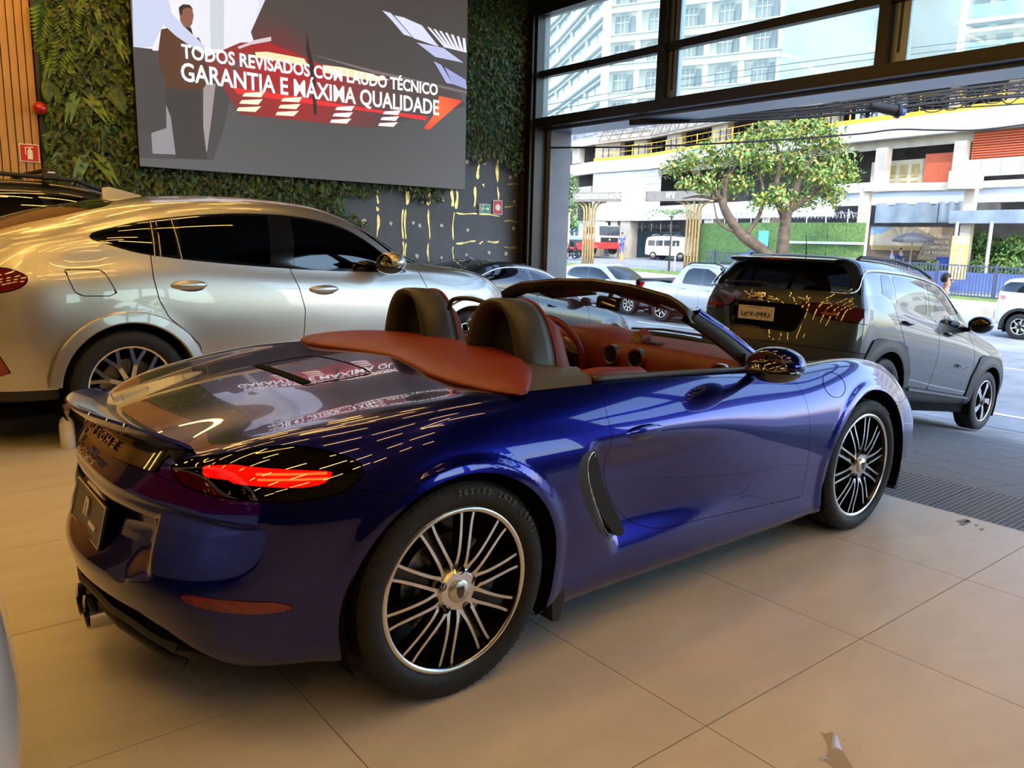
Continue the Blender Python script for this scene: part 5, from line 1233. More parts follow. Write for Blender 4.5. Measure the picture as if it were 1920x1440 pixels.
    fin = MB(); fin.add([(.18, -.03, 1.635), (.18, .03, 1.635), (.46, 0, 1.675), (.24, 0, 1.725), (.19, 0, 1.715), (.46, -.02, 1.668), (.46, .02, 1.668)], [(0, 3, 4), (1, 4, 3), (0, 5, 2, 3), (1, 3, 2, 6), (0, 4, 1), (0, 1, 6, 5)]); fo = fin.build('roof_antenna', SILVER, car)
    for sd in (-1, 1):
        spoke_wheel(car, (0, sd * .845, .375), .378, .295, .275, sd > 0, ('Y', 9)); spoke_wheel(car, (2.975, sd * .845, .375), .378, .275, .275, sd > 0, ('Y', 9))
    return car
coupe_suv = build_coupe_suv()

# ---------------------------------------------------------------- dark grey compact SUV in the doorway
GRAPH = paint('graphite_paint', (.010, .013, .014), metal=0., rough=.35, flake=.1)
def build_compact_suv():
    car = empty('compact_suv', (6.151, 1.761, -.328), (0, .134, .010), 'black and graphite SUV with a rear number plate, nose down the doorway ramp', 'car')
    dxr = {6: .04, 7: .10, 8: .20, 9: .175, 10: .165, 5: .01}
    T = [(-.62, .845, .36, .86, 1.20, (.735, 1.36), (.60, 1.535), (.32, 1.57), 1.58, {7: .05, 8: .12, 9: .04, 10: .02, 6: .0}),
         (-.42, .895, .33, .88, 1.215, (.77, 1.40), (.635, 1.575), (.36, 1.612), 1.622),
         (-.12, .905, .31, .88, 1.215, (.78, 1.42), (.65, 1.605), (.38, 1.645), 1.657),
         (.40, .900, .30, .86, 1.195, (.79, 1.43), (.66, 1.63), (.40, 1.672), 1.686),
         (.90, .898, .29, .85, 1.165, (.79, 1.42), (.66, 1.625), (.40, 1.672), 1.688),
         (1.30, .896, .29, .83, 1.145, (.795, 1.38), (.66, 1.585), (.40, 1.64), 1.66),
         (1.60, .895, .29, .82, 1.13, (.805, 1.29), (.69, 1.47), (.45, 1.55), 1.572),
         (1.92, .897, .29, .80, 1.11, (.845, 1.165), (.76, 1.24), (.52, 1.345), 1.37),
         (2.25, .90, .30, .78, 1.06, (.82, 1.105), (.70, 1.125), (.45, 1.15), 1.16),
         (2.64, .905, .31, .76, 1.0, (.80, 1.05), (.66, 1.08), (.40, 1.09), 1.095),
         (3.00, .89, .32, .72, .95, (.76, 1.01), (.62, 1.04), (.38, 1.05), 1.055),
         (3.30, .80, .32, .66, .86, (.64, .94), (.50, .985), (.28, 1.0), 1.0, {7: .02, 8: .03, 9: .05, 10: .06})]
    sk = make_skin(auto_cage(8, T, [-.60, -.82, -.87, -.885, -.86, -.83, -.80, -.72, -.62][:8], [3.20, 3.36, 3.42, 3.45, 3.45, 3.44, 3.42, 3.40]))
    A = [(0, .352, .425), (2.636, .352, .41)]
    sk = flare(sk, A, .014, .09)
    # angular arches: clip with rounded trapezium
    dlo = [(-.60, 1.285), (-.50, 1.40), (-.40, 1.468), (-.17, 1.505), (.109, 1.525), (.45, 1.545), (.824, 1.548), (1.195, 1.535), (1.30, 1.515), (1.48, 1.43), (1.66, 1.29), (1.82, 1.15), (1.83, 1.125), (1.66, 1.128), (1.2, 1.155), (.869, 1.180), (.543, 1.200), (.25, 1.225), (.056, 1.243), (-.02, 1.255), (-.105, 1.285), (-.40, 1.262), (-.58, 1.25)]
    up = lambda V: (V[:, 2] > 1.10) & (V[:, 1] < -.45) & (V[:, 0] < 1.9)
    q = lambda V: V[:, 1] < -.4
    rr_ = lambda V: V[:, 0] < -.45
    rw = [(-.70, 1.262), (-.745, 1.30), (-.60, 1.495), (-.45, 1.525), (0, 1.535), (.45, 1.525), (.745, 1.30), (.70, 1.262), (0, 1.245)]
    lampR = [(-.36, 1.128), (-.50, 1.138), (-.66, 1.128), (-.95, 1.12), (-.95, .99), (-.80, .985), (-.66, .992), (-.48, 1.03), (-.38, 1.07)]
    cond_l = lambda V: (V[:, 0] < -.50)
    ws = [(1.32, -.60), (1.6, -.68), (1.92, -.76), (2.08, -.70), (2.2, -.4), (2.24, 0), (2.2, .4), (2.08, .7), (1.92, .76), (1.6, .68), (1.32, .6), (1.28, 0)]
    its = [('rear_window', 'rear', rw, PRIVACY, rr_, .008, 'both', -.003), ('windscreen', 'top', ws, CARGLASS, lambda V: V[:, 2] > 1.13, .008, 'both', -.003),
           ('tail_lamp', 'rear', lampR, mat('dark_red_lamp', (.045, .003, .004), rough=.06, coat=1., noise=.6, nscale=14), cond_l, .005, 'sides', .006),
           ('rear_bumper', 'rear', [(-1, .72), (1, .72), (1, .2), (-1, .2)], BLACKP, lambda V: (V[:, 0] < -.45), .006, 'both'),
           ('tailgate_trim', 'rear', [(-.45, 1.10), (.45, 1.10), (.36, .84), (-.36, .84)], BLACKP, rr_, .006, 'both', -.02)]
    arch_p = lambda cx: [(cx - .56, .25), (cx - .515, .62), (cx - .36, .855), (cx - .24, .885), (cx + .20, .885), (cx + .34, .85), (cx + .53, .60), (cx + .55, .33), (cx + .5, .2), (cx - .5, .2)]
    its += [('arch_cladding', 'side', arch_p(0), BLACKP, q, .003, 'sides', .012), ('arch_cladding', 'side', arch_p(2.636), BLACKP, q, .003, 'sides', .012),
            ('sill_cladding', 'side', [(.5, .455), (2.1, .395), (2.2, .2), (.5, .2)], BLACKP, q, .003, 'sides', .006)]
    glassp = []
    for nm, a, b in (('quarter_pane', -.20, .075), ('rear_pane', .115, .83), ('front_pane', .90, 1.80)):
        pp = [p for p in dlo]; glassp.append((nm, a, b))
    fr = [('window_frame', 'side', dlo, GLOSSB, up, .003, 'sides', -.002)]
    doors = [('rear_door', 'side', [(.02, 1.26), (.10, 1.10), (.28, .88), (.50, .62), (.50, .455), (1.05, .43), (1.12, .80), (1.10, 1.05), (1.0, 1.2)], GRAPH, q, .008, 'sides'),
             ('front_door', 'side', [(1.0, 1.2), (1.10, 1.05), (1.12, .80), (1.05, .43), (2.07, .395), (2.13, .62), (2.10, .90), (1.95, 1.13), (1.85, 1.16)], GRAPH, q, .008, 'sides'),
             ('hood', 'top', [(2.15, -.70), (2.6, -.70), (3.0, -.66), (3.25, -.55), (3.35, 0), (3.25, .55), (3.0, .66), (2.15, .70), (2.3, 0)], GRAPH, lambda V: V[:, 2] > .9, .006, 'both')]
    cuts = [('side', dlo, up), ('rear', rw, rr_), ('top', ws, lambda V: V[:, 2] > 1.13)]
    made, base = car_panels(car, sk, A, its + fr + doors, GRAPH, rim=.012, shell_cut=cuts)
    for o in made['window_frame']: bpy.data.objects.remove(o)
    dq = base.clip(np.where(up(base.V), sdf(base.V[:, [0, 2]], dlo), -.5))
    SIDEG = glass('suv_side_glass', (.22, .26, .26), ior=1.6)
    last = dq; 
    for nm, a, b in glassp:
        sl = lambda V, e: V[:, 0] - e + (V[:, 2] - 1.2) * (.12 if e > .5 else -.2 if e < -.1 else .12)
        d = np.minimum(np.minimum(sl(dq.V, a), -sl(dq.V, b)), sdf(dq.V[:, [0, 2]], dlo) - .016)
        pc = dq.clip(d)
        for sd in (-1, 1): skin_obj(nm, pc, SIDEG, car, side=sd, rim=.004)
        last = last.clip(-np.minimum(np.minimum(sl(last.V, a), -sl(last.V, b)), sdf(last.V[:, [0, 2]], dlo) - .016))
    for sd in (-1, 1): skin_obj('window_frame', last.offset(-.002), GLOSSB, car, side=sd, rim=.01)
    on = lambda px, pz: side_y(base, px, pz)
    for sd in (-1, 1):
        ch = MB(); pts = [(1.66, 1.300), (1.48, 1.44), (1.30, 1.528), (1.195, 1.548), (.824, 1.562), (.45, 1.558), (.109, 1.538), (-.17, 1.518), (-.40, 1.482), (-.52, 1.40), (-.61, 1.285), (-.66, 1.255)]
        P_ = catmull([(a, sd * (on(a, b) + .004), b) for a, b in pts[:-3]] + [(-.52, sd * .765, 1.40), (-.60, sd * .79, 1.30), (-.68, sd * .755, 1.252), (-.765, sd * .62, 1.243)], 4); ch.tube(P_, .011, 6); ch.build('chrome_line', CHROME, car, smooth=True)
        for hx, hz in ((.30, 1.075), (1.34, 1.045)):
            h = MB(); h.tube([(hx - .09, sd * (on(hx - .09, hz) + .004), hz + .004), (hx - .06, sd * (on(hx, hz) + .035), hz + .003), (hx + .06, sd * (on(hx, hz) + .035), hz - .003), (hx + .09, sd * (on(hx + .09, hz) + .004), hz - .004)], .014, 8); h.build('door_handle', GLOSSB, car, smooth=True)
        m = MB(); m.ball((1.80, sd * 1.01, 1.20), 1., 20, 12, (.09, .13, .095)); m.V = [(v[0] if v[0] > 1.74 else 1.74 + (v[0] - 1.74) * .15, v[1], v[2]) for v in m.V]; mo = m.build('door_mirror', GLOSSB, car, smooth=True)
        mf = MB(); mf.tube([(1.86, sd * .85, 1.13), (1.80, sd * .93, 1.16)], .025, 8); mf.build('mirror_foot', BLACKP, mo, smooth=True)
        rl = MB(); rl.tube([(-.36, sd * .60, 1.585), (-.28, sd * .605, 1.632), (.4, sd * .615, 1.695), (.9, sd * .615, 1.69), (1.25, sd * .61, 1.64), (1.34, sd * .61, 1.595)], .016, 8); rl.build('roof_rail', BLACKP, car, smooth=True)
        # lamp detail
        li = MB(); li.box((-.755, sd * .62, 1.045), (.02, .20, .022)); li.build('lamp_element', REDLENS, car)
        sc_ = MB(); sc_.prism([(.50, .44), (2.05, .385), (2.05, .365), (.5, .415)], sd * .905, sd * .925, 'XZ'); sc_.build('door_moulding', GRAPH, car)
    tx = text_obj('maker_letters', 'Jeep', .10, (-.835, .09, 1.175), (R(78), 0, R(-90)), CHROME, car, depth=.004, bold=.002, sx=1.05)
    text_obj('door_letters', 'COMPASS', .055, (1.78, -.918, .72), (R(90), 0, 0), mat('satin_strip', ()), car, depth=.003, bold=.001, sx=1.1)
    pl = MB(); pl.box((-.868, .06, .985), (.012, .40, .135), (0, R(-6), 0)); p_ = pl.build('licence_plate', mat('plate_cream', (.46, .40, .30), rough=.45, noise=.05, nscale=30), car, bevel=.004)
    PT = mat('plate_letters', (.03, .028, .025), rough=.5, noise=.1, nscale=40)
    text_obj('plate_letters', 'GFV-9443', .088, (-.8765, .06, .975), (R(84), 0, R(-90)), PT, p_, depth=.001, bold=.0015, sx=.92)
    text_obj('plate_town', 'SP - SAO PAULO', .022, (-.8830, .06, 1.036), (R(84), 0, R(-90)), PT, p_, depth=.0005, sx=1.0)
    spn = MB()
    rows = []
    for t in np.linspace(-1, 1, 17):
        w_ = 1 - abs(t) ** 5 * .3; rows.append([(-.50, .60 * t, 1.578 + .01 * (1 - t * t)), (-.66, .585 * t, 1.560 + .012 * (1 - t * t)), (-.745 + .05 * abs(t) ** 3, .57 * t, 1.545), (-.735 + .05 * abs(t) ** 3, .57 * t, 1.522), (-.60, .57 * t, 1.515)])
    spn.grid(rows); s_ = spn.build('roof_spoiler', GLOSSB, car, ang=40)
    bl = MB(); bl.bbox((-.755, -.16, 1.528), (-.735, .16, 1.545)); bl.build('brake_light', REDLENS, s_)
    wi = MB(); wi.tube([(-.80, .02, 1.262), (-.80, .12, 1.295), (-.79, .42, 1.285), (-.78, .55, 1.27)], .012, 6); wi.build('rear_wiper', BLACKP, car)
    an = MB(); an.cyl((-.22, 0, 1.622), (-.235, 0, 1.66), .022, .010); an.cyl((-.235, 0, 1.66), (-.29, 0, 1.84), .0055, .003); an.build('roof_aerial', BLACKP, car)
    sh = MB(); sh.bbox((-.86, -.30, .36), (-.78, .30, .50)); sh.build('skid_plate', mat('satin_strip', ()), car, bevel=.01)
    for sd in (-1, 1):
        fs = MB(); fs.box((.80, sd * .38, .95), (.16, .46, .62), (0, R(-10), 0)); fs.box((.70, sd * .38, 1.33), (.10, .24, .17)); fs.build('front_seat', DARK, car, bevel=.03)
        spoke_wheel(car, (0, sd * .79, .352), .352, .225, .245, sd > 0, ('twist', 5, .1)); spoke_wheel(car, (2.636, sd * .79, .352), .352, .225, .245, sd > 0, ('twist', 5, .2))
    bs = MB(); bs.box((-.05, 0, .95), (.16, 1.2, .55), (0, R(-12), 0)); bs.build('rear_seat', DARK, car, bevel=.03)
    return car
compact_suv = build_compact_suv()

# ---------------------------------------------------------------- simpler cars: sedan, boxy SUV, hatchbacks, pickup
def plain_car(name, label, loc, rot, pm, T, rx, fx, kc, A, wheel, dlo, panes, rear=None, ws=None, doors=(), lamps=(), handles=(), mirror=None, style=('line', 10), group=None, level=3, privacy=None, shell_open=True, face=MACH):
    car = empty(name, loc, rot, label, 'car', group); PV = privacy or PRIVACY
    sk = flare(make_skin(auto_cage(kc, T, rx, fx), level), A, .012, .08)
    zb = min(p[1] for p in dlo) - .04
    up = lambda V: (V[:, 2] > zb) & (V[:, 1] < -.4)
    q = lambda V: V[:, 1] < -.4
    its = []; cuts = []
    if rear: its.append(('rear_window', rear[0], rear[1], PV, rear[2], .006, 'both', -.003)); cuts.append(rear)
    if ws: its.append(('windscreen', 'top', ws[0], CARGLASS if shell_open else PV, ws[1], .006, 'both', -.003)); cuts.append(('top', ws[0], ws[1]))
    its.append(('window_frame', 'side', dlo, GLOSSB, up, .003, 'sides', -.002)); cuts.append(('side', dlo, up))
    for part, poly, m, cond in lamps: its.append((part, 'side', poly, m, cond, .004, 'sides', .004))
    for part, poly in doors: its.append((part, 'side', poly, pm, q, .007, 'sides'))
    made, base = car_panels(car, sk, A, its, pm, rim=.01, shell_cut=cuts if shell_open else None)
    for o in made.get('window_frame', []): bpy.data.objects.remove(o)
    dq = base.clip(np.where(up(base.V), sdf(base.V[:, [0, 2]], dlo), -.5)); last = dq
    zm = np.mean([p[1] for p in dlo])
    for nm, a, b, k_ in panes:
        f = lambda V: np.minimum(np.minimum(V[:, 0] - a + (V[:, 2] - zm) * k_, b - V[:, 0] - (V[:, 2] - zm) * k_), sdf(V[:, [0, 2]], dlo) - .015)
        pc = dq.clip(f(dq.V)); last = last.clip(-f(last.V))
        if pc.F:
            for sd in (-1, 1): skin_obj(nm, pc, PV, car, side=sd, rim=.004)
    for sd in (-1, 1): skin_obj('window_frame', last.offset(-.002), GLOSSB, car, side=sd, rim=.008)
    on = lambda px, pz: side_y(base, px, pz)
    for sd in (-1, 1):
        for hx, hz in handles:
            h = MB(); y_ = on(hx, hz); h.tube([(hx - .09, sd * (y_ - .005), hz), (hx - .05, sd * (y_ + .03), hz), (hx + .05, sd * (y_ + .03), hz), (hx + .09, sd * (y_ - .005), hz)], .014, 6); h.build('door_handle', pm, car, smooth=True)
        if mirror:
            mx, my, mz = mirror; m = MB(); m.ball((mx, sd * my, mz), 1., 16, 10, (.10, .12, .075)); m.tube([(mx + .08, sd * (my - .16), mz - .06), (mx + .03, sd * (my - .05), mz - .04)], .025, 6); m.V = [(v[0] if v[0] > mx - .06 else mx - .06 + (v[0] - mx + .06) * .15, v[1], v[2]) for v in m.V]; m.build('door_mirror', pm, car, smooth=True)
        R_, w_, rr = wheel; hw = max(t[1] for t in T) - w_ / 2 - .015
        for cx, cz, _ in A: spoke_wheel(car, (cx, sd * hw, cz), R_, w_, rr, sd > 0, style, face=face, n=28)
    return car, base, on
# dark sedan beyond the silver SUV, nose on the ramp
NAVY = paint('black_sedan_paint', (.008, .010, .012), metal=0., rough=.3, flake=.1)
T_SED = [(-.92, .72, .30, .66, .92, (.60, .99), (.46, 1.02), (.24, 1.03), 1.035), (-.65, .84, .28, .68, .96, (.74, 1.03), (.60, 1.06), (.32, 1.075), 1.08), (-.25, .885, .26, .70, .98, (.80, 1.06), (.66, 1.17), (.38, 1.22), 1.235),
 (.25, .895, .25, .70, .98, (.81, 1.15), (.62, 1.34), (.38, 1.385), 1.40), (.75, .895, .24, .69, .965, (.81, 1.17), (.61, 1.385), (.38, 1.425), 1.44), (1.2, .893, .24, .68, .95, (.815, 1.13), (.61, 1.36), (.38, 1.41), 1.425),
 (1.6, .893, .24, .66, .935, (.83, 1.05), (.66, 1.22), (.42, 1.305), 1.325), (2.0, .893, .25, .65, .92, (.84, .955), (.74, 1.02), (.50, 1.10), 1.125), (2.35, .89, .26, .64, .89, (.82, .93), (.68, .955), (.42, .965), .97),
 (2.7, .885, .27, .62, .84, (.80, .88), (.64, .91), (.40, .925), .93), (3.05, .85, .28, .58, .76, (.74, .81), (.58, .845), (.36, .86), .865), (3.35, .70, .28, .52, .66, (.55, .70), (.42, .725), (.22, .74), .745)]
DLO_SED = [(-.30, 1.03), (-.12, 1.12), (.15, 1.24), (.45, 1.315), (.85, 1.345), (1.2, 1.32), (1.5, 1.22), (1.8, 1.07), (1.98, .965), (1.5, .965), (.8, .99), (.2, 1.01)]
sedan, sb_, son = plain_car('sedan', 'black sedan beyond the silver SUV, seen through the roadster windscreen, nose down the ramp', (5.6, 7.4, -.2546), (0, .134, 0), NAVY, T_SED, [-.8, -.98, -1.02, -1.04, -1.03, -1.0], [3.35, 3.52, 3.58, 3.6, 3.57, 3.5], 6, [(0, .32, .36), (2.7, .32, .36)], (.32, .215, .22), DLO_SED, [('quarter_pane', -.3, .05, .1), ('rear_pane', .08, .80, .12), ('front_pane', .88, 2.2, .12)],
  rear=('top', [(-.42, -.55), (.22, -.52), (.30, 0), (.22, .52), (-.42, .55), (-.50, 0)], lambda V: V[:, 2] > 1.06), ws=([(1.35, -.55), (1.7, -.66), (2.05, -.70), (2.22, -.4), (2.26, 0), (2.22, .4), (2.05, .70), (1.7, .66), (1.35, .55), (1.28, 0)], lambda V: V[:, 2] > .95),
  doors=[('rear_door', [(.05, 1.0), (.12, .8), (.32, .55), (.40, .33), (.95, .32), (.98, .7), (.95, .98)]), ('front_door', [(.95, .98), (.98, .7), (.95, .32), (2.05, .34), (2.12, .6), (2.05, .94)])], handles=[(.35, .86), (1.25, .84)], mirror=(1.88, .99, .98), lamps=[('head_lamp', [(2.95, .72), (3.2, .70), (3.7, .64), (3.7, .56), (3.3, .58)], mat('lamp_grey', (.35, .36, .38), rough=.08, coat=1., metal=.4, noise=.3, nscale=40), lambda V: V[:, 0] > 2.9)])
for sd in (-1, 1):
    b = MB(); P_ = catmull([(-.33, 1.03), (-.12, 1.135), (.15, 1.255), (.45, 1.33), (.85, 1.36), (1.2, 1.335), (1.5, 1.235), (1.8, 1.085), (1.99, .965)], 4); b.tube([(a, sd * (son(a, c) + .004), c) for a, c in P_], .010, 6); b.build('chrome_line', CHROME, sedan, smooth=True)
b = MB(); b.add([(.10, 0, 1.375), (.30, 0, 1.40), (.14, 0, 1.445), (.2, -.02, 1.395), (.2, .02, 1.395)], [(0, 3, 2), (3, 1, 2), (0, 2, 4), (4, 2, 1)]); b.build('roof_antenna', NAVY, sedan)
# tall black SUV between the silver one and the plant wall
BLK = paint('black_suv_paint', (.006, .006, .007), metal=0., rough=.3, flake=.1)
def boxy(h, hw, L0, L1):
    return [(-L0 + .22, hw - .10, .36, .88, 1.22, (hw - .20, 1.40), (hw - .30, h - .10), (hw * .45, h - .07), h - .06, {7: .05, 8: .10, 9: .04, 10: .02}), (-L0 + .5, hw - .01, .34, .88, 1.23, (hw - .14, 1.44), (hw - .26, h - .05), (hw * .45, h - .02), h - .01), (0, hw, .32, .88, 1.22, (hw - .12, 1.46), (hw - .25, h - .02), (hw * .45, h + .01), h + .02),
     (.6, hw, .31, .87, 1.20, (hw - .12, 1.46), (hw - .25, h), (hw * .45, h + .03), h + .04), (1.2, hw, .31, .85, 1.18, (hw - .12, 1.43), (hw - .25, h - .02), (hw * .45, h + .01), h + .02), (1.7, hw, .31, .84, 1.16, (hw - .11, 1.34), (hw - .23, h - .18), (hw * .48, h - .10), h - .08), (2.05, hw, .31, .83, 1.14, (hw - .08, 1.22), (hw - .16, h - .42), (hw * .52, h - .30), h - .27),
     (2.4, hw, .32, .80, 1.08, (hw - .09, 1.14), (hw - .22, 1.17), (hw * .5, 1.20), 1.21), (2.8, hw, .33, .78, 1.03, (hw - .10, 1.09), (hw - .25, 1.12), (hw * .45, 1.13), 1.135), (L1 - .35, hw - .03, .34, .72, .97, (hw - .15, 1.04), (hw - .30, 1.07), (hw * .42, 1.08), 1.085), (L1 - .12, hw - .16, .34, .66, .90, (hw - .30, .97), (hw - .42, 1.01), (hw * .3, 1.02), 1.02)]
h_ = 1.80
DLO_B = [(-.70, 1.32), (-.62, 1.62), (-.45, h_ - .10), (.2, h_ - .07), (.9, h_ - .07), (1.35, h_ - .11), (1.7, 1.52), (2.0, 1.28), (2.1, 1.19), (1.2, 1.22), (.3, 1.25), (-.3, 1.27), (-.65, 1.29)]
tall, tb_, ton = plain_car('tall_suv', 'tall black SUV with roof bars between the silver SUV and the plant wall', (-.95, 6.55, 0), (0, 0, R(3)), BLK, boxy(h_, .96, .95, 3.75), [-.72, -.92, -.96, -.98, -.97, -.94, -.92, -.84], [3.62, 3.74, 3.78, 3.8, 3.79, 3.77, 3.75, 3.73], 8, [(0, .37, .44), (2.85, .37, .44)], (.37, .26, .25), DLO_B, [('quarter_pane', -.75, -.10, .1), ('rear_pane', 0, .90, .05), ('front_pane', .98, 2.2, .05)],
  rear=('rear', [(-.72, 1.28), (-.66, 1.60), (.66, 1.60), (.72, 1.28)], lambda V: V[:, 0] < -.4), ws=([(1.55, -.62), (2.0, -.74), (2.25, -.6), (2.35, 0), (2.25, .6), (2.0, .74), (1.55, .62), (1.45, 0)], lambda V: V[:, 2] > 1.19), doors=[('rear_door', [(.05, 1.2), (.2, .9), (.48, .6), (.5, .42), (1.0, .42), (1.0, 1.2)]), ('front_door', [(1.0, 1.2), (1.0, .42), (2.2, .42), (2.3, .7), (2.1, 1.18)])], handles=[(.25, 1.08), (1.3, 1.06)], mirror=(1.95, 1.07, 1.22), shell_open=False)
for sd in (-1, 1):
    b = MB(); b.tube([(-.60, sd * .72, h_ - .04), (-.5, sd * .72, h_ + .04), (.5, sd * .72, h_ + .085), (1.2, sd * .72, h_ + .06), (1.45, sd * .72, h_ - .03)], .02, 8); b.build('roof_rail', BLACKP, tall, smooth=True)
    for k, xx in enumerate((.08, .98)):
        f = MB(); f.box((xx, sd * .74, h_ + .105), (.15, .10, .10), taper=.6); ff = f.build('bar_foot', BLACKP, tall, bevel=.012)
        f = MB(); f.box((xx, sd * .795, h_ + .115), (.06, .004, .014)); f.build('foot_label', mat('white_plastic', ()), ff)
for xx in (.08, .98):
    b = MB(); b.box((xx, 0, h_ + .145), (.07, 1.46, .028)); b.build('cross_bar', BLACKP, tall, bevel=.010)
# white hatchback whose corner just shows beside the camera
WHT = paint('white_paint', (.56, .57, .58), metal=0., rough=.3, flake=.04)
SLV2 = paint('street_silver_paint', (.40, .42, .45), metal=.5, rough=.3, flake=.1)
T_HAT = [(-.56, .70, .30, .70, .98, (.60, 1.12), (.50, 1.34), (.28, 1.38), 1.39, {7: .05, 8: .16, 9: .10, 10: .08}), (-.32, .82, .27, .72, 1.0, (.70, 1.18), (.55, 1.385), (.32, 1.42), 1.43), (.1, .85, .25, .71, .99, (.74, 1.2), (.58, 1.43), (.34, 1.46), 1.47), (.6, .855, .24, .70, .97, (.75, 1.2), (.58, 1.45), (.34, 1.475), 1.485), (1.05, .855, .24, .68, .95, (.76, 1.16), (.58, 1.41), (.35, 1.45), 1.46), (1.45, .855, .24, .66, .93, (.78, 1.06), (.62, 1.27), (.4, 1.35), 1.37), (1.8, .855, .25, .65, .91, (.80, .95), (.70, 1.03), (.48, 1.12), 1.15), (2.15, .85, .26, .63, .87, (.78, .92), (.64, .95), (.4, .97), .975), (2.5, .845, .27, .60, .82, (.75, .86), (.6, .89), (.38, .90), .905), (2.85, .80, .28, .56, .74, (.68, .78), (.54, .81), (.34, .82), .825), (3.05, .68, .28, .52, .66, (.54, .70), (.42, .73), (.24, .74), .745)]
DLO_H = [(-.42, 1.12), (-.30, 1.26), (-.10, 1.36), (.4, 1.39), (.8, 1.385), (1.1, 1.34), (1.4, 1.20), (1.65, 1.05), (1.78, .97), (1.2, .985), (.5, 1.01), (-.1, 1.05), (-.35, 1.08)]
REDL2 = mat('bright_red_lamp', (.55, .01, .015), rough=.1, coat=1., noise=.25, nscale=30)
def hatch(name, label, loc, rot, pm, scale=(1, 1, 1), **kw):
    c, b_, o_ = plain_car(name, label, loc, rot, pm, T_HAT, [-.42, -.58, -.62, -.64, -.62, -.58, -.55, -.46], [3.05, 3.2, 3.24, 3.26, 3.25, 3.23, 3.21, 3.19], 8, [(0, .31, .36), (2.5, .31, .36)], (.31, .20, .20), DLO_H, [('rear_pane', -.3, .62, .06), ('front_pane', .68, 2., .06)],
      rear=('rear', [(-.55, 1.05), (-.5, 1.28), (.5, 1.28), (.55, 1.05)], lambda V: V[:, 0] < -.25), ws=([(1.2, -.5), (1.5, -.6), (1.85, -.66), (2.0, -.4), (2.05, 0), (2.0, .4), (1.85, .66), (1.5, .6), (1.2, .5), (1.12, 0)], lambda V: V[:, 2] > .95), doors=[('rear_door', [(-.1, 1.03), (.1, .8), (.35, .6), (.38, .34), (.75, .34), (.76, .99)]), ('front_door', [(.76, .99), (.75, .34), (1.85, .36), (1.95, .6), (1.85, .92)])], handles=[(.25, .90), (1.0, .88)], mirror=(1.72, .94, .98), lamps=[('tail_lamp', [(-.9, 1.02), (-.42, 1.0), (-.30, .90), (-.45, .80), (-.9, .78)], REDL2, lambda V: V[:, 0] < -.2), ('head_lamp', [(2.65, .74), (2.9, .74), (3.4, .66), (3.4, .58), (2.9, .60)], mat('lamp_grey', ()), lambda V: V[:, 0] > 2.6)], **kw)
    c.scale = scale; return c
hatch('hatchback', 'white car beside the camera, only its rounded corner with a red lamp in view', (-1.782, -.62, 0), (0, 0, R(180)), WHT, style=('line', 8))

# ================================================================ avenue and far side
def _s(x, y): return (x + 1.31) * .63 + (y + 2.71) * .777
def gz(x, y):
    s_ = _s(x, y); return float(np.interp(s_, [0, 26, 66, 90, 200], [-.86, -.86, .05, .45, .6]))
def ground(u, v):
    lo = 8.
    for d in np.arange(8, 150, .1):
        p = at(u, v, d)
        if p.z <= gz(p.x, p.y): return p
    return at(u, v, 120)
ASPH = mat('asphalt', (.19, .205, .22), rough=.8, noise=.18, nscale=1.2, bump=.25, bscale=60)
G_ = []; xs = np.linspace(RAMP1 - .05, 150, 60); ys = np.linspace(-60, 190, 80)
b = MB(); b.grid([[(x, y, gz(x, y)) for y in ys] for x in xs]); road = struct(b.build('ground', ASPH, smooth=True))
LINE = mat('road_paint', (.75, .76, .76), rough=.7, noise=.08, nscale=6)
for X_, dash in ((10.98, 0), (16.1, 1), (24.5, 1)):
    y = -14.
    while y < 60:
        L = 60 if not dash else 3.; b = MB(); n_ = 2 if dash else 30
        b.grid([[(X_ - .06, t, gz(X_, t) + .006), (X_ + .06, t, gz(X_, t) + .006)] for t in np.linspace(y, y + L, n_)]); o = b.build('lane_marking', LINE, road); y += L + (5 if dash else 99)
CONCR = mat('pale_concrete', (.36, .325, .265), rough=.85, noise=.15, nscale=1.1); CONCD = mat('grey_concrete', (.25, .245, .235), rough=.85, noise=.2, nscale=.8)
WHITEC = mat('white_render', (.52, .52, .51), rough=.8, noise=.08, nscale=.7); GRASS = mat('verge_grass', (.10, .16, .025), rough=.9, noise=.5, nscale=5)
def strip(P, z0, z1, t, mb=None):
    'wall band along the plan points P, thickness t towards the street'
    mb = mb or MB(); n_ = len(P); Q = []
    for i in range(n_):
        d = Vector((P[min(i + 1, n_ - 1)][0] - P[max(i - 1, 0)][0], P[min(i + 1, n_ - 1)][1] - P[max(i - 1, 0)][1])).normalized(); nn = Vector((d.y, -d.x))
        if nn.x > 0: nn = -nn
        Q.append((P[i][0] + nn.x * t, P[i][1] + nn.y * t))
    G_ = [[(q[0], q[1], z0), (q[0], q[1], z1), (p[0], p[1], z1), (p[0], p[1], z0), (q[0], q[1], z0)] for p, q in zip(P, Q)]
    mb.grid(G_); mb.add([G_[0][k] for k in range(4)], [(0, 1, 2, 3)]); mb.add([G_[-1][k] for k in range(4)], [(3, 2, 1, 0)]); return mb
def lift(P, a): return [(p[0] + a * (p[0] - CP.x) / math.hypot(p[0] - CP.x, p[1] - CP.y), p[1] + a * (p[1] - CP.y) / math.hypot(p[0] - CP.x, p[1] - CP.y)) for p in P]
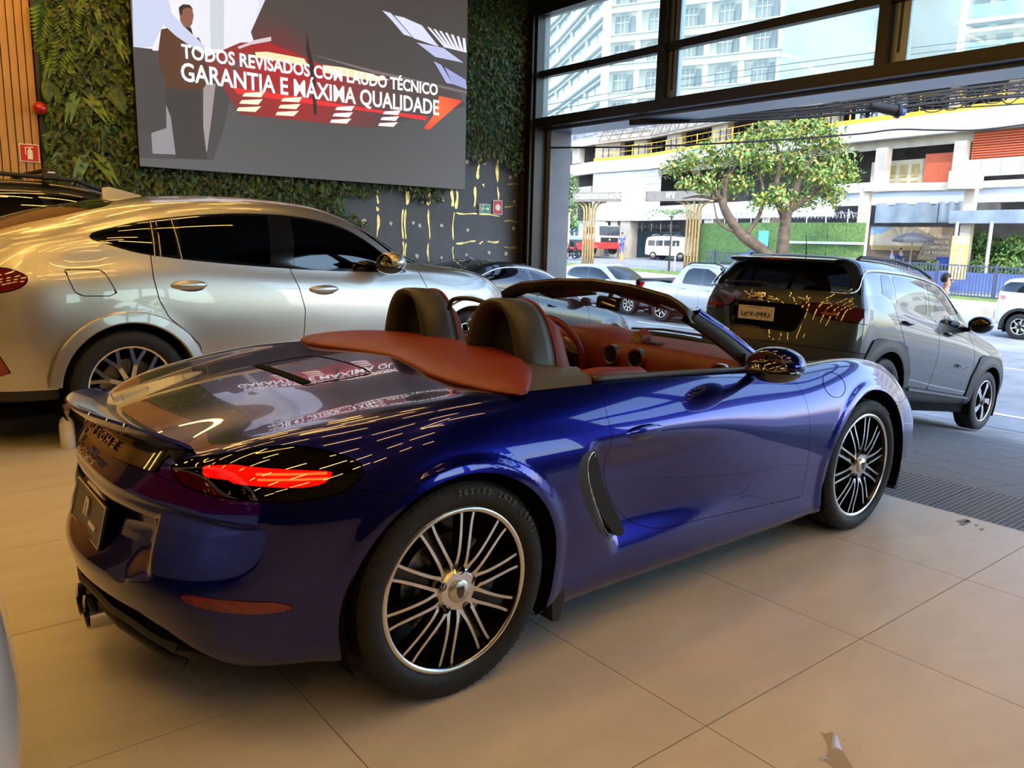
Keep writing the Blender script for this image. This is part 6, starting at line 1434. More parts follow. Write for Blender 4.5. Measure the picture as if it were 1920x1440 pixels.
# median with kerb, grass verge and railing
md = [ground(u, 592) for u in (1500, 1600, 1700, 1800, 1900, 2050)]
mp_ = [(md[2].x, md[2].y + 30 - i * 9) for i in range(8)]
kb = MB(); xk = md[3].x + .2
for y in range(-12, 52, 2): kb.box((xk + 2.6, y + 1, gz(xk + 2.6, y + 1) + .02), (5.2, 1.985, .44))
kb = empty('median_kerb', (0, 0, 0), (0, 0, 0), 'pale concrete median with a kerb beyond the dark SUV', 'kerb')
for y in range(-12, 52, 2):
    b = MB(); b.box((xk + .15, y + 1, gz(xk, y + 1) + .05), (.30, 1.98, .55)); b.build('kerb_stone', CONCR, kb)
b = MB(); b.grid([[(xk + .3, y, gz(xk, y) + .28), (xk + 3.4, y, gz(xk + 3, y) + .30)] for y in range(-12, 53, 4)]); b.build('paving', CONCR, kb)
b = MB(); b.grid([[(xk + 3.4, y, gz(xk, y) + .30), (xk + 5.2, y, gz(xk + 5, y) + .36)] for y in range(-12, 53, 4)]); b.build('verge', GRASS, kb)
FENC = mat('fence_blue', (.045, .055, .10), rough=.5, noise=.1, nscale=8)
fx = xk + 4.6; fe = empty('railing', (0, 0, 0), (0, 0, 0), 'dark blue vertical bar railing along the median, behind the white SUV', 'fence')
_bm = MB(); _bm.box((0, 0, .65), (.03, .03, 1.3)); _bme = bpy.data.meshes.new('bar'); _bme.from_pydata(_bm.V, [], _bm.F); _bme.materials.append(FENC)
for i in range(150):
    y = 5.2 + i * .125; o = link('bar', _bme, fe); o.location = (fx, y, gz(fx, y) + .30)
    if i % 18 == 0: p_ = MB(); p_.box((fx, y + .06, gz(fx, y) + .98), (.08, .08, 1.45)); p_.build('post', FENC, fe)
for z in (.36, 1.56):
    b = MB(); b.tube([(fx, y, gz(fx, y) + z) for y in (5, 12, 24)], .03, 4); b.build('rail', FENC, fe)
vg = [ground(u, v) for u, v in ((1032, 512), (1085, 506), (1100, 516), (1030, 530))]
b = MB(); b.add([(p.x, p.y, gz(p.x, p.y) + .03) for p in [ground(1005, 502), ground(1078, 504), ground(1075, 528), ground(1000, 528)]], [(0, 1, 2, 3)]); g = tag(b.build('grass_verge', GRASS), 'short strip of grass at the roadside left of the white hatchback', 'grass')

# ---- moving cars
def drop(u, v, h=0.): p = ground(u, v); return (p.x, p.y, gz(p.x, p.y) + h)
p = at(1098, 512, 27.5)
hatch('hatchback', 'small silver white hatchback driving right behind the silver pickup', (p.x, p.y - .2, gz(p.x, p.y)), (0, 0, R(-90)), SLV2, scale=(1.05, 1, 1.02), style=('line', 8), level=2)
PK = paint('pickup_silver', (.42, .44, .48), metal=.4, rough=.3, flake=.1)
T_P = [(-1.0, .80, .45, .82, 1.10, (.86, 1.17), (.84, 1.175), (.4, 1.175), 1.175), (-.6, .92, .42, .84, 1.11, (.87, 1.18), (.84, 1.19), (.4, 1.19), 1.19), (0, .93, .40, .85, 1.12, (.87, 1.19), (.84, 1.20), (.4, 1.20), 1.20), (.38, .93, .38, .85, 1.12, (.87, 1.20), (.84, 1.215), (.4, 1.215), 1.215), (.62, .93, .38, .85, 1.12, (.82, 1.35), (.66, 1.62), (.36, 1.68), 1.69), (1.1, .93, .37, .84, 1.11, (.82, 1.40), (.66, 1.69), (.38, 1.735), 1.745), (1.6, .93, .37, .83, 1.10, (.82, 1.38), (.66, 1.66), (.40, 1.71), 1.72), (2.0, .93, .37, .82, 1.08, (.84, 1.24), (.70, 1.44), (.46, 1.54), 1.56), (2.35, .93, .38, .80, 1.05, (.84, 1.10), (.74, 1.15), (.5, 1.22), 1.24), (2.75, .93, .39, .78, 1.0, (.82, 1.05), (.66, 1.09), (.4, 1.10), 1.105), (3.15, .90, .40, .74, .95, (.76, 1.0), (.6, 1.03), (.36, 1.04), 1.045), (3.55, .76, .40, .66, .86, (.60, .93), (.46, .96), (.24, .97), .97)]
pp = ground(1237, 604)
pk, pb_, pon = plain_car('pickup', 'silver double cab pickup passing in front of the white van, its bed to the left', (pp.x + .9, pp.y, gz(pp.x, pp.y)), (0, 0, R(-90)), PK, T_P, [-.9, -1.02, -1.06, -1.08, -1.08, -1.07], [3.55, 3.72, 3.78, 3.8, 3.78, 3.72], 6, [(0, .36, .44), (2.95, .36, .44)], (.36, .23, .22), [(.70, 1.20), (.78, 1.52), (.90, 1.62), (1.5, 1.61), (1.75, 1.50), (2.1, 1.25), (2.2, 1.13), (1.4, 1.15), (.72, 1.17)], [('rear_pane', .6, 1.35, 0), ('front_pane', 1.43, 2.3, 0)],
  ws=([(1.75, -.6), (2.1, -.7), (2.4, -.7), (2.55, 0), (2.4, .7), (2.1, .7), (1.75, .6)], lambda V: V[:, 2] > 1.13), lamps=[('tail_lamp', [(-1.3, 1.14), (-.70, 1.12), (-.80, .98), (-1.3, .94)], REDL2, lambda V: V[:, 0] < -.5)], doors=[('rear_door', [(.6, 1.15), (.6, .5), (1.35, .5), (1.38, 1.14)]), ('front_door', [(1.38, 1.14), (1.35, .5), (2.4, .5), (2.3, 1.1)])], handles=[(.8, 1.05), (1.65, 1.03)], mirror=(2.15, 1.02, 1.2), style=('line', 6), level=2)
bd = MB(); bd.bbox((-1.0, -.84, 1.19), (.55, .84, 1.235)); bd.build('bed_cover', BLACKP, pk)
for sd in (-1, 1): b = MB(); b.tube([(.75, sd * .66, 1.70), (.85, sd * .66, 1.76), (1.7, sd * .66, 1.77), (1.95, sd * .66, 1.68)], .02, 6); b.build('roof_rail', BLACKP, pk)
wp_ = ground(1908, 637)
hw = boxy(1.62, .90, .80, 3.4)
wsu, _, _ = plain_car('street_suv', 'white SUV leaving the picture at the right edge, red tail lamp showing', (wp_.x + .85, wp_.y + .0, gz(wp_.x, wp_.y)), (0, 0, R(-90)), WHT, hw, [-.6, -.78, -.82, -.84, -.82, -.8, -.78, -.7], [3.3, 3.42, 3.46, 3.48, 3.47, 3.45, 3.43, 3.41], 8, [(0, .34, .42), (2.6, .34, .42)], (.34, .22, .21), [(a, .95 * c + .01) for a, c in DLO_B[:1]] + [(-.55, 1.42), (-.4, 1.50), (.9, 1.52), (1.3, 1.48), (1.7, 1.33), (1.95, 1.2), (1.2, 1.2), (.3, 1.22), (-.5, 1.24)], [('rear_pane', -.6, .9, 0), ('front_pane', .98, 2.1, 0)], rear=('rear', [(-.62, 1.22), (-.55, 1.46), (.55, 1.46), (.62, 1.22)], lambda V: V[:, 0] < -.3), lamps=[('tail_lamp', [(-1., 1.16), (-.45, 1.13), (-.40, 1.05), (-1., .98)], REDL2, lambda V: V[:, 0] < -.3)], style=('line', 6), level=2)
for cx in (0, 2.6):
    for sd in (-1, 1):
        b = MB(); b.grid([[(cx + r_ * math.sin(t), sd * y_, .34 + r_ * math.cos(t)) for r_, y_ in ((.50, .895), (.49, .92), (.42, .92), (.42, .80))] for t in np.linspace(R(-100), R(100), 17)]); b.build('arch_moulding', BLACKP, wsu)

# ---- far side: white van, truck, motorcycles, cone, worker
def put(name, label, cat, u, v, d, rz=0., group=None):
    q = at(u, v, d); return empty(name, (q.x, q.y, q.z), (0, 0, R(rz)), label, cat, group)
VG = 50.9
van = put('old_van', 'old white minibus van parked by the dark hoarding beyond the pickup', 'van', 1258, 487, 66, VG - 18)
WV = mat('van_white', (.60, .60, .59), rough=.4, noise=.04, nscale=3); DG = mat('dark_window', (.035, .045, .05), rough=.1, coat=1., noise=.2, nscale=4)
G_ = []
for x_, w_, z0_, z1_ in ((-2.1, .70, .50, 1.55), (-2.0, .80, .40, 1.82), (-1.6, .86, .36, 1.92), (0, .87, .35, 1.95), (1.5, .86, .36, 1.92), (1.98, .80, .40, 1.78), (2.12, .66, .55, 1.35)):
    G_.append([(x_, -w_, z0_), (x_, -w_ - .01, 1.05), (x_, -w_ * .9, z1_ - .22), (x_, -w_ * .72, z1_ - .05), (x_, 0, z1_), (x_, w_ * .72, z1_ - .05), (x_, w_ * .9, z1_ - .22), (x_, w_ + .01, 1.05), (x_, w_, z0_)])
b = MB(); b.grid(G_); b.add(G_[0], [tuple(range(9))]).add(G_[-1], [tuple(range(9))[::-1]])
# the van stands across the view: its long side to the left, its face to the right
van.rotation_euler = (0, 0, R(VG - 90 - 38)); b.build('van_body', WV, van, ang=35)
for sd in (-1, 1):
    for x_ in (-1.45, -.72, .02, .78): b = MB(); b.bbox((x_ - .30, sd * .80, 1.12), (x_ + .32, sd * .885, 1.58)); b.build('side_window', DG, van)
    for x_ in (-1.25, 1.25): b = MB(); b.cyl((x_, sd * .60, .32), (x_, sd * .88, .32), .32, n=18); w_ = b.build('wheel', RUBBER, van); b = MB(); b.cyl((x_, sd * .86, .32), (x_, sd * .895, .32), .19, n=14); b.build('hub_cap', CHROME, w_)
for x_ in (2.02, -2.06): b = MB(); b.box((x_ * .985, 0, 1.40), (.12, 1.22, .40)); b.build('end_window', DG, van)
b = MB(); b.bbox((2.05, -.85, .38), (2.22, .85, .52)); b.build('bumper', WV, van); b = MB(); b.bbox((2.08, -.25, .62), (2.17, .25, .76)); b.build('licence_plate', CONCD, van)
for k in range(4): b = MB(); b.tube([(-1.5 + k, -.7, 1.98), (-1.5 + k, 0, 2.06), (-1.5 + k, .7, 1.98)], .025, 4); b.build('roof_bar', WV, van)
trk = put('water_truck', 'white and red tank truck with an open door parked by the columns', 'truck', 1128, 476, 68, VG - 180 + 25)
TR = mat('truck_red', (.55, .03, .03), rough=.4, noise=.05, nscale=2); TB = mat('tank_blue', (.42, .55, .62), rough=.5, noise=.1, nscale=2)
b = MB(); b.box((.2, 0, 1.62), (1.9, 2.35, 1.5), taper=.92); b.build('cab', WV, trk, bevel=.08); b = MB(); b.box((.25, 0, .72), (1.95, 2.4, .55)); b.build('bumper', TR, trk, bevel=.05)
b = MB(); b.box((1.13, 0, 1.95), (.08, 2.0, .75), (0, R(-6), 0)); b.build('windscreen', DG, trk); b = MB(); b.box((1.17, 0, 1.18), (.06, 1.7, .42)); b.build('front_grille', BLACKP, trk)
b = MB(); b.ball((1.205, 0, 1.2), .11, 10, 6); b.build('emblem', CHROME, trk)
b = MB(); b.bbox((-6.5, -1.2, 1.1), (-.9, 1.2, 2.75)); b.build('tank', TB, trk, bevel=.25); 
for k in range(3): b = MB(); b.bbox((-2.6 - k * .8, -1.24, 1.5), (-2.1 - k * .8, -1.18, 2.3)); b.build('louvre', FENC, trk)
b = MB(); b.bbox((-6.5, -1.0, .7), (0, 1.0, 1.1)); b.build('chassis', BLACKP, trk)
for x_ in (.1, -3.9, -5.2):
    for sd in (-1, 1): b = MB(); b.cyl((x_, sd * .85, .5), (x_, sd * 1.2, .5), .5, n=16); b.build('wheel', RUBBER, trk)
for sd in (-1, 1):
    b = MB(); b.box((.75, sd * 1.72, 1.55), (.07, 1.05, 1.5)); dr = b.build('cab_door', WV, trk, bevel=.03); b = MB(); b.box((.80, sd * 1.72, 1.95), (.06, .8, .55)); b.build('door_window', DG, dr); b = MB(); b.box((.80, sd * 1.72, 1.0), (.05, 1.0, .4)); b.build('door_stripe', TR, dr)
    if sd > 0: bpy.data.objects.remove(dr.children[0]); bpy.data.objects.remove(dr.children[0]); bpy.data.objects.remove(dr)
def moto(u, v, d, rz, lab):
    m = put('motorcycle', lab, 'motorcycle', u, v, d, rz)
    for x_ in (-.62, .62): b = MB(); b.tube([(x_ + .27 * math.cos(t), 0, .31 + .27 * math.sin(t)) for t in np.linspace(0, 6.283, 16, endpoint=False)], .055, 6, closed=True); b.build('wheel', RUBBER, m)
    b = MB(); b.tube([(-.62, 0, .31), (-.2, 0, .55), (.3, 0, .62), (.5, 0, .85), (.62, 0, .31)], .05, 6); b.build('frame', BLACKP, m); b = MB(); b.ball((.15, 0, .78), 1., 12, 8, (.28, .13, .13)); b.build('fuel_tank', TR, m, smooth=True)
    b = MB(); b.box((-.35, 0, .78), (.6, .22, .09)); b.build('seat', BLACKP, m, bevel=.03); b = MB(); b.box((-.72, 0, 1.02), (.42, .42, .42)); b.build('delivery_box', TR, m, bevel=.03); b = MB(); b.tube([(.46, -.35, 1.02), (.5, 0, .95), (.46, .35, 1.02)], .02, 6); b.build('handlebar', BLACKP, m)
moto(1091, 486, 62, VG + 60, 'red motorcycle in front, wheels turned to the gold column'); moto(1074, 484, 64, VG + 130, 'red delivery motorcycle standing beside the brown totem')
cn = put('traffic_cone', 'small orange traffic cone on the driveway by the worker', 'cone', 1166, 489, 60); ORG = mat('cone_orange', (.85, .20, .05), rough=.5, noise=.06, nscale=8)
b = MB(); b.cyl((0, 0, .04), (0, 0, .72), .17, .03, 14); b.build('cone_body', ORG, cn); b = MB(); b.box((0, 0, .02), (.42, .42, .04)); b.build('base', ORG, cn)

# people as one skinned body each, clothing as shells
def figure(name, label, u, v, d, rz, h, shirt, pants, skin, arms, hair=(.02, .015, .012), seated=False):
    q = at(u, v, d); e = empty(name, (q.x, q.y, q.z), (0, 0, R(rz)), label, 'person'); k = h / 1.75
    J = {'p': (0, 0, .95, .13), 'b': (0, 0, 1.15, .125), 'c': (0, 0, 1.36, .14), 'n': (.01, 0, 1.50, .055), 'h0': (.02, 0, 1.58, .075), 'h1': (.025, 0, 1.70, .072)}
    E_ = [('p', 'b'), ('b', 'c'), ('c', 'n'), ('n', 'h0'), ('h0', 'h1')]
    for s_, sg in (('l', 1), ('r', -1)):
        a = arms[0 if sg > 0 else 1]
        J['s' + s_] = (0, sg * .19, 1.41, .062); J['e' + s_] = (a[0][0], sg * a[0][1], a[0][2], .045); J['w' + s_] = (a[1][0], sg * a[1][1], a[1][2], .032); J['g' + s_] = (a[1][0] + .05, sg * a[1][1], a[1][2] - .09, .035)
        J['t' + s_] = (0, sg * .10, .88, .098); J['k' + s_] = (.02, sg * .11, .48, .064); J['f' + s_] = (-.02, sg * .115, .08, .045); J['o' + s_] = (.14, sg * .12, .04, .036)
        E_ += [('c', 's' + s_), ('s' + s_, 'e' + s_), ('e' + s_, 'w' + s_), ('w' + s_, 'g' + s_), ('p', 't' + s_), ('t' + s_, 'k' + s_), ('k' + s_, 'f' + s_), ('f' + s_, 'o' + s_)]
    keys = list(J)
    def grow(ks, es, m, nm, ex):
        ix = {a: i for i, a in enumerate(ks)}; me = bpy.data.meshes.new(nm); me.from_pydata([tuple(c * k for c in J[a][:3]) for a in ks], [(ix[a], ix[c]) for a, c in es], []); me.update(); me.materials.append(m)
        o = link(nm, me, e); md = o.modifiers.new('skin', 'SKIN'); sv = me.skin_vertices[0].data
        for i, a in enumerate(ks): sv[i].radius = (J[a][3] * k + ex,) * 2
        sv[0].use_root = True; md2 = o.modifiers.new('sub', 'SUBSURF'); md2.levels = 1; md2.render_levels = 1; md.use_smooth_shade = True; return o
    grow(keys, E_, mat('skin_%d' % int(skin[0] * 100), skin, rough=.5, noise=.05, nscale=30), 'body', 0)
    tk = ['b', 'c', 'sl', 'el', 'sr', 'er', 'p']; grow(tk, [(a, c) for a, c in E_ if a in tk and c in tk], mat('shirt_' + name + str(u), shirt, rough=.8, noise=.12, nscale=20), 'shirt', .018)
    lk = ['p', 'tl', 'kl', 'fl', 'tr', 'kr', 'fr']; grow(lk, [(a, c) for a, c in E_ if a in lk and c in lk], mat('trousers_' + name + str(u), pants, rough=.85, noise=.12, nscale=20), 'trousers', .012)
    b = MB(); b.ball((.005 * k, 0, 1.695 * k), 1., 14, 10, (.092 * k, .080 * k, .092 * k)); b.V = [(min(x_, (.02 if z_ < 1.70 * k else .12) * k), y_, max(z_, 1.60 * k)) for x_, y_, z_ in b.V]; b.build('hair', mat('hair_%d' % int(hair[0] * 1000), hair, rough=.6, noise=.2, nscale=60), e, smooth=True)
    b = MB(); b.ball((.098 * k, 0, 1.635 * k), 1., 8, 6, (.022 * k, .014 * k, .024 * k)); b.build('nose', mat('skin_%d' % int(skin[0] * 100), ()), e, smooth=True); b = MB()
    for sg in (-1, 1): b = MB(); b.ball((.082 * k, sg * .032 * k, 1.665 * k), .010 * k, 8, 6); b.build('eye', DARK, e)
    return e
down = ((( .0, .26, 1.12), (.06, .27, .86)),) * 2; fwd = ((( .02, .25, 1.13), (.26, .16, 1.06)),) * 2
figure('person', 'person in blue work clothes standing at the open truck door', 1165, 477, 64, VG + 160, 1.74, (.06, .10, .30), (.05, .09, .26), (.30, .17, .11), down)
figure('person', 'person in a pale checked shirt and cap under the dark umbrella', 1668, 521, 46, VG + 60, 1.72, (.30, .34, .46), (.06, .06, .08), (.42, .26, .18), fwd, hair=(.20, .20, .22))
figure('person', 'person in a dark blue shirt standing right of the pale checked shirt', 1683, 521, 46.4, VG + 200, 1.72, (.03, .05, .16), (.05, .05, .08), (.42, .25, .17), down, hair=(.05, .03, .02))
pq = at(1770, 545, 20.5); figure('person', 'person with short black hair just behind the roof of the black SUV', 1751, 524 + 1.68 * 1478 / 13.5 * .985, 13.5, -60, 1.72, (.08, .08, .10), (.05, .05, .07), (.36, .22, .15), down)

# ---------------------------------------------------------------- building site across the avenue
def plan(pts): return [(at(u, 450, d).x, at(u, 450, d).y) for u, d in pts]
def zat(u, v, d): return at(u, v, d).z
PLN = plan([(1020, 84), (1113, 74), (1216, 68.7), (1350, 59.4), (1450, 54), (1560, 49.3), (1650, 46.5), (1740, 44.1), (1830, 42), (1920, 40), (2150, 36)])
PR = PLN[1:]
ZD = 8.72                                    # deck with the yellow toe board
pod = empty('building_site', (0, 0, 0), (0, 0, 0), 'unfinished concrete podium with yellow edge boards under the tower', 'building')
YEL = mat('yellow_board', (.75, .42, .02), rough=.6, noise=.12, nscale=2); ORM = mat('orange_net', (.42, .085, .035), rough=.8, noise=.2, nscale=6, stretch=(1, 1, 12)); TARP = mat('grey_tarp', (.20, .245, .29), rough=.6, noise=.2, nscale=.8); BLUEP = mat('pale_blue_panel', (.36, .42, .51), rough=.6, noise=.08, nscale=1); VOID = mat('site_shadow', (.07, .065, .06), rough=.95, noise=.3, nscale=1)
def seg(a, b, P=None):
    'plan points between picture columns a and b along the front'
    P = P or PLN; U = [1020, 1113, 1216, 1350, 1450, 1560, 1650, 1740, 1830, 1920, 2150]
    f = lambda u: (float(np.interp(u, U, [p[0] for p in P])), float(np.interp(u, U, [p[1] for p in P])))
    return [f(a)] + [f(u) for u in U if a < u < b] + [f(b)]
def part(name, a, b, z0, z1, t, m, back=0.): 
    P = seg(a, b); P = lift(P, back) if back else P
    return strip(P, z0, z1, t).build(name, m, pod)
part('deck_edge', 1020, 2150, ZD - 1.05, ZD - .02, .5, WHITEC); part('toe_board', 1113, 2150, ZD, ZD + .25, .42, YEL)
strip(seg(1020, 2150), ZD - .3, ZD - .1, -9).build('deck_slab', CONCR, pod)
part('deck_beam', 1150, 2150, ZD - 1.55, ZD - 1.0, .1, CONCR, .5)
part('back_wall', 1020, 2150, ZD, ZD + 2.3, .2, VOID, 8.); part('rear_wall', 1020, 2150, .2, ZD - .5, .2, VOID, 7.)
for i, (a, b) in enumerate(((1118, 1165), (1190, 1212), (1255, 1280), (1335, 1362), (1440, 1462), (1540, 1560), (1652, 1672), (1760, 1780), (1865, 1890))):
    part('column', a, b, ZD + .2, ZD + 1.7, .6, CONCR, 1.6)
part('column', 1040, 1052, ZD + .2, ZD + 1.7, .6, CONCR, 1.6); part('column', 1080, 1092, ZD + .2, ZD + 1.7, .6, CONCR, 1.6)
part('upper_beam', 1020, 2150, ZD + 1.6, ZD + 2.25, .5, CONCR, .8)
strip(seg(1020, 2150), ZD + 2.25, ZD + 2.45, -9).build('upper_slab', CONCD, pod)
# truss in front of the upper beam
tr_ = MB(); PP = seg(1115, 1960)
def along(P, n):
    P = [Vector((*p, 0)) for p in P]; L = [0]
    for a, b in zip(P, P[1:]): L.append(L[-1] + (b - a).length)
    return [(float(np.interp(t, L, [p.x for p in P])), float(np.interp(t, L, [p.y for p in P]))) for t in np.linspace(0, L[-1], n)]
Q = along(lift(PP, -1.), 64)
tops = [(p[0], p[1], ZD + 2.55) for p in Q]; bots = [(p[0], p[1], ZD + 1.65) for p in Q]
tr_.tube(tops, .06, 4); tr_.tube(bots, .06, 4)
for i in range(63): tr_.tube([tops[i], bots[i + 1]] if i % 2 else [bots[i], tops[i + 1]], .04, 4, cap=False)
tr_.build('roof_truss', mat('truss_rust', (.16, .12, .09), rough=.7, noise=.2, nscale=3), pod)
part('safety_net', 1020, 2150, ZD + 2.5, ZD + 3.1, .1, mat('grey_net', (.20, .21, .24), rough=.9, noise=.5, nscale=.7), .3)
for i, p in enumerate(along(seg(1113, 2100), 60)):
    b = MB(); b.cyl((*p, ZD - .5), (*p, ZD + 1.2), .045, n=6); b.build('rail_post', STEEL if i % 3 else YEL, pod)
for z in (.7, 1.15):
    b = MB(); b.tube([(p[0], p[1], ZD + z) for p in along(seg(1113, 2100), 30)], .03, 4); b.build('guard_rail', YEL, pod)
for u in (1592, 1618, 1632, 1655, 1668): part('water_drum', u, u + 8, ZD + .25, ZD + 1.25, .5, BLUEP, .8)
# white cladding left, columns below
part('white_cladding', 1113, 1236, 4.5, ZD - 1.1, .4, mat('white_cladding', (.42, .44, .46), rough=.7, noise=.12, nscale=.9, stretch=(1, 1, 3)), .2)
for k in range(4): part('cladding_joint', 1113, 1236, 5.2 + k * .62, 5.23 + k * .62, .42, CONCD, .2)
part('canopy_edge', 1113, 1560, 3.35, 4.5, .8, WHITEC)
for a, b in ((1123, 1135), (1160, 1172), (1178, 1196), (1340, 1354), (1448, 1460)): part('column', a, b, 0, 3.5, 1., CONCR, .5)
part('column', 1068, 1084, 2.4, ZD - 1., 1., CONCR, 1.)
part('beam', 1020, 1113, 5.8, 6.6, .5, CONCR, 1.)
# right hand bays
zb0, zb1 = zat(1740, 346, 44.1), zat(1740, 272, 44.1)
part('plasterboard', 1625, 1720, zb0, zb1 - .65, .2, mat('plasterboard', (.44, .385, .26), rough=.8, noise=.1, nscale=1), 1.4)
for u in (1632, 1657, 1679, 1700):
    part('board_patch', u, u + 13, zb0 + .55, zb0 + 1.25, .24, mat('board_brown', (.33, .25, .10), rough=.8, noise=.15, nscale=3), 1.4); part('board_patch', u, u + 13, zb0 + .05, zb0 + .3, .24, mat('board_brown', ()), 1.4)
part('orange_panel', 1722, 1774, zb0, zat(1740, 288, 44.1), .2, ORM, .9)
part('column', 1636, 1656, zb0, zb1, .5, CONCR, .3); part('column', 1778, 1800, zb0, zb1, .5, CONCR, .3)
for k in range(11): part('net_row', 1806, 2150, zat(1830, 299 - k * 4.6, 42), zat(1830, 303 - k * 4.6, 42) + .03, .25, ORM, .4)
part('orange_net', 1806, 2150, zat(1830, 300, 42), zat(1830, 250, 42), .2, ORM, .5)
for a in (1790, 1828, 1866, 1904): part('parapet_panel', a, a + 37, zat(1830, 332, 42), zat(1830, 301, 42), .3, BLUEP, .2)
part('ledge', 1560, 2150, zb0 - .35, zb0, .5, WHITEC); part('white_sheet', 1560, 2150, zat(1740, 383, 44.1), zb0 - .35, .35, mat('white_sheet', (.46, .50, .56), rough=.6, noise=.1, nscale=.6), .1)
part('beam', 1560, 1640, zat(1600, 372, 48), zat(1600, 345, 48), .3, WHITEC, .1)
tz0, tz1 = zat(1740, 418, 44.1), zat(1740, 380, 44.1)
for a, b in ((1641, 1757), (1759, 1812)): 
    P = along(seg(a, b), 12); G_ = [[(p[0] - .3 - .12 * math.sin(i * 1.7), p[1], tz0 + (tz1 - tz0) * t) for t in np.linspace(0, 1, 6)] for i, p in enumerate(P)]; m_ = MB(); m_.grid(G_); m_.build('tarpaulin', TARP, pod, smooth=True)
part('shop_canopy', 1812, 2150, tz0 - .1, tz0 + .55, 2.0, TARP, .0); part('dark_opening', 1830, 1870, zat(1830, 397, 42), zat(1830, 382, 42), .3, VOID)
for u in (1822, 1886): p = seg(u, u + 4)[0]; b = MB(); b.cyl((p[0] - 2, p[1], -.3), (p[0] - 2, p[1], tz0), .09, n=8); b.build('canopy_post', CONCR, pod)

# residential tower above
tw = empty('tower_block', (0, 0, 0), (0, 0, 0), 'tall pale apartment tower with glazed floors rising above the building site', 'building')
TWW = mat('tower_white', (.50, .53, .50), rough=.8, noise=.06, nscale=.5); TWG = mat('tower_slab_edge', (.34, .375, .335), rough=.8, noise=.08, nscale=.5); TWN = mat('tower_glass', (.10, .125, .12), rough=.25, coat=.3, noise=.3, nscale=.4); TWC = mat('tower_core', (.24, .26, .235), rough=.85, noise=.12, nscale=.25)
LW = plan([(1010, 128), (1041, 118), (1080, 105), (1122, 94)]); RW = plan([(1124, 93.5), (1190, 91.5), (1246, 89.8), (1310, 88), (1370, 86), (1440, 84)])
def bays(P, n): return along(P, n + 1)
def tpart(name, P, z0, z1, t, m, back=0.): return strip(lift(P, back) if back else P, z0, z1, t).build(name, m, tw)
FL = [z for z in np.arange(11.65, 48, 3.1)]
for z in FL:
    tpart('slab_edge', RW, z - .45, z + .25, .4, TWG); tpart('slab_lip', RW, z + .25, z + .36, .6, TWW); tpart('balcony_parapet', LW, z - .35, z + .75, .5, TWW); tpart('slab_lip', LW, z - .95, z - .75, .3, TWW)
    B_ = bays(RW, 5)
    for i in range(5):
        p, q = Vector(B_[i]), Vector(B_[i + 1]); g = lambda t: tuple(p.lerp(q, t))
        w_ = tpart('window', [g(.24), g(.62)], z + .36, z + 2.5, .12, TWN, .8)
        for t in (.36, .49): strip(lift([g(t), g(t + .014)], .65), z + .36, z + 2.5, .08).build('mullion', TWW, w_)
        strip(lift([g(.24), g(.62)], .65), z + 1.75, z + 1.85, .08).build('transom', TWW, w_)
        tpart('window', [g(.66), g(.80)], z + .36, z + 2.5, .1, TWN, 1.2)
        tpart('pier', [g(.86), g(1.0)], z + .25, z + 2.65, .25, TWW)
        tpart('wall_panel', [g(.0), g(.22)], z + .25, z + 2.65, .1, TWG, 1.)
    B_ = bays(LW, 4)
    for i in range(4):
        p, q = Vector(B_[i]), Vector(B_[i + 1]); g = lambda t: tuple(p.lerp(q, t))
        tpart('window', [g(.1), g(.5)], z + .75, z + 2.2, .1, TWN, .9); tpart('window', [g(.58), g(.85)], z + .75, z + 2.2, .1, TWN, .9); tpart('pier', [g(.9), g(1.0)], z + .7, z + 2.2, .2, TWW, .3)
tpart('tower_wall', RW, 8, 48, .2, TWG, 1.6); tpart('tower_wall', LW, 8, 48, .2, TWG, 1.6); tpart('corner_pier', plan([(1119, 93.2), (1128, 92.6)]), 8, 48, .5, TWW)
CW = plan([(1440, 84), (1540, 80), (1650, 76)]); tpart('core_wall', CW, 6, 48, .5, TWC)
for z in FL[1:]:
    for u in (1610,): tpart('window', plan([(u, 77.3), (u + 38, 76.1)]), z + .6, z + 1.9, .62, TWG); tpart('window', plan([(u + 2, 77.2), (u + 36, 76.2)]), z + .7, z + 1.25, .72, TWW)
b = MB(); cpt = at(1700, 60, 79); n_ = 28
G_ = [[(cpt.x + 4.6 * math.cos(t), cpt.y + 4.6 * math.sin(t), z) for z in (5, 48)] for t in np.linspace(R(120), R(330), n_)]; b.grid(G_); b.build('round_core', TWC, tw, smooth=True)
# glazed balcony tower to the right
GT = plan([(1765, 70), (1850, 68), (1960, 66)]); BAL = glass('balcony_glass', (.55, .78, .75), ior=1.7)
for z in np.arange(8.4, 40, 3.0):
    tpart('balcony_slab', GT, z - .3, z, 1.2, TWW); tpart('back_wall', GT, z, z + 2.7, .2, TWC if int(z * 10) % 2 else CONCR, 2.2)
    B_ = bays(GT, 4)
    for i in range(4): tpart('balcony_pane', [B_[i], B_[i + 1]], z, z + 1.15, .04, BAL, -1.1); tpart('window', [tuple(Vector(B_[i]).lerp(Vector(B_[i + 1]), .2)), tuple(Vector(B_[i]).lerp(Vector(B_[i + 1]), .8))], z + .1, z + 2.3, .3, TWN, 2.1)
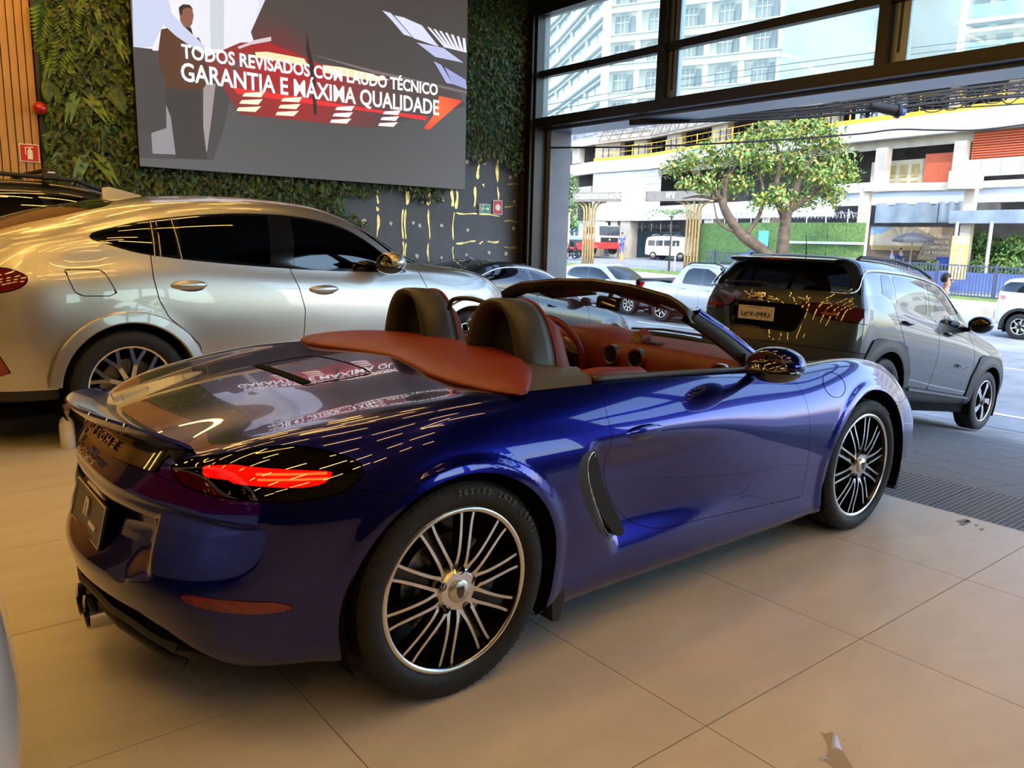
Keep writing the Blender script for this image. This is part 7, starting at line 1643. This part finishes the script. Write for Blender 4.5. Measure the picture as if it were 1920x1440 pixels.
# plain towers further along, closing the avenue
bt = empty('tower_block', (0, 0, 0), (0, 0, 0), 'hazy apartment tower at the far left behind the glazed wing', 'building')
P_ = plan([(960, 150), (1012, 142), (1062, 136)])
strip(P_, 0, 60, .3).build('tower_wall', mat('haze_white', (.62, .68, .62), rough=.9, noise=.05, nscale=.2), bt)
for z in np.arange(10, 60, 3.1):
    o = strip(P_, z, z + .5, 1.2).build('slab_edge', TWW, bt)
    for p, q in zip(along(P_, 7), along(P_, 7)[1:]): strip([tuple(Vector(p).lerp(Vector(q), .2)), tuple(Vector(p).lerp(Vector(q), .8))], z + .9, z + 2.6, .4).build('window', TWN, bt)
for k, (u, d, w_, h_) in enumerate(((2350, 60, 16, 26), (2900, 46, 18, 18), (3900, 40, 20, 12))):
    q = at(u, 450, d); e = empty('office_block', (q.x, q.y, 0), (0, 0, R(20 * k)), ('grey office block beyond the right edge of the view', 'lower tan office block further right along the avenue', 'low pale shop building opposite the showroom')[k], 'building')
    b = MB(); b.bbox((-5, -w_ / 2, -1), (8, w_ / 2, h_)); b.build('block', (CONCD, CONCR, WHITEC)[k], e)
    for z in np.arange(2, h_ - 2, 3.2):
        for y in np.arange(-w_ / 2 + 1, w_ / 2 - 2, 3): b = MB(); b.bbox((-5.1, y, z), (-4.95, y + 2, z + 1.7)); b.build('window', TWN, e)

# ---- street furniture and planting
GOLDM = mat('gold_tube', (.28, .20, .09), rough=.35, metal=.5, noise=.15, nscale=4); TAUP = mat('taupe_beam', (.16, .15, .135), rough=.7, noise=.1, nscale=3)
pg = empty('sign_pergola', (0, 0, 0), (0, 0, 0), 'long taupe sign beam on curved gold tube columns, white letters on it', 'sign')
D1, D2 = 54., 48.5; pa, pb = at(1080, 369, D1), at(1332, 369, D2); zc_ = (pa.z + pb.z) / 2; hh = .30
dr_ = (Vector((pb.x, pb.y)) - Vector((pa.x, pa.y))).normalized(); ang_ = math.atan2(dr_.y, dr_.x)
b = strip([(pa.x, pa.y), (pb.x, pb.y)], zc_ - hh, zc_ + hh, .4); b.build('sign_beam', TAUP, pg)
LET = mat('letter_white', (.86, .85, .82), rough=.5, noise=.02, nscale=5)
def on_beam(u): t = np.interp(u, [1080, 1332], [0, 1]); dd = 1 / ((1 - t) / D1 + t / D2); return at(u, 369, dd)
nrm = Vector((dr_.y, -dr_.x)); nrm = nrm if nrm.x < 0 else -nrm
def beam_text(s, u0, u1, h, zoff=0.):
    p, q = on_beam(u0), on_beam(u1); c_ = (p + q) / 2; t = text_obj('sign_letters', s, h, (c_.x + nrm.x * .43, c_.y + nrm.y * .43, zc_ + zoff), (R(90), 0, ang_ if dr_.y < 0 else ang_ + math.pi), LET, pg, depth=.02, bold=.02); xs_ = [v.co.x for v in t.data.vertices]; t.scale.x = (q - p).length / (max(xs_) - min(xs_))
beam_text('CORRETORES DE PLANTÃO', 1085, 1172, .44); beam_text('Nº 5', 1255, 1270, .44)
p, q = on_beam(1173), on_beam(1217); strip([(p.x + nrm.x * .5, p.y + nrm.y * .5), (q.x + nrm.x * .5, q.y + nrm.y * .5)], zc_ - .45, zc_ + .55, .1).build('white_badge', WHITEC, pg)
for u in (1108, 1304):
    c_ = on_beam(u); zb_ = gz(c_.x, c_.y) - .25
    for k in range(5):
        o_ = (k - 2) * .20; fl = (k - 2) * .42; pts = [(c_.x + dr_.x * o_ + nrm.x * .1, c_.y + dr_.y * o_ + nrm.y * .1, z) for z in np.linspace(zb_, zc_ - 1.0, 5)] + [(c_.x + dr_.x * (o_ + fl * t ** 2) + nrm.x * .1, c_.y + dr_.y * (o_ + fl * t ** 2) + nrm.y * .1, zc_ - 1.0 + (1.0 - hh) * math.sin(t * 1.57)) for t in (.3, .6, .85, 1)]
        b = MB(); b.tube(pts, .085, 6); b.build('curved_tube', GOLDM, pg, smooth=True)
tt = put('lattice_totem', 'brown information totem with a lattice foot beside the bushy tree', 'totem', 1057, 483, 50, VG - 90)
b = MB(); b.box((0, 0, 1.85), (.62, .2, 1.9)); b.build('panel', mat('totem_brown', (.34, .22, .16), rough=.6, noise=.15, nscale=4), tt)
for k in range(4): b = MB(); b.box((-.0, -.11, 1.3 + k * .42), (.36, .02, .07)); b.build('caption', LET, tt)
for k in range(5):
    b = MB(); b.tube([(-.31 + k * .155, -.02, 2.8), (-.31 + k * .155, -.02, 3.05), (-.25 + k * .155, -.02, 2.95)], .03, 4); b.build('crown_tip', GOLDM, tt); b = MB(); b.tube([(-.3 + k * .15, 0, 0), (-.15 + k * .075, 0, .45), (-.3 + k * .15, 0, .9)], .03, 4); b.build('lattice_bar', GOLDM, tt)
    b = MB(); b.tube([(.3 - k * .15, .05, 0), (-.1 + k * .05, .05, .45), (.3 - k * .15, .05, .9)], .03, 4); b.build('lattice_bar', GOLDM, tt)
def leaves(name, parent, blobs, n, size, ms, squash=1., seed=1):
    g = np.random.default_rng(seed); out = []
    tot = sum(r ** 2 for *_, r in blobs)
    for mi, m in enumerate(ms):
        V = []; F = []
        for cx, cy, cz, r in blobs:
            k = int(n * r * r / tot / len(ms))
            for _ in range(k):
                d = g.normal(size=3); d /= np.linalg.norm(d); p = np.array([cx, cy, cz]) + d * r * g.uniform(.35, 1.05) * np.array([1, 1, squash]); a = g.normal(size=3); a /= np.linalg.norm(a); c_ = np.cross(a, d); c_ /= max(1e-6, np.linalg.norm(c_)); L = size * g.uniform(.6, 1.4); b0 = len(V)
                V += [p - a * L * .5, p + c_ * L * .25, p + a * L * .5, p - c_ * L * .25]; F.append((b0, b0 + 1, b0 + 2, b0 + 3))
        o = mesh_obj(name, V, F, m, parent); o['kind'] = 'stuff'; out.append(o)
    return out
LG = [mat('tree_leaf_green', (.055, .125, .02), rough=.5, noise=.4, nscale=2), mat('tree_leaf_light', (.11, .19, .03), rough=.5, noise=.4, nscale=2), mat('tree_leaf_yellow', (.20, .19, .03), rough=.5, noise=.3, nscale=2)]
BARK = mat('tree_bark', (.06, .043, .028), rough=.9, noise=.4, nscale=3, bump=.5, bscale=20)
DT = 37.
st = put('street_tree', 'leafy street tree with two leaning trunks behind the dark SUV', 'tree', 1465, 492, DT, 0); tb = st.location.copy(); LQ = lambda u, v, dd=0: at(u, v, DT + dd) - tb
def limb(pts, r0, r1, nm='branch'):
    P_ = catmull([LQ(*p) for p in pts], 5); b = MB(); b.tube(P_, list(np.linspace(r0, r1, len(P_))), 8); b.build(nm, BARK, st, smooth=True)
limb([(1466, 500), (1468, 460), (1472, 420), (1478, 395)], .32, .22, 'trunk'); limb([(1478, 398), (1495, 350), (1520, 300), (1545, 262)], .20, .06); limb([(1472, 415), (1455, 360), (1462, 300), (1450, 250)], .18, .05); limb([(1476, 400), (1515, 370), (1555, 335), (1590, 315)], .14, .04)
limb([(1448, 486), (1420, 462), (1390, 440), (1365, 405), (1352, 375)], .30, .17, 'trunk'); limb([(1352, 376), (1325, 340), (1295, 320), (1262, 315)], .15, .04); limb([(1358, 388), (1362, 340), (1385, 300), (1400, 260)], .13, .04); limb([(1350, 374), (1312, 368), (1280, 372)], .10, .03); limb([(1398, 442), (1425, 400), (1430, 350), (1415, 310)], .12, .04); limb([(1390, 440), (1350, 420), (1338, 380)], .08, .03)
bl = []
for u, v, r, dd in ((1545, 260, 1.15, 0), (1500, 250, 1.1, .6), (1450, 250, 1.1, -.5), (1575, 305, 1.0, .3), (1545, 330, 1.1, -.6), (1490, 310, 1.2, .5), (1430, 300, 1.1, .2), (1385, 285, 1.0, -.4), (1340, 300, .9, .4), (1290, 300, .85, 0), (1262, 315, .7, .3), (1320, 345, .8, -.3), (1380, 345, .9, .5), (1560, 365, .8, 0), (1460, 370, .9, -.4), (1530, 225, .7, .3), (1410, 262, .8, .4), (1285, 345, .5, 0), (1510, 375, .7, .5), (1425, 375, .7, -.3), (1594, 330, .6, 0), (1330, 275, .5, 0)):
    q_ = LQ(u, v, dd); bl.append((q_.x, q_.y, q_.z, r))
leaves('foliage', st, bl, 8500, .21, LG, .8, 3)
bt_ = put('bushy_tree', 'dense round green tree at the left edge of the avenue', 'tree', 1058, 478, 60, 0); b = MB(); b.tube([(0, 0, 0), (.1, .1, 1.6), (0, 0, 3.2)], [.25, .2, .15], 8); b.build('trunk', BARK, bt_, smooth=True)
bl = [((at(u, v, 60 + dd) - bt_.location).x, (at(u, v, 60 + dd) - bt_.location).y, (at(u, v, 60 + dd) - bt_.location).z, r) for u, v, r, dd in ((1050, 350, 1.3, 0), (1065, 380, 1.3, .5), (1045, 400, 1.2, -.5), (1072, 420, .8, 0), (1040, 435, .9, .4), (1030, 365, 1.2, 0), (1062, 340, .7, 0))]
leaves('foliage', bt_, bl, 6000, .24, [mat('bush_leaf_dark', (.05, .12, .04), rough=.6, noise=.4, nscale=2), mat('bush_leaf', (.10, .19, .06), rough=.6, noise=.4, nscale=2)], 1., 4)
pm_ = put('young_palm', 'young feathery palm like tree in front of the dark hoarding', 'tree', 1254, 500, 50, 0); b = MB(); b.tube([(0, 0, -.4), (.03, 0, 1.6), (0, 0, 3.2)], [.07, .06, .05], 6); b.build('trunk', BARK, pm_, smooth=True); b = MB(); b.cyl((.32, -.2, -.4), (.32, -.2, 1.5), .05, n=6); b.build('stake', CONCR, pm_)
for k in range(16):
    a = k * 2.4; V = []; F = []
    for i in range(8):
        t = i / 7; x_, z_ = 1.5 * t, 3.2 + .5 * math.sin(t * 2.2) - .55 * t * t + (k % 3) * .12 * t
        for s_ in (-1, 1): b0 = len(V); V += [(x_, 0, z_), (x_ + .1, s_ * .28 * math.sin(.5 + t * 2.2), z_ - .12), (x_ + .2, s_ * .26 * math.sin(.5 + t * 2.2), z_ - .16)]; F.append((b0, b0 + 1, b0 + 2))
    V = [(x_ * math.cos(a) - y_ * math.sin(a), x_ * math.sin(a) + y_ * math.cos(a), z_) for x_, y_, z_ in V]; mesh_obj('frond', V, F, LG[0] if k % 2 else LG[1], pm_)
# hoardings
HP = plan([(1186, 74), (1300, 70), (1345, 67)]); hd_ = empty('hoarding', (0, 0, 0), (0, 0, 0), 'dark blue green site hoarding behind the white van', 'fence')
HB = mat('hoarding_teal', (.06, .11, .13), rough=.6, noise=.25, nscale=1)
for i, (p, q) in enumerate(zip(along(HP, 9), along(HP, 9)[1:])): strip([p, tuple(Vector(p).lerp(Vector(q), .985))], -.2, 2.55, .1).build('panel', HB, hd_)
LP = plan([(1312, 50), (1400, 46), (1500, 43.5), (1560, 42), (1622, 41)]); lh = empty('leaf_hoarding', (0, 0, 0), (0, 0, 0), 'hoarding covered with green leaf print behind the street tree', 'fence')
LEAFP = mat('leaf_print', (.035, .09, .025), rough=.7, noise=.6, nscale=5, mix2=(.10, .18, .04)); LEAFP.node_tree.nodes['Noise Texture'].inputs['Distortion'].default_value = 2.
for p, q in zip(along(LP, 13), along(LP, 13)[1:]): strip([p, tuple(Vector(p).lerp(Vector(q), .99))], .35, 2.75, .1).build('panel', LEAFP, lh)
strip(LP, -.5, .35, .12).build('plinth', HB, lh); strip(plan([(1470, 43.9), (1622, 40.8)]), 1.62, 1.75, .2).build('pale_band', BLUEP, lh)
for P_ in (LP, HP):
    Q = along(P_, 60); b = MB(); zt_ = 2.95 if P_ is LP else 2.75
    b.tube([(p[0], p[1] + .18 * math.cos(i * 1.9), zt_ + .2 + .2 * math.sin(i * 1.9)) for i, p in enumerate(along(P_, 260))], .014, 4); b.build('razor_wire', mat('galvanised', (.5, .52, .54), rough=.4, metal=.8, noise=.1, nscale=10), lh if P_ is LP else hd_)
    for i in range(0, 60, 6): b = MB(); b.cyl((*Q[i], zt_ - .4), (*Q[i], zt_ + .5), .03, n=5); b.build('wire_post', mat('galvanised', ()), lh if P_ is LP else hd_)
po_ = put('poster', 'bright blue poster on the leaf print hoarding under the tree', 'poster', 1431, 447, 44.4, VG - 100); b = MB(); b.box((0, 0, 0), (.55, .03, .85)); b.build('sheet', mat('poster_blue', (.05, .28, .75), rough=.5, noise=.3, nscale=3), po_)
tp = put('tarp_heap', 'blue tarpaulin heap behind the dark SUV roof', 'tarpaulin', 1412, 488, 40, 0); g = np.random.default_rng(8); G_ = [[((u_ - .5) * 2.6, (v_ - .5) * 1.4, max(0, .62 * (1 - abs(u_ - .5) * 1.7) * (1 - abs(v_ - .5) * 1.5) + g.normal() * .05)) for v_ in np.linspace(0, 1, 7)] for u_ in np.linspace(0, 1, 14)]; b = MB(); b.grid(G_); b.build('sheet', mat('tarp_blue', (.07, .10, .20), rough=.6, noise=.3, nscale=3), tp, smooth=True)
# beige gate, gold totem, billboard, parasol
BEI = mat('gate_beige', (.40, .35, .28), rough=.7, noise=.06, nscale=2)
ga = empty('entrance_gate', (0, 0, 0), (0, 0, 0), 'large beige portal frame with a blank white sign at its top right', 'gate')
GA, GB = at(1617, 430, 44), at(1813, 430, 41); zt_ = (at(1617, 353, 44).z + at(1813, 345, 41).z) / 2
for p_, nm in ((GA, 'post'), (GB, 'post')): b = MB(); b.box((p_.x, p_.y, zt_ / 2 - .3), (.5, .5, zt_ + .6)); b.build('post', BEI, ga, bevel=.02)
strip([(GA.x, GA.y), (GB.x, GB.y)], zt_ - .28, zt_ + .12, .5).build('beam', BEI, ga)
q1, q2 = at(1785, 342, 40.8), at(1850, 340, 40.2); sg = strip([(q1.x - .5, q1.y), (q2.x - .5, q2.y)], zt_ - .25, zt_ + .62, .3); sg.build('white_sign', WHITEC, ga)
to = put('gold_totem', 'tall gold totem with vertical letters in front of the beige gate post', 'totem', 1792, 524, 36.5, VG - 90 - 25); th = (524 - 444) / 1478 * 36.5
TOG = mat('totem_gold', (.36, .25, .10), rough=.5, noise=.08, nscale=3)
b = MB(); b.box((0, 0, th / 2), (.72, .3, th)); b.build('panel', TOG, to, bevel=.02); LTG = mat('totem_letter', (.74, .62, .42), rough=.5, noise=.05, nscale=5)
for k, ch_ in enumerate('7EO'): text_obj('totem_letter', ch_, .46, (0, -.165, th * .62 - k * .38), (R(90), R(12), 0), LTG, to, depth=.01, bold=.01)
b = MB(); b.box((0, -.155, th - .22), (.5, .02, .3)); b.build('emblem_plate', LTG, to)
bb_ = empty('billboard', (0, 0, 0), (0, 0, 0), 'billboard with a sunrise picture and pale lettering behind the parasol', 'billboard'); B1, B2 = at(1628, 455, 48), at(1788, 455, 45.5); bz0, bz1 = at(1700, 488, 46.7).z, at(1700, 424, 46.7).z
BD = (Vector((B2.x, B2.y)) - Vector((B1.x, B1.y))); BL = BD.length; BD.normalize(); BN = Vector((BD.y, -BD.x)); BN = BN if BN.x < 0 else -BN
def bbp(name, poly, m, lay):
    V = []; 
    for o_ in (lay, lay - .04):
        for u_, w_ in poly: V.append((B1.x + BD.x * BL * u_ + BN.x * o_, B1.y + BD.y * BL * u_ + BN.y * o_, bz0 + (bz1 - bz0) * w_))
    n_ = len(poly); o = mesh_obj(name, V, [tuple(range(n_))] + [(i, (i + 1) % n_, n_ + (i + 1) % n_, n_ + i) for i in range(n_)] + [tuple(range(n_, 2 * n_))[::-1]], m, bb_); return o
pm2 = lambda n_, c_: mat('print_' + n_, c_, rough=.6, noise=.12, nscale=1.5)
bbp('board', [(0, 0), (1, 0), (1, 1), (0, 1)], pm2('brown', (.12, .085, .05)), .05); bbp('sky_print', [(.02, .42), (.66, .42), (.72, .97), (.02, .97)], pm2('cream', (.52, .43, .30)), .08); bbp('blue_print', [(.02, .72), (.16, .78), (.28, .97), (.02, .97)], pm2('blue', (.22, .36, .50)), .10)
for a0, a1 in ((.38, .30), (.40, .40), (.42, .52), (.44, .64)): bbp('ray_print', [(.40, .62), (.42, .62), (a1 + .045, .97), (a1, .97)], pm2('ray', (.62, .55, .45)), .11)
bbp('tan_print', [(.60, .03), (.985, .03), (.985, .97), (.72, .97)], pm2('tan', (.30, .24, .17)), .09); bbp('glow_print', [(.05, .28), (.62, .28), (.64, .42), (.03, .42)], pm2('gold', (.34, .24, .09)), .09)
for k, s_ in enumerate(('ESTA OBRA', 'É A MAIOR', 'COMPROVA', 'DA REGIÃO')):
    u_ = .82; c_ = (B1.x + BD.x * BL * u_ + BN.x * .13, B1.y + BD.y * BL * u_ + BN.y * .13, bz0 + (bz1 - bz0) * (.70 - k * .155)); text_obj('print_letters', s_, .24, c_, (R(90), 0, math.atan2(BD.y, BD.x) if BD.y < 0 else math.atan2(BD.y, BD.x) + math.pi), pm2('letters', (.60, .54, .42)), bb_, depth=.004, bold=.006)
um = put('parasol', 'dark grey parasol open on a pale pole above two people', 'parasol', 1703, 519, 45, 0); zt2 = (519 - 437) / 1478 * 45
b = MB(); b.cyl((0, 0, 0), (0, 0, zt2), .035, n=8); b.build('pole', CONCR, um); n_ = 8; V = [(0, 0, zt2)]; F = []
for i in range(n_):
    a = 2 * math.pi * i / n_; V += [(.6 * math.cos(a), .6 * math.sin(a), zt2 - .12), (1.1 * math.cos(a), 1.1 * math.sin(a), zt2 - .42), (1.09 * math.cos(a), 1.09 * math.sin(a), zt2 - .55)]
for i in range(n_):
    j = (i + 1) % n_; F += [(0, 1 + 3 * i, 1 + 3 * j), (1 + 3 * i, 2 + 3 * i, 2 + 3 * j, 1 + 3 * j), (2 + 3 * i, 3 + 3 * i, 3 + 3 * j, 2 + 3 * j)]
mesh_obj('canopy', V, F, mat('parasol_cloth', (.09, .09, .10), rough=.8, noise=.1, nscale=4), um)
b = MB()
for i in range(n_): a = 2 * math.pi * i / n_; b.tube([(0, 0, zt2 - .05), (1.08 * math.cos(a), 1.08 * math.sin(a), zt2 - .44)], .012, 4)
b.build('ribs', CONCR, um)
tbx = put('blue_bin', 'small blue box on legs right of the parasol', 'box', 1766, 503, 44, VG); b = MB(); b.box((0, 0, .35), (.6, .5, .55)); b.build('body', mat('bin_blue', (.03, .07, .30), rough=.5, noise=.1, nscale=5), tbx, bevel=.03)
for u, v, d, r in ((1745, 500, 44, .45), (1720, 505, 44.5, .4), (1885, 495, 40, .7), (1840, 500, 41, .7), (1905, 505, 39.5, .6), (1860, 470, 41.5, 1.0), (1830, 455, 42, .8), (1902, 465, 40, .8)):
    q = at(u, v, d); s_ = empty('shrub', (q.x, q.y, q.z), (0, 0, 0), {1745: 'low green shrub under the billboard lettering', 1720: 'low green shrub right of the parasol pole', 1885: 'round shrub at the foot of the shop terrace', 1840: 'green shrub left on the shop terrace', 1905: 'shrub at the far right of the shop terrace', 1860: 'tall dark leafy shrub between the canopy posts', 1830: 'leafy shrub by the left canopy post', 1902: 'pale green shrub by the right canopy post'}[u], 'shrub')
    leaves('foliage', s_, [(0, 0, 0, r), (.3, .3, -.1, r * .7), (-.3, -.3, -.1, r * .7)], 900, .22, LG[:2], .9, u); b = MB(); b.tube([(0, 0, -r - .5), (0, 0, 0)], [.08, .05], 6); b.build('stem', BARK, s_)
# retaining ramp, blue wall
strip(plan([(1690, 40), (1800, 38.2), (1960, 36)]), -.5, .42, .1).build('blue_wall', mat('low_blue_wall', (.05, .09, .26), rough=.6, noise=.15, nscale=2), pod)
# overhead cables and splice case
cb = empty('overhead_cables', (0, 0, 0), (0, 0, 0), 'bundle of black overhead cables sagging below the glazed beam', 'cable'); CAB = mat('cable_black', (.012, .012, .014), rough=.6, noise=.2, nscale=10)
def cable(pts, r, d0=12.2):
    P_ = catmull([at(u, v, d0 + (dd[0] if dd else 0)) for u, v, *dd in pts], 8); b = MB(); b.tube(P_, r, 5); b.build('cable', CAB, cb, smooth=True)
for k in range(9):
    o = k * 3.2 + random.uniform(-2, 2)
    cable([(1180, 226 + o * .25), (1350, 212 + o * .55), (1500, 200 + o * .8), (1640, 182 + o), (1780, 160 + o * 1.2), (1960, 138 + o * 1.5)], random.choice((.012, .016, .022)))
for k in range(8):
    u0 = 1600 + 38 * k; cable([(u0, 196 - k * 3), (u0 + 25, 212 - k * 2 + random.uniform(-6, 6)), (u0 + 60, 205 - k * 5 + random.uniform(-8, 14)), (u0 + 110, 178 - k * 4)], .010)
cable([(1760, 190), (1800, 165), (1840, 150), (1920, 125)], .02); cable([(1730, 200), (1790, 196), (1850, 182), (1920, 150)], .014); cable([(1560, 190), (1700, 205), (1830, 200), (1960, 192)], .012)
cable([(1030, 277), (1200, 275), (1400, 266), (1600, 252), (1680, 243), (1760, 244), (1840, 243), (1960, 228)], .016, 13.5)
for v in (124, 136): cable([(1020, v + 74), (1300, v + 22), (1660, v - 28), (1960, v - 62)], .007, 14)
sc = at(1665, 205, 12.0); spc = empty('splice_case', sc, (0, 0, 0), 'black cable splice case with blue ends hanging on the cables', 'cable case'); dv = (at(1700, 212, 12) - at(1636, 200, 12)); L = dv.length / 2; dv.normalize()
b = MB(); b.cyl(-dv * L, dv * L * .55, .06, .085, 16); b.cyl(dv * L * .50, dv * L * .68, .105, n=16); b.build('case', CAB, spc, ang=40); b = MB()
b.cyl(dv * L * .68, dv * L, .07, .05, 12); b.build('blue_cap', mat('cap_blue', (.03, .09, .35), rough=.5, noise=.1, nscale=10), spc, ang=40)
for t in (-.3, .45): b = MB(); b.tube([dv * L * t + Vector((0, 0, -.08)), dv * L * t + Vector((0, .02, .2)), dv * L * t + Vector((0, 0, .26))], .008, 4); b.build('hanger', CAB, spc)

# ---------------------------------------------------------------- small things on the floor
p = on_z(128, 838, 0); bo = empty('spray_bottle', (p.x, p.y, 0), (0, 0, R(40)), 'white spray bottle on the floor behind the roadster tail', 'bottle')
BW = mat('bottle_white', (.72, .70, .66), rough=.4, spec=.5, noise=.05, nscale=20)
b = MB(); b.lathe([(0, 0), (.040, 0), (.045, .01), (.045, .15), (.036, .185), (.017, .205), (.017, .215), (0, .215)], 24); b.build('bottle_body', BW, bo, ang=40)
b = MB(); b.cyl((0, 0, .213), (0, 0, .25), .019, .016, 14); b.box((.012, 0, .268), (.055, .024, .034)); b.box((.045, 0, .272), (.016, .012, .012)); b.box((.030, 0, .240), (.008, .012, .04), (0, .3, 0)); b.build('trigger_head', mat('trigger_cream', (.66, .60, .46), rough=.4, noise=.05, nscale=20), bo, bevel=.003)
# wet patch and drops
WET = glass('water_film', (.97, .96, .95), ior=1.5)
pu = tag(MB().prism([(q.x, q.y) for q in [on_z(u, v, 0) for u, v in ((1537, 1372), (1548, 1376), (1560, 1372), (1570, 1380), (1578, 1405), (1590, 1425), (1601, 1441), (1598, 1452), (1580, 1450), (1562, 1440), (1545, 1425), (1552, 1410), (1549, 1392))]], .0003, .0012).build('water_puddle', WET), 'small streak of spilled water on the tiles in the foreground', 'puddle')
for u, v, r in ((1665, 1240, .014), (1543, 1423, .02), (1582, 1388, .009), (1613, 1406, .006)):
    q = on_z(u, v, 0); b = MB(); b.ball((q.x, q.y, .0006), 1., 14, 6, (r, r * .6, .0012)); tag(b.build('water_drop', WET, None, smooth=True), {1665: 'single flat water drop near the tile crossing at right', 1543: 'larger water drop touching the left side of the spilled streak', 1582: 'tiny drop right of the upper end of the spilled streak', 1613: 'smallest drop at the far right of the spilled streak'}[u], 'water drop')
# tyre scuffs printed on the tiles
SC_ = mat('scuff_grey', (.14, .135, .13), rough=.6, noise=.5, nscale=60, mix2=(.33, .31, .28))
for poly in ([(1792, 977), (1812, 973), (1820, 977), (1800, 982)], [(1797, 985), (1815, 975), (1822, 979), (1806, 986)], [(1826, 983), (1836, 984), (1830, 988)], [(1834, 992), (1846, 990), (1842, 996)]):
    q = [on_z(u, v, 0) for u, v in poly]; b = MB(); b.prism([(a.x, a.y) for a in q], .0002, .0006); b.build('scuff_mark', SC_, floor)
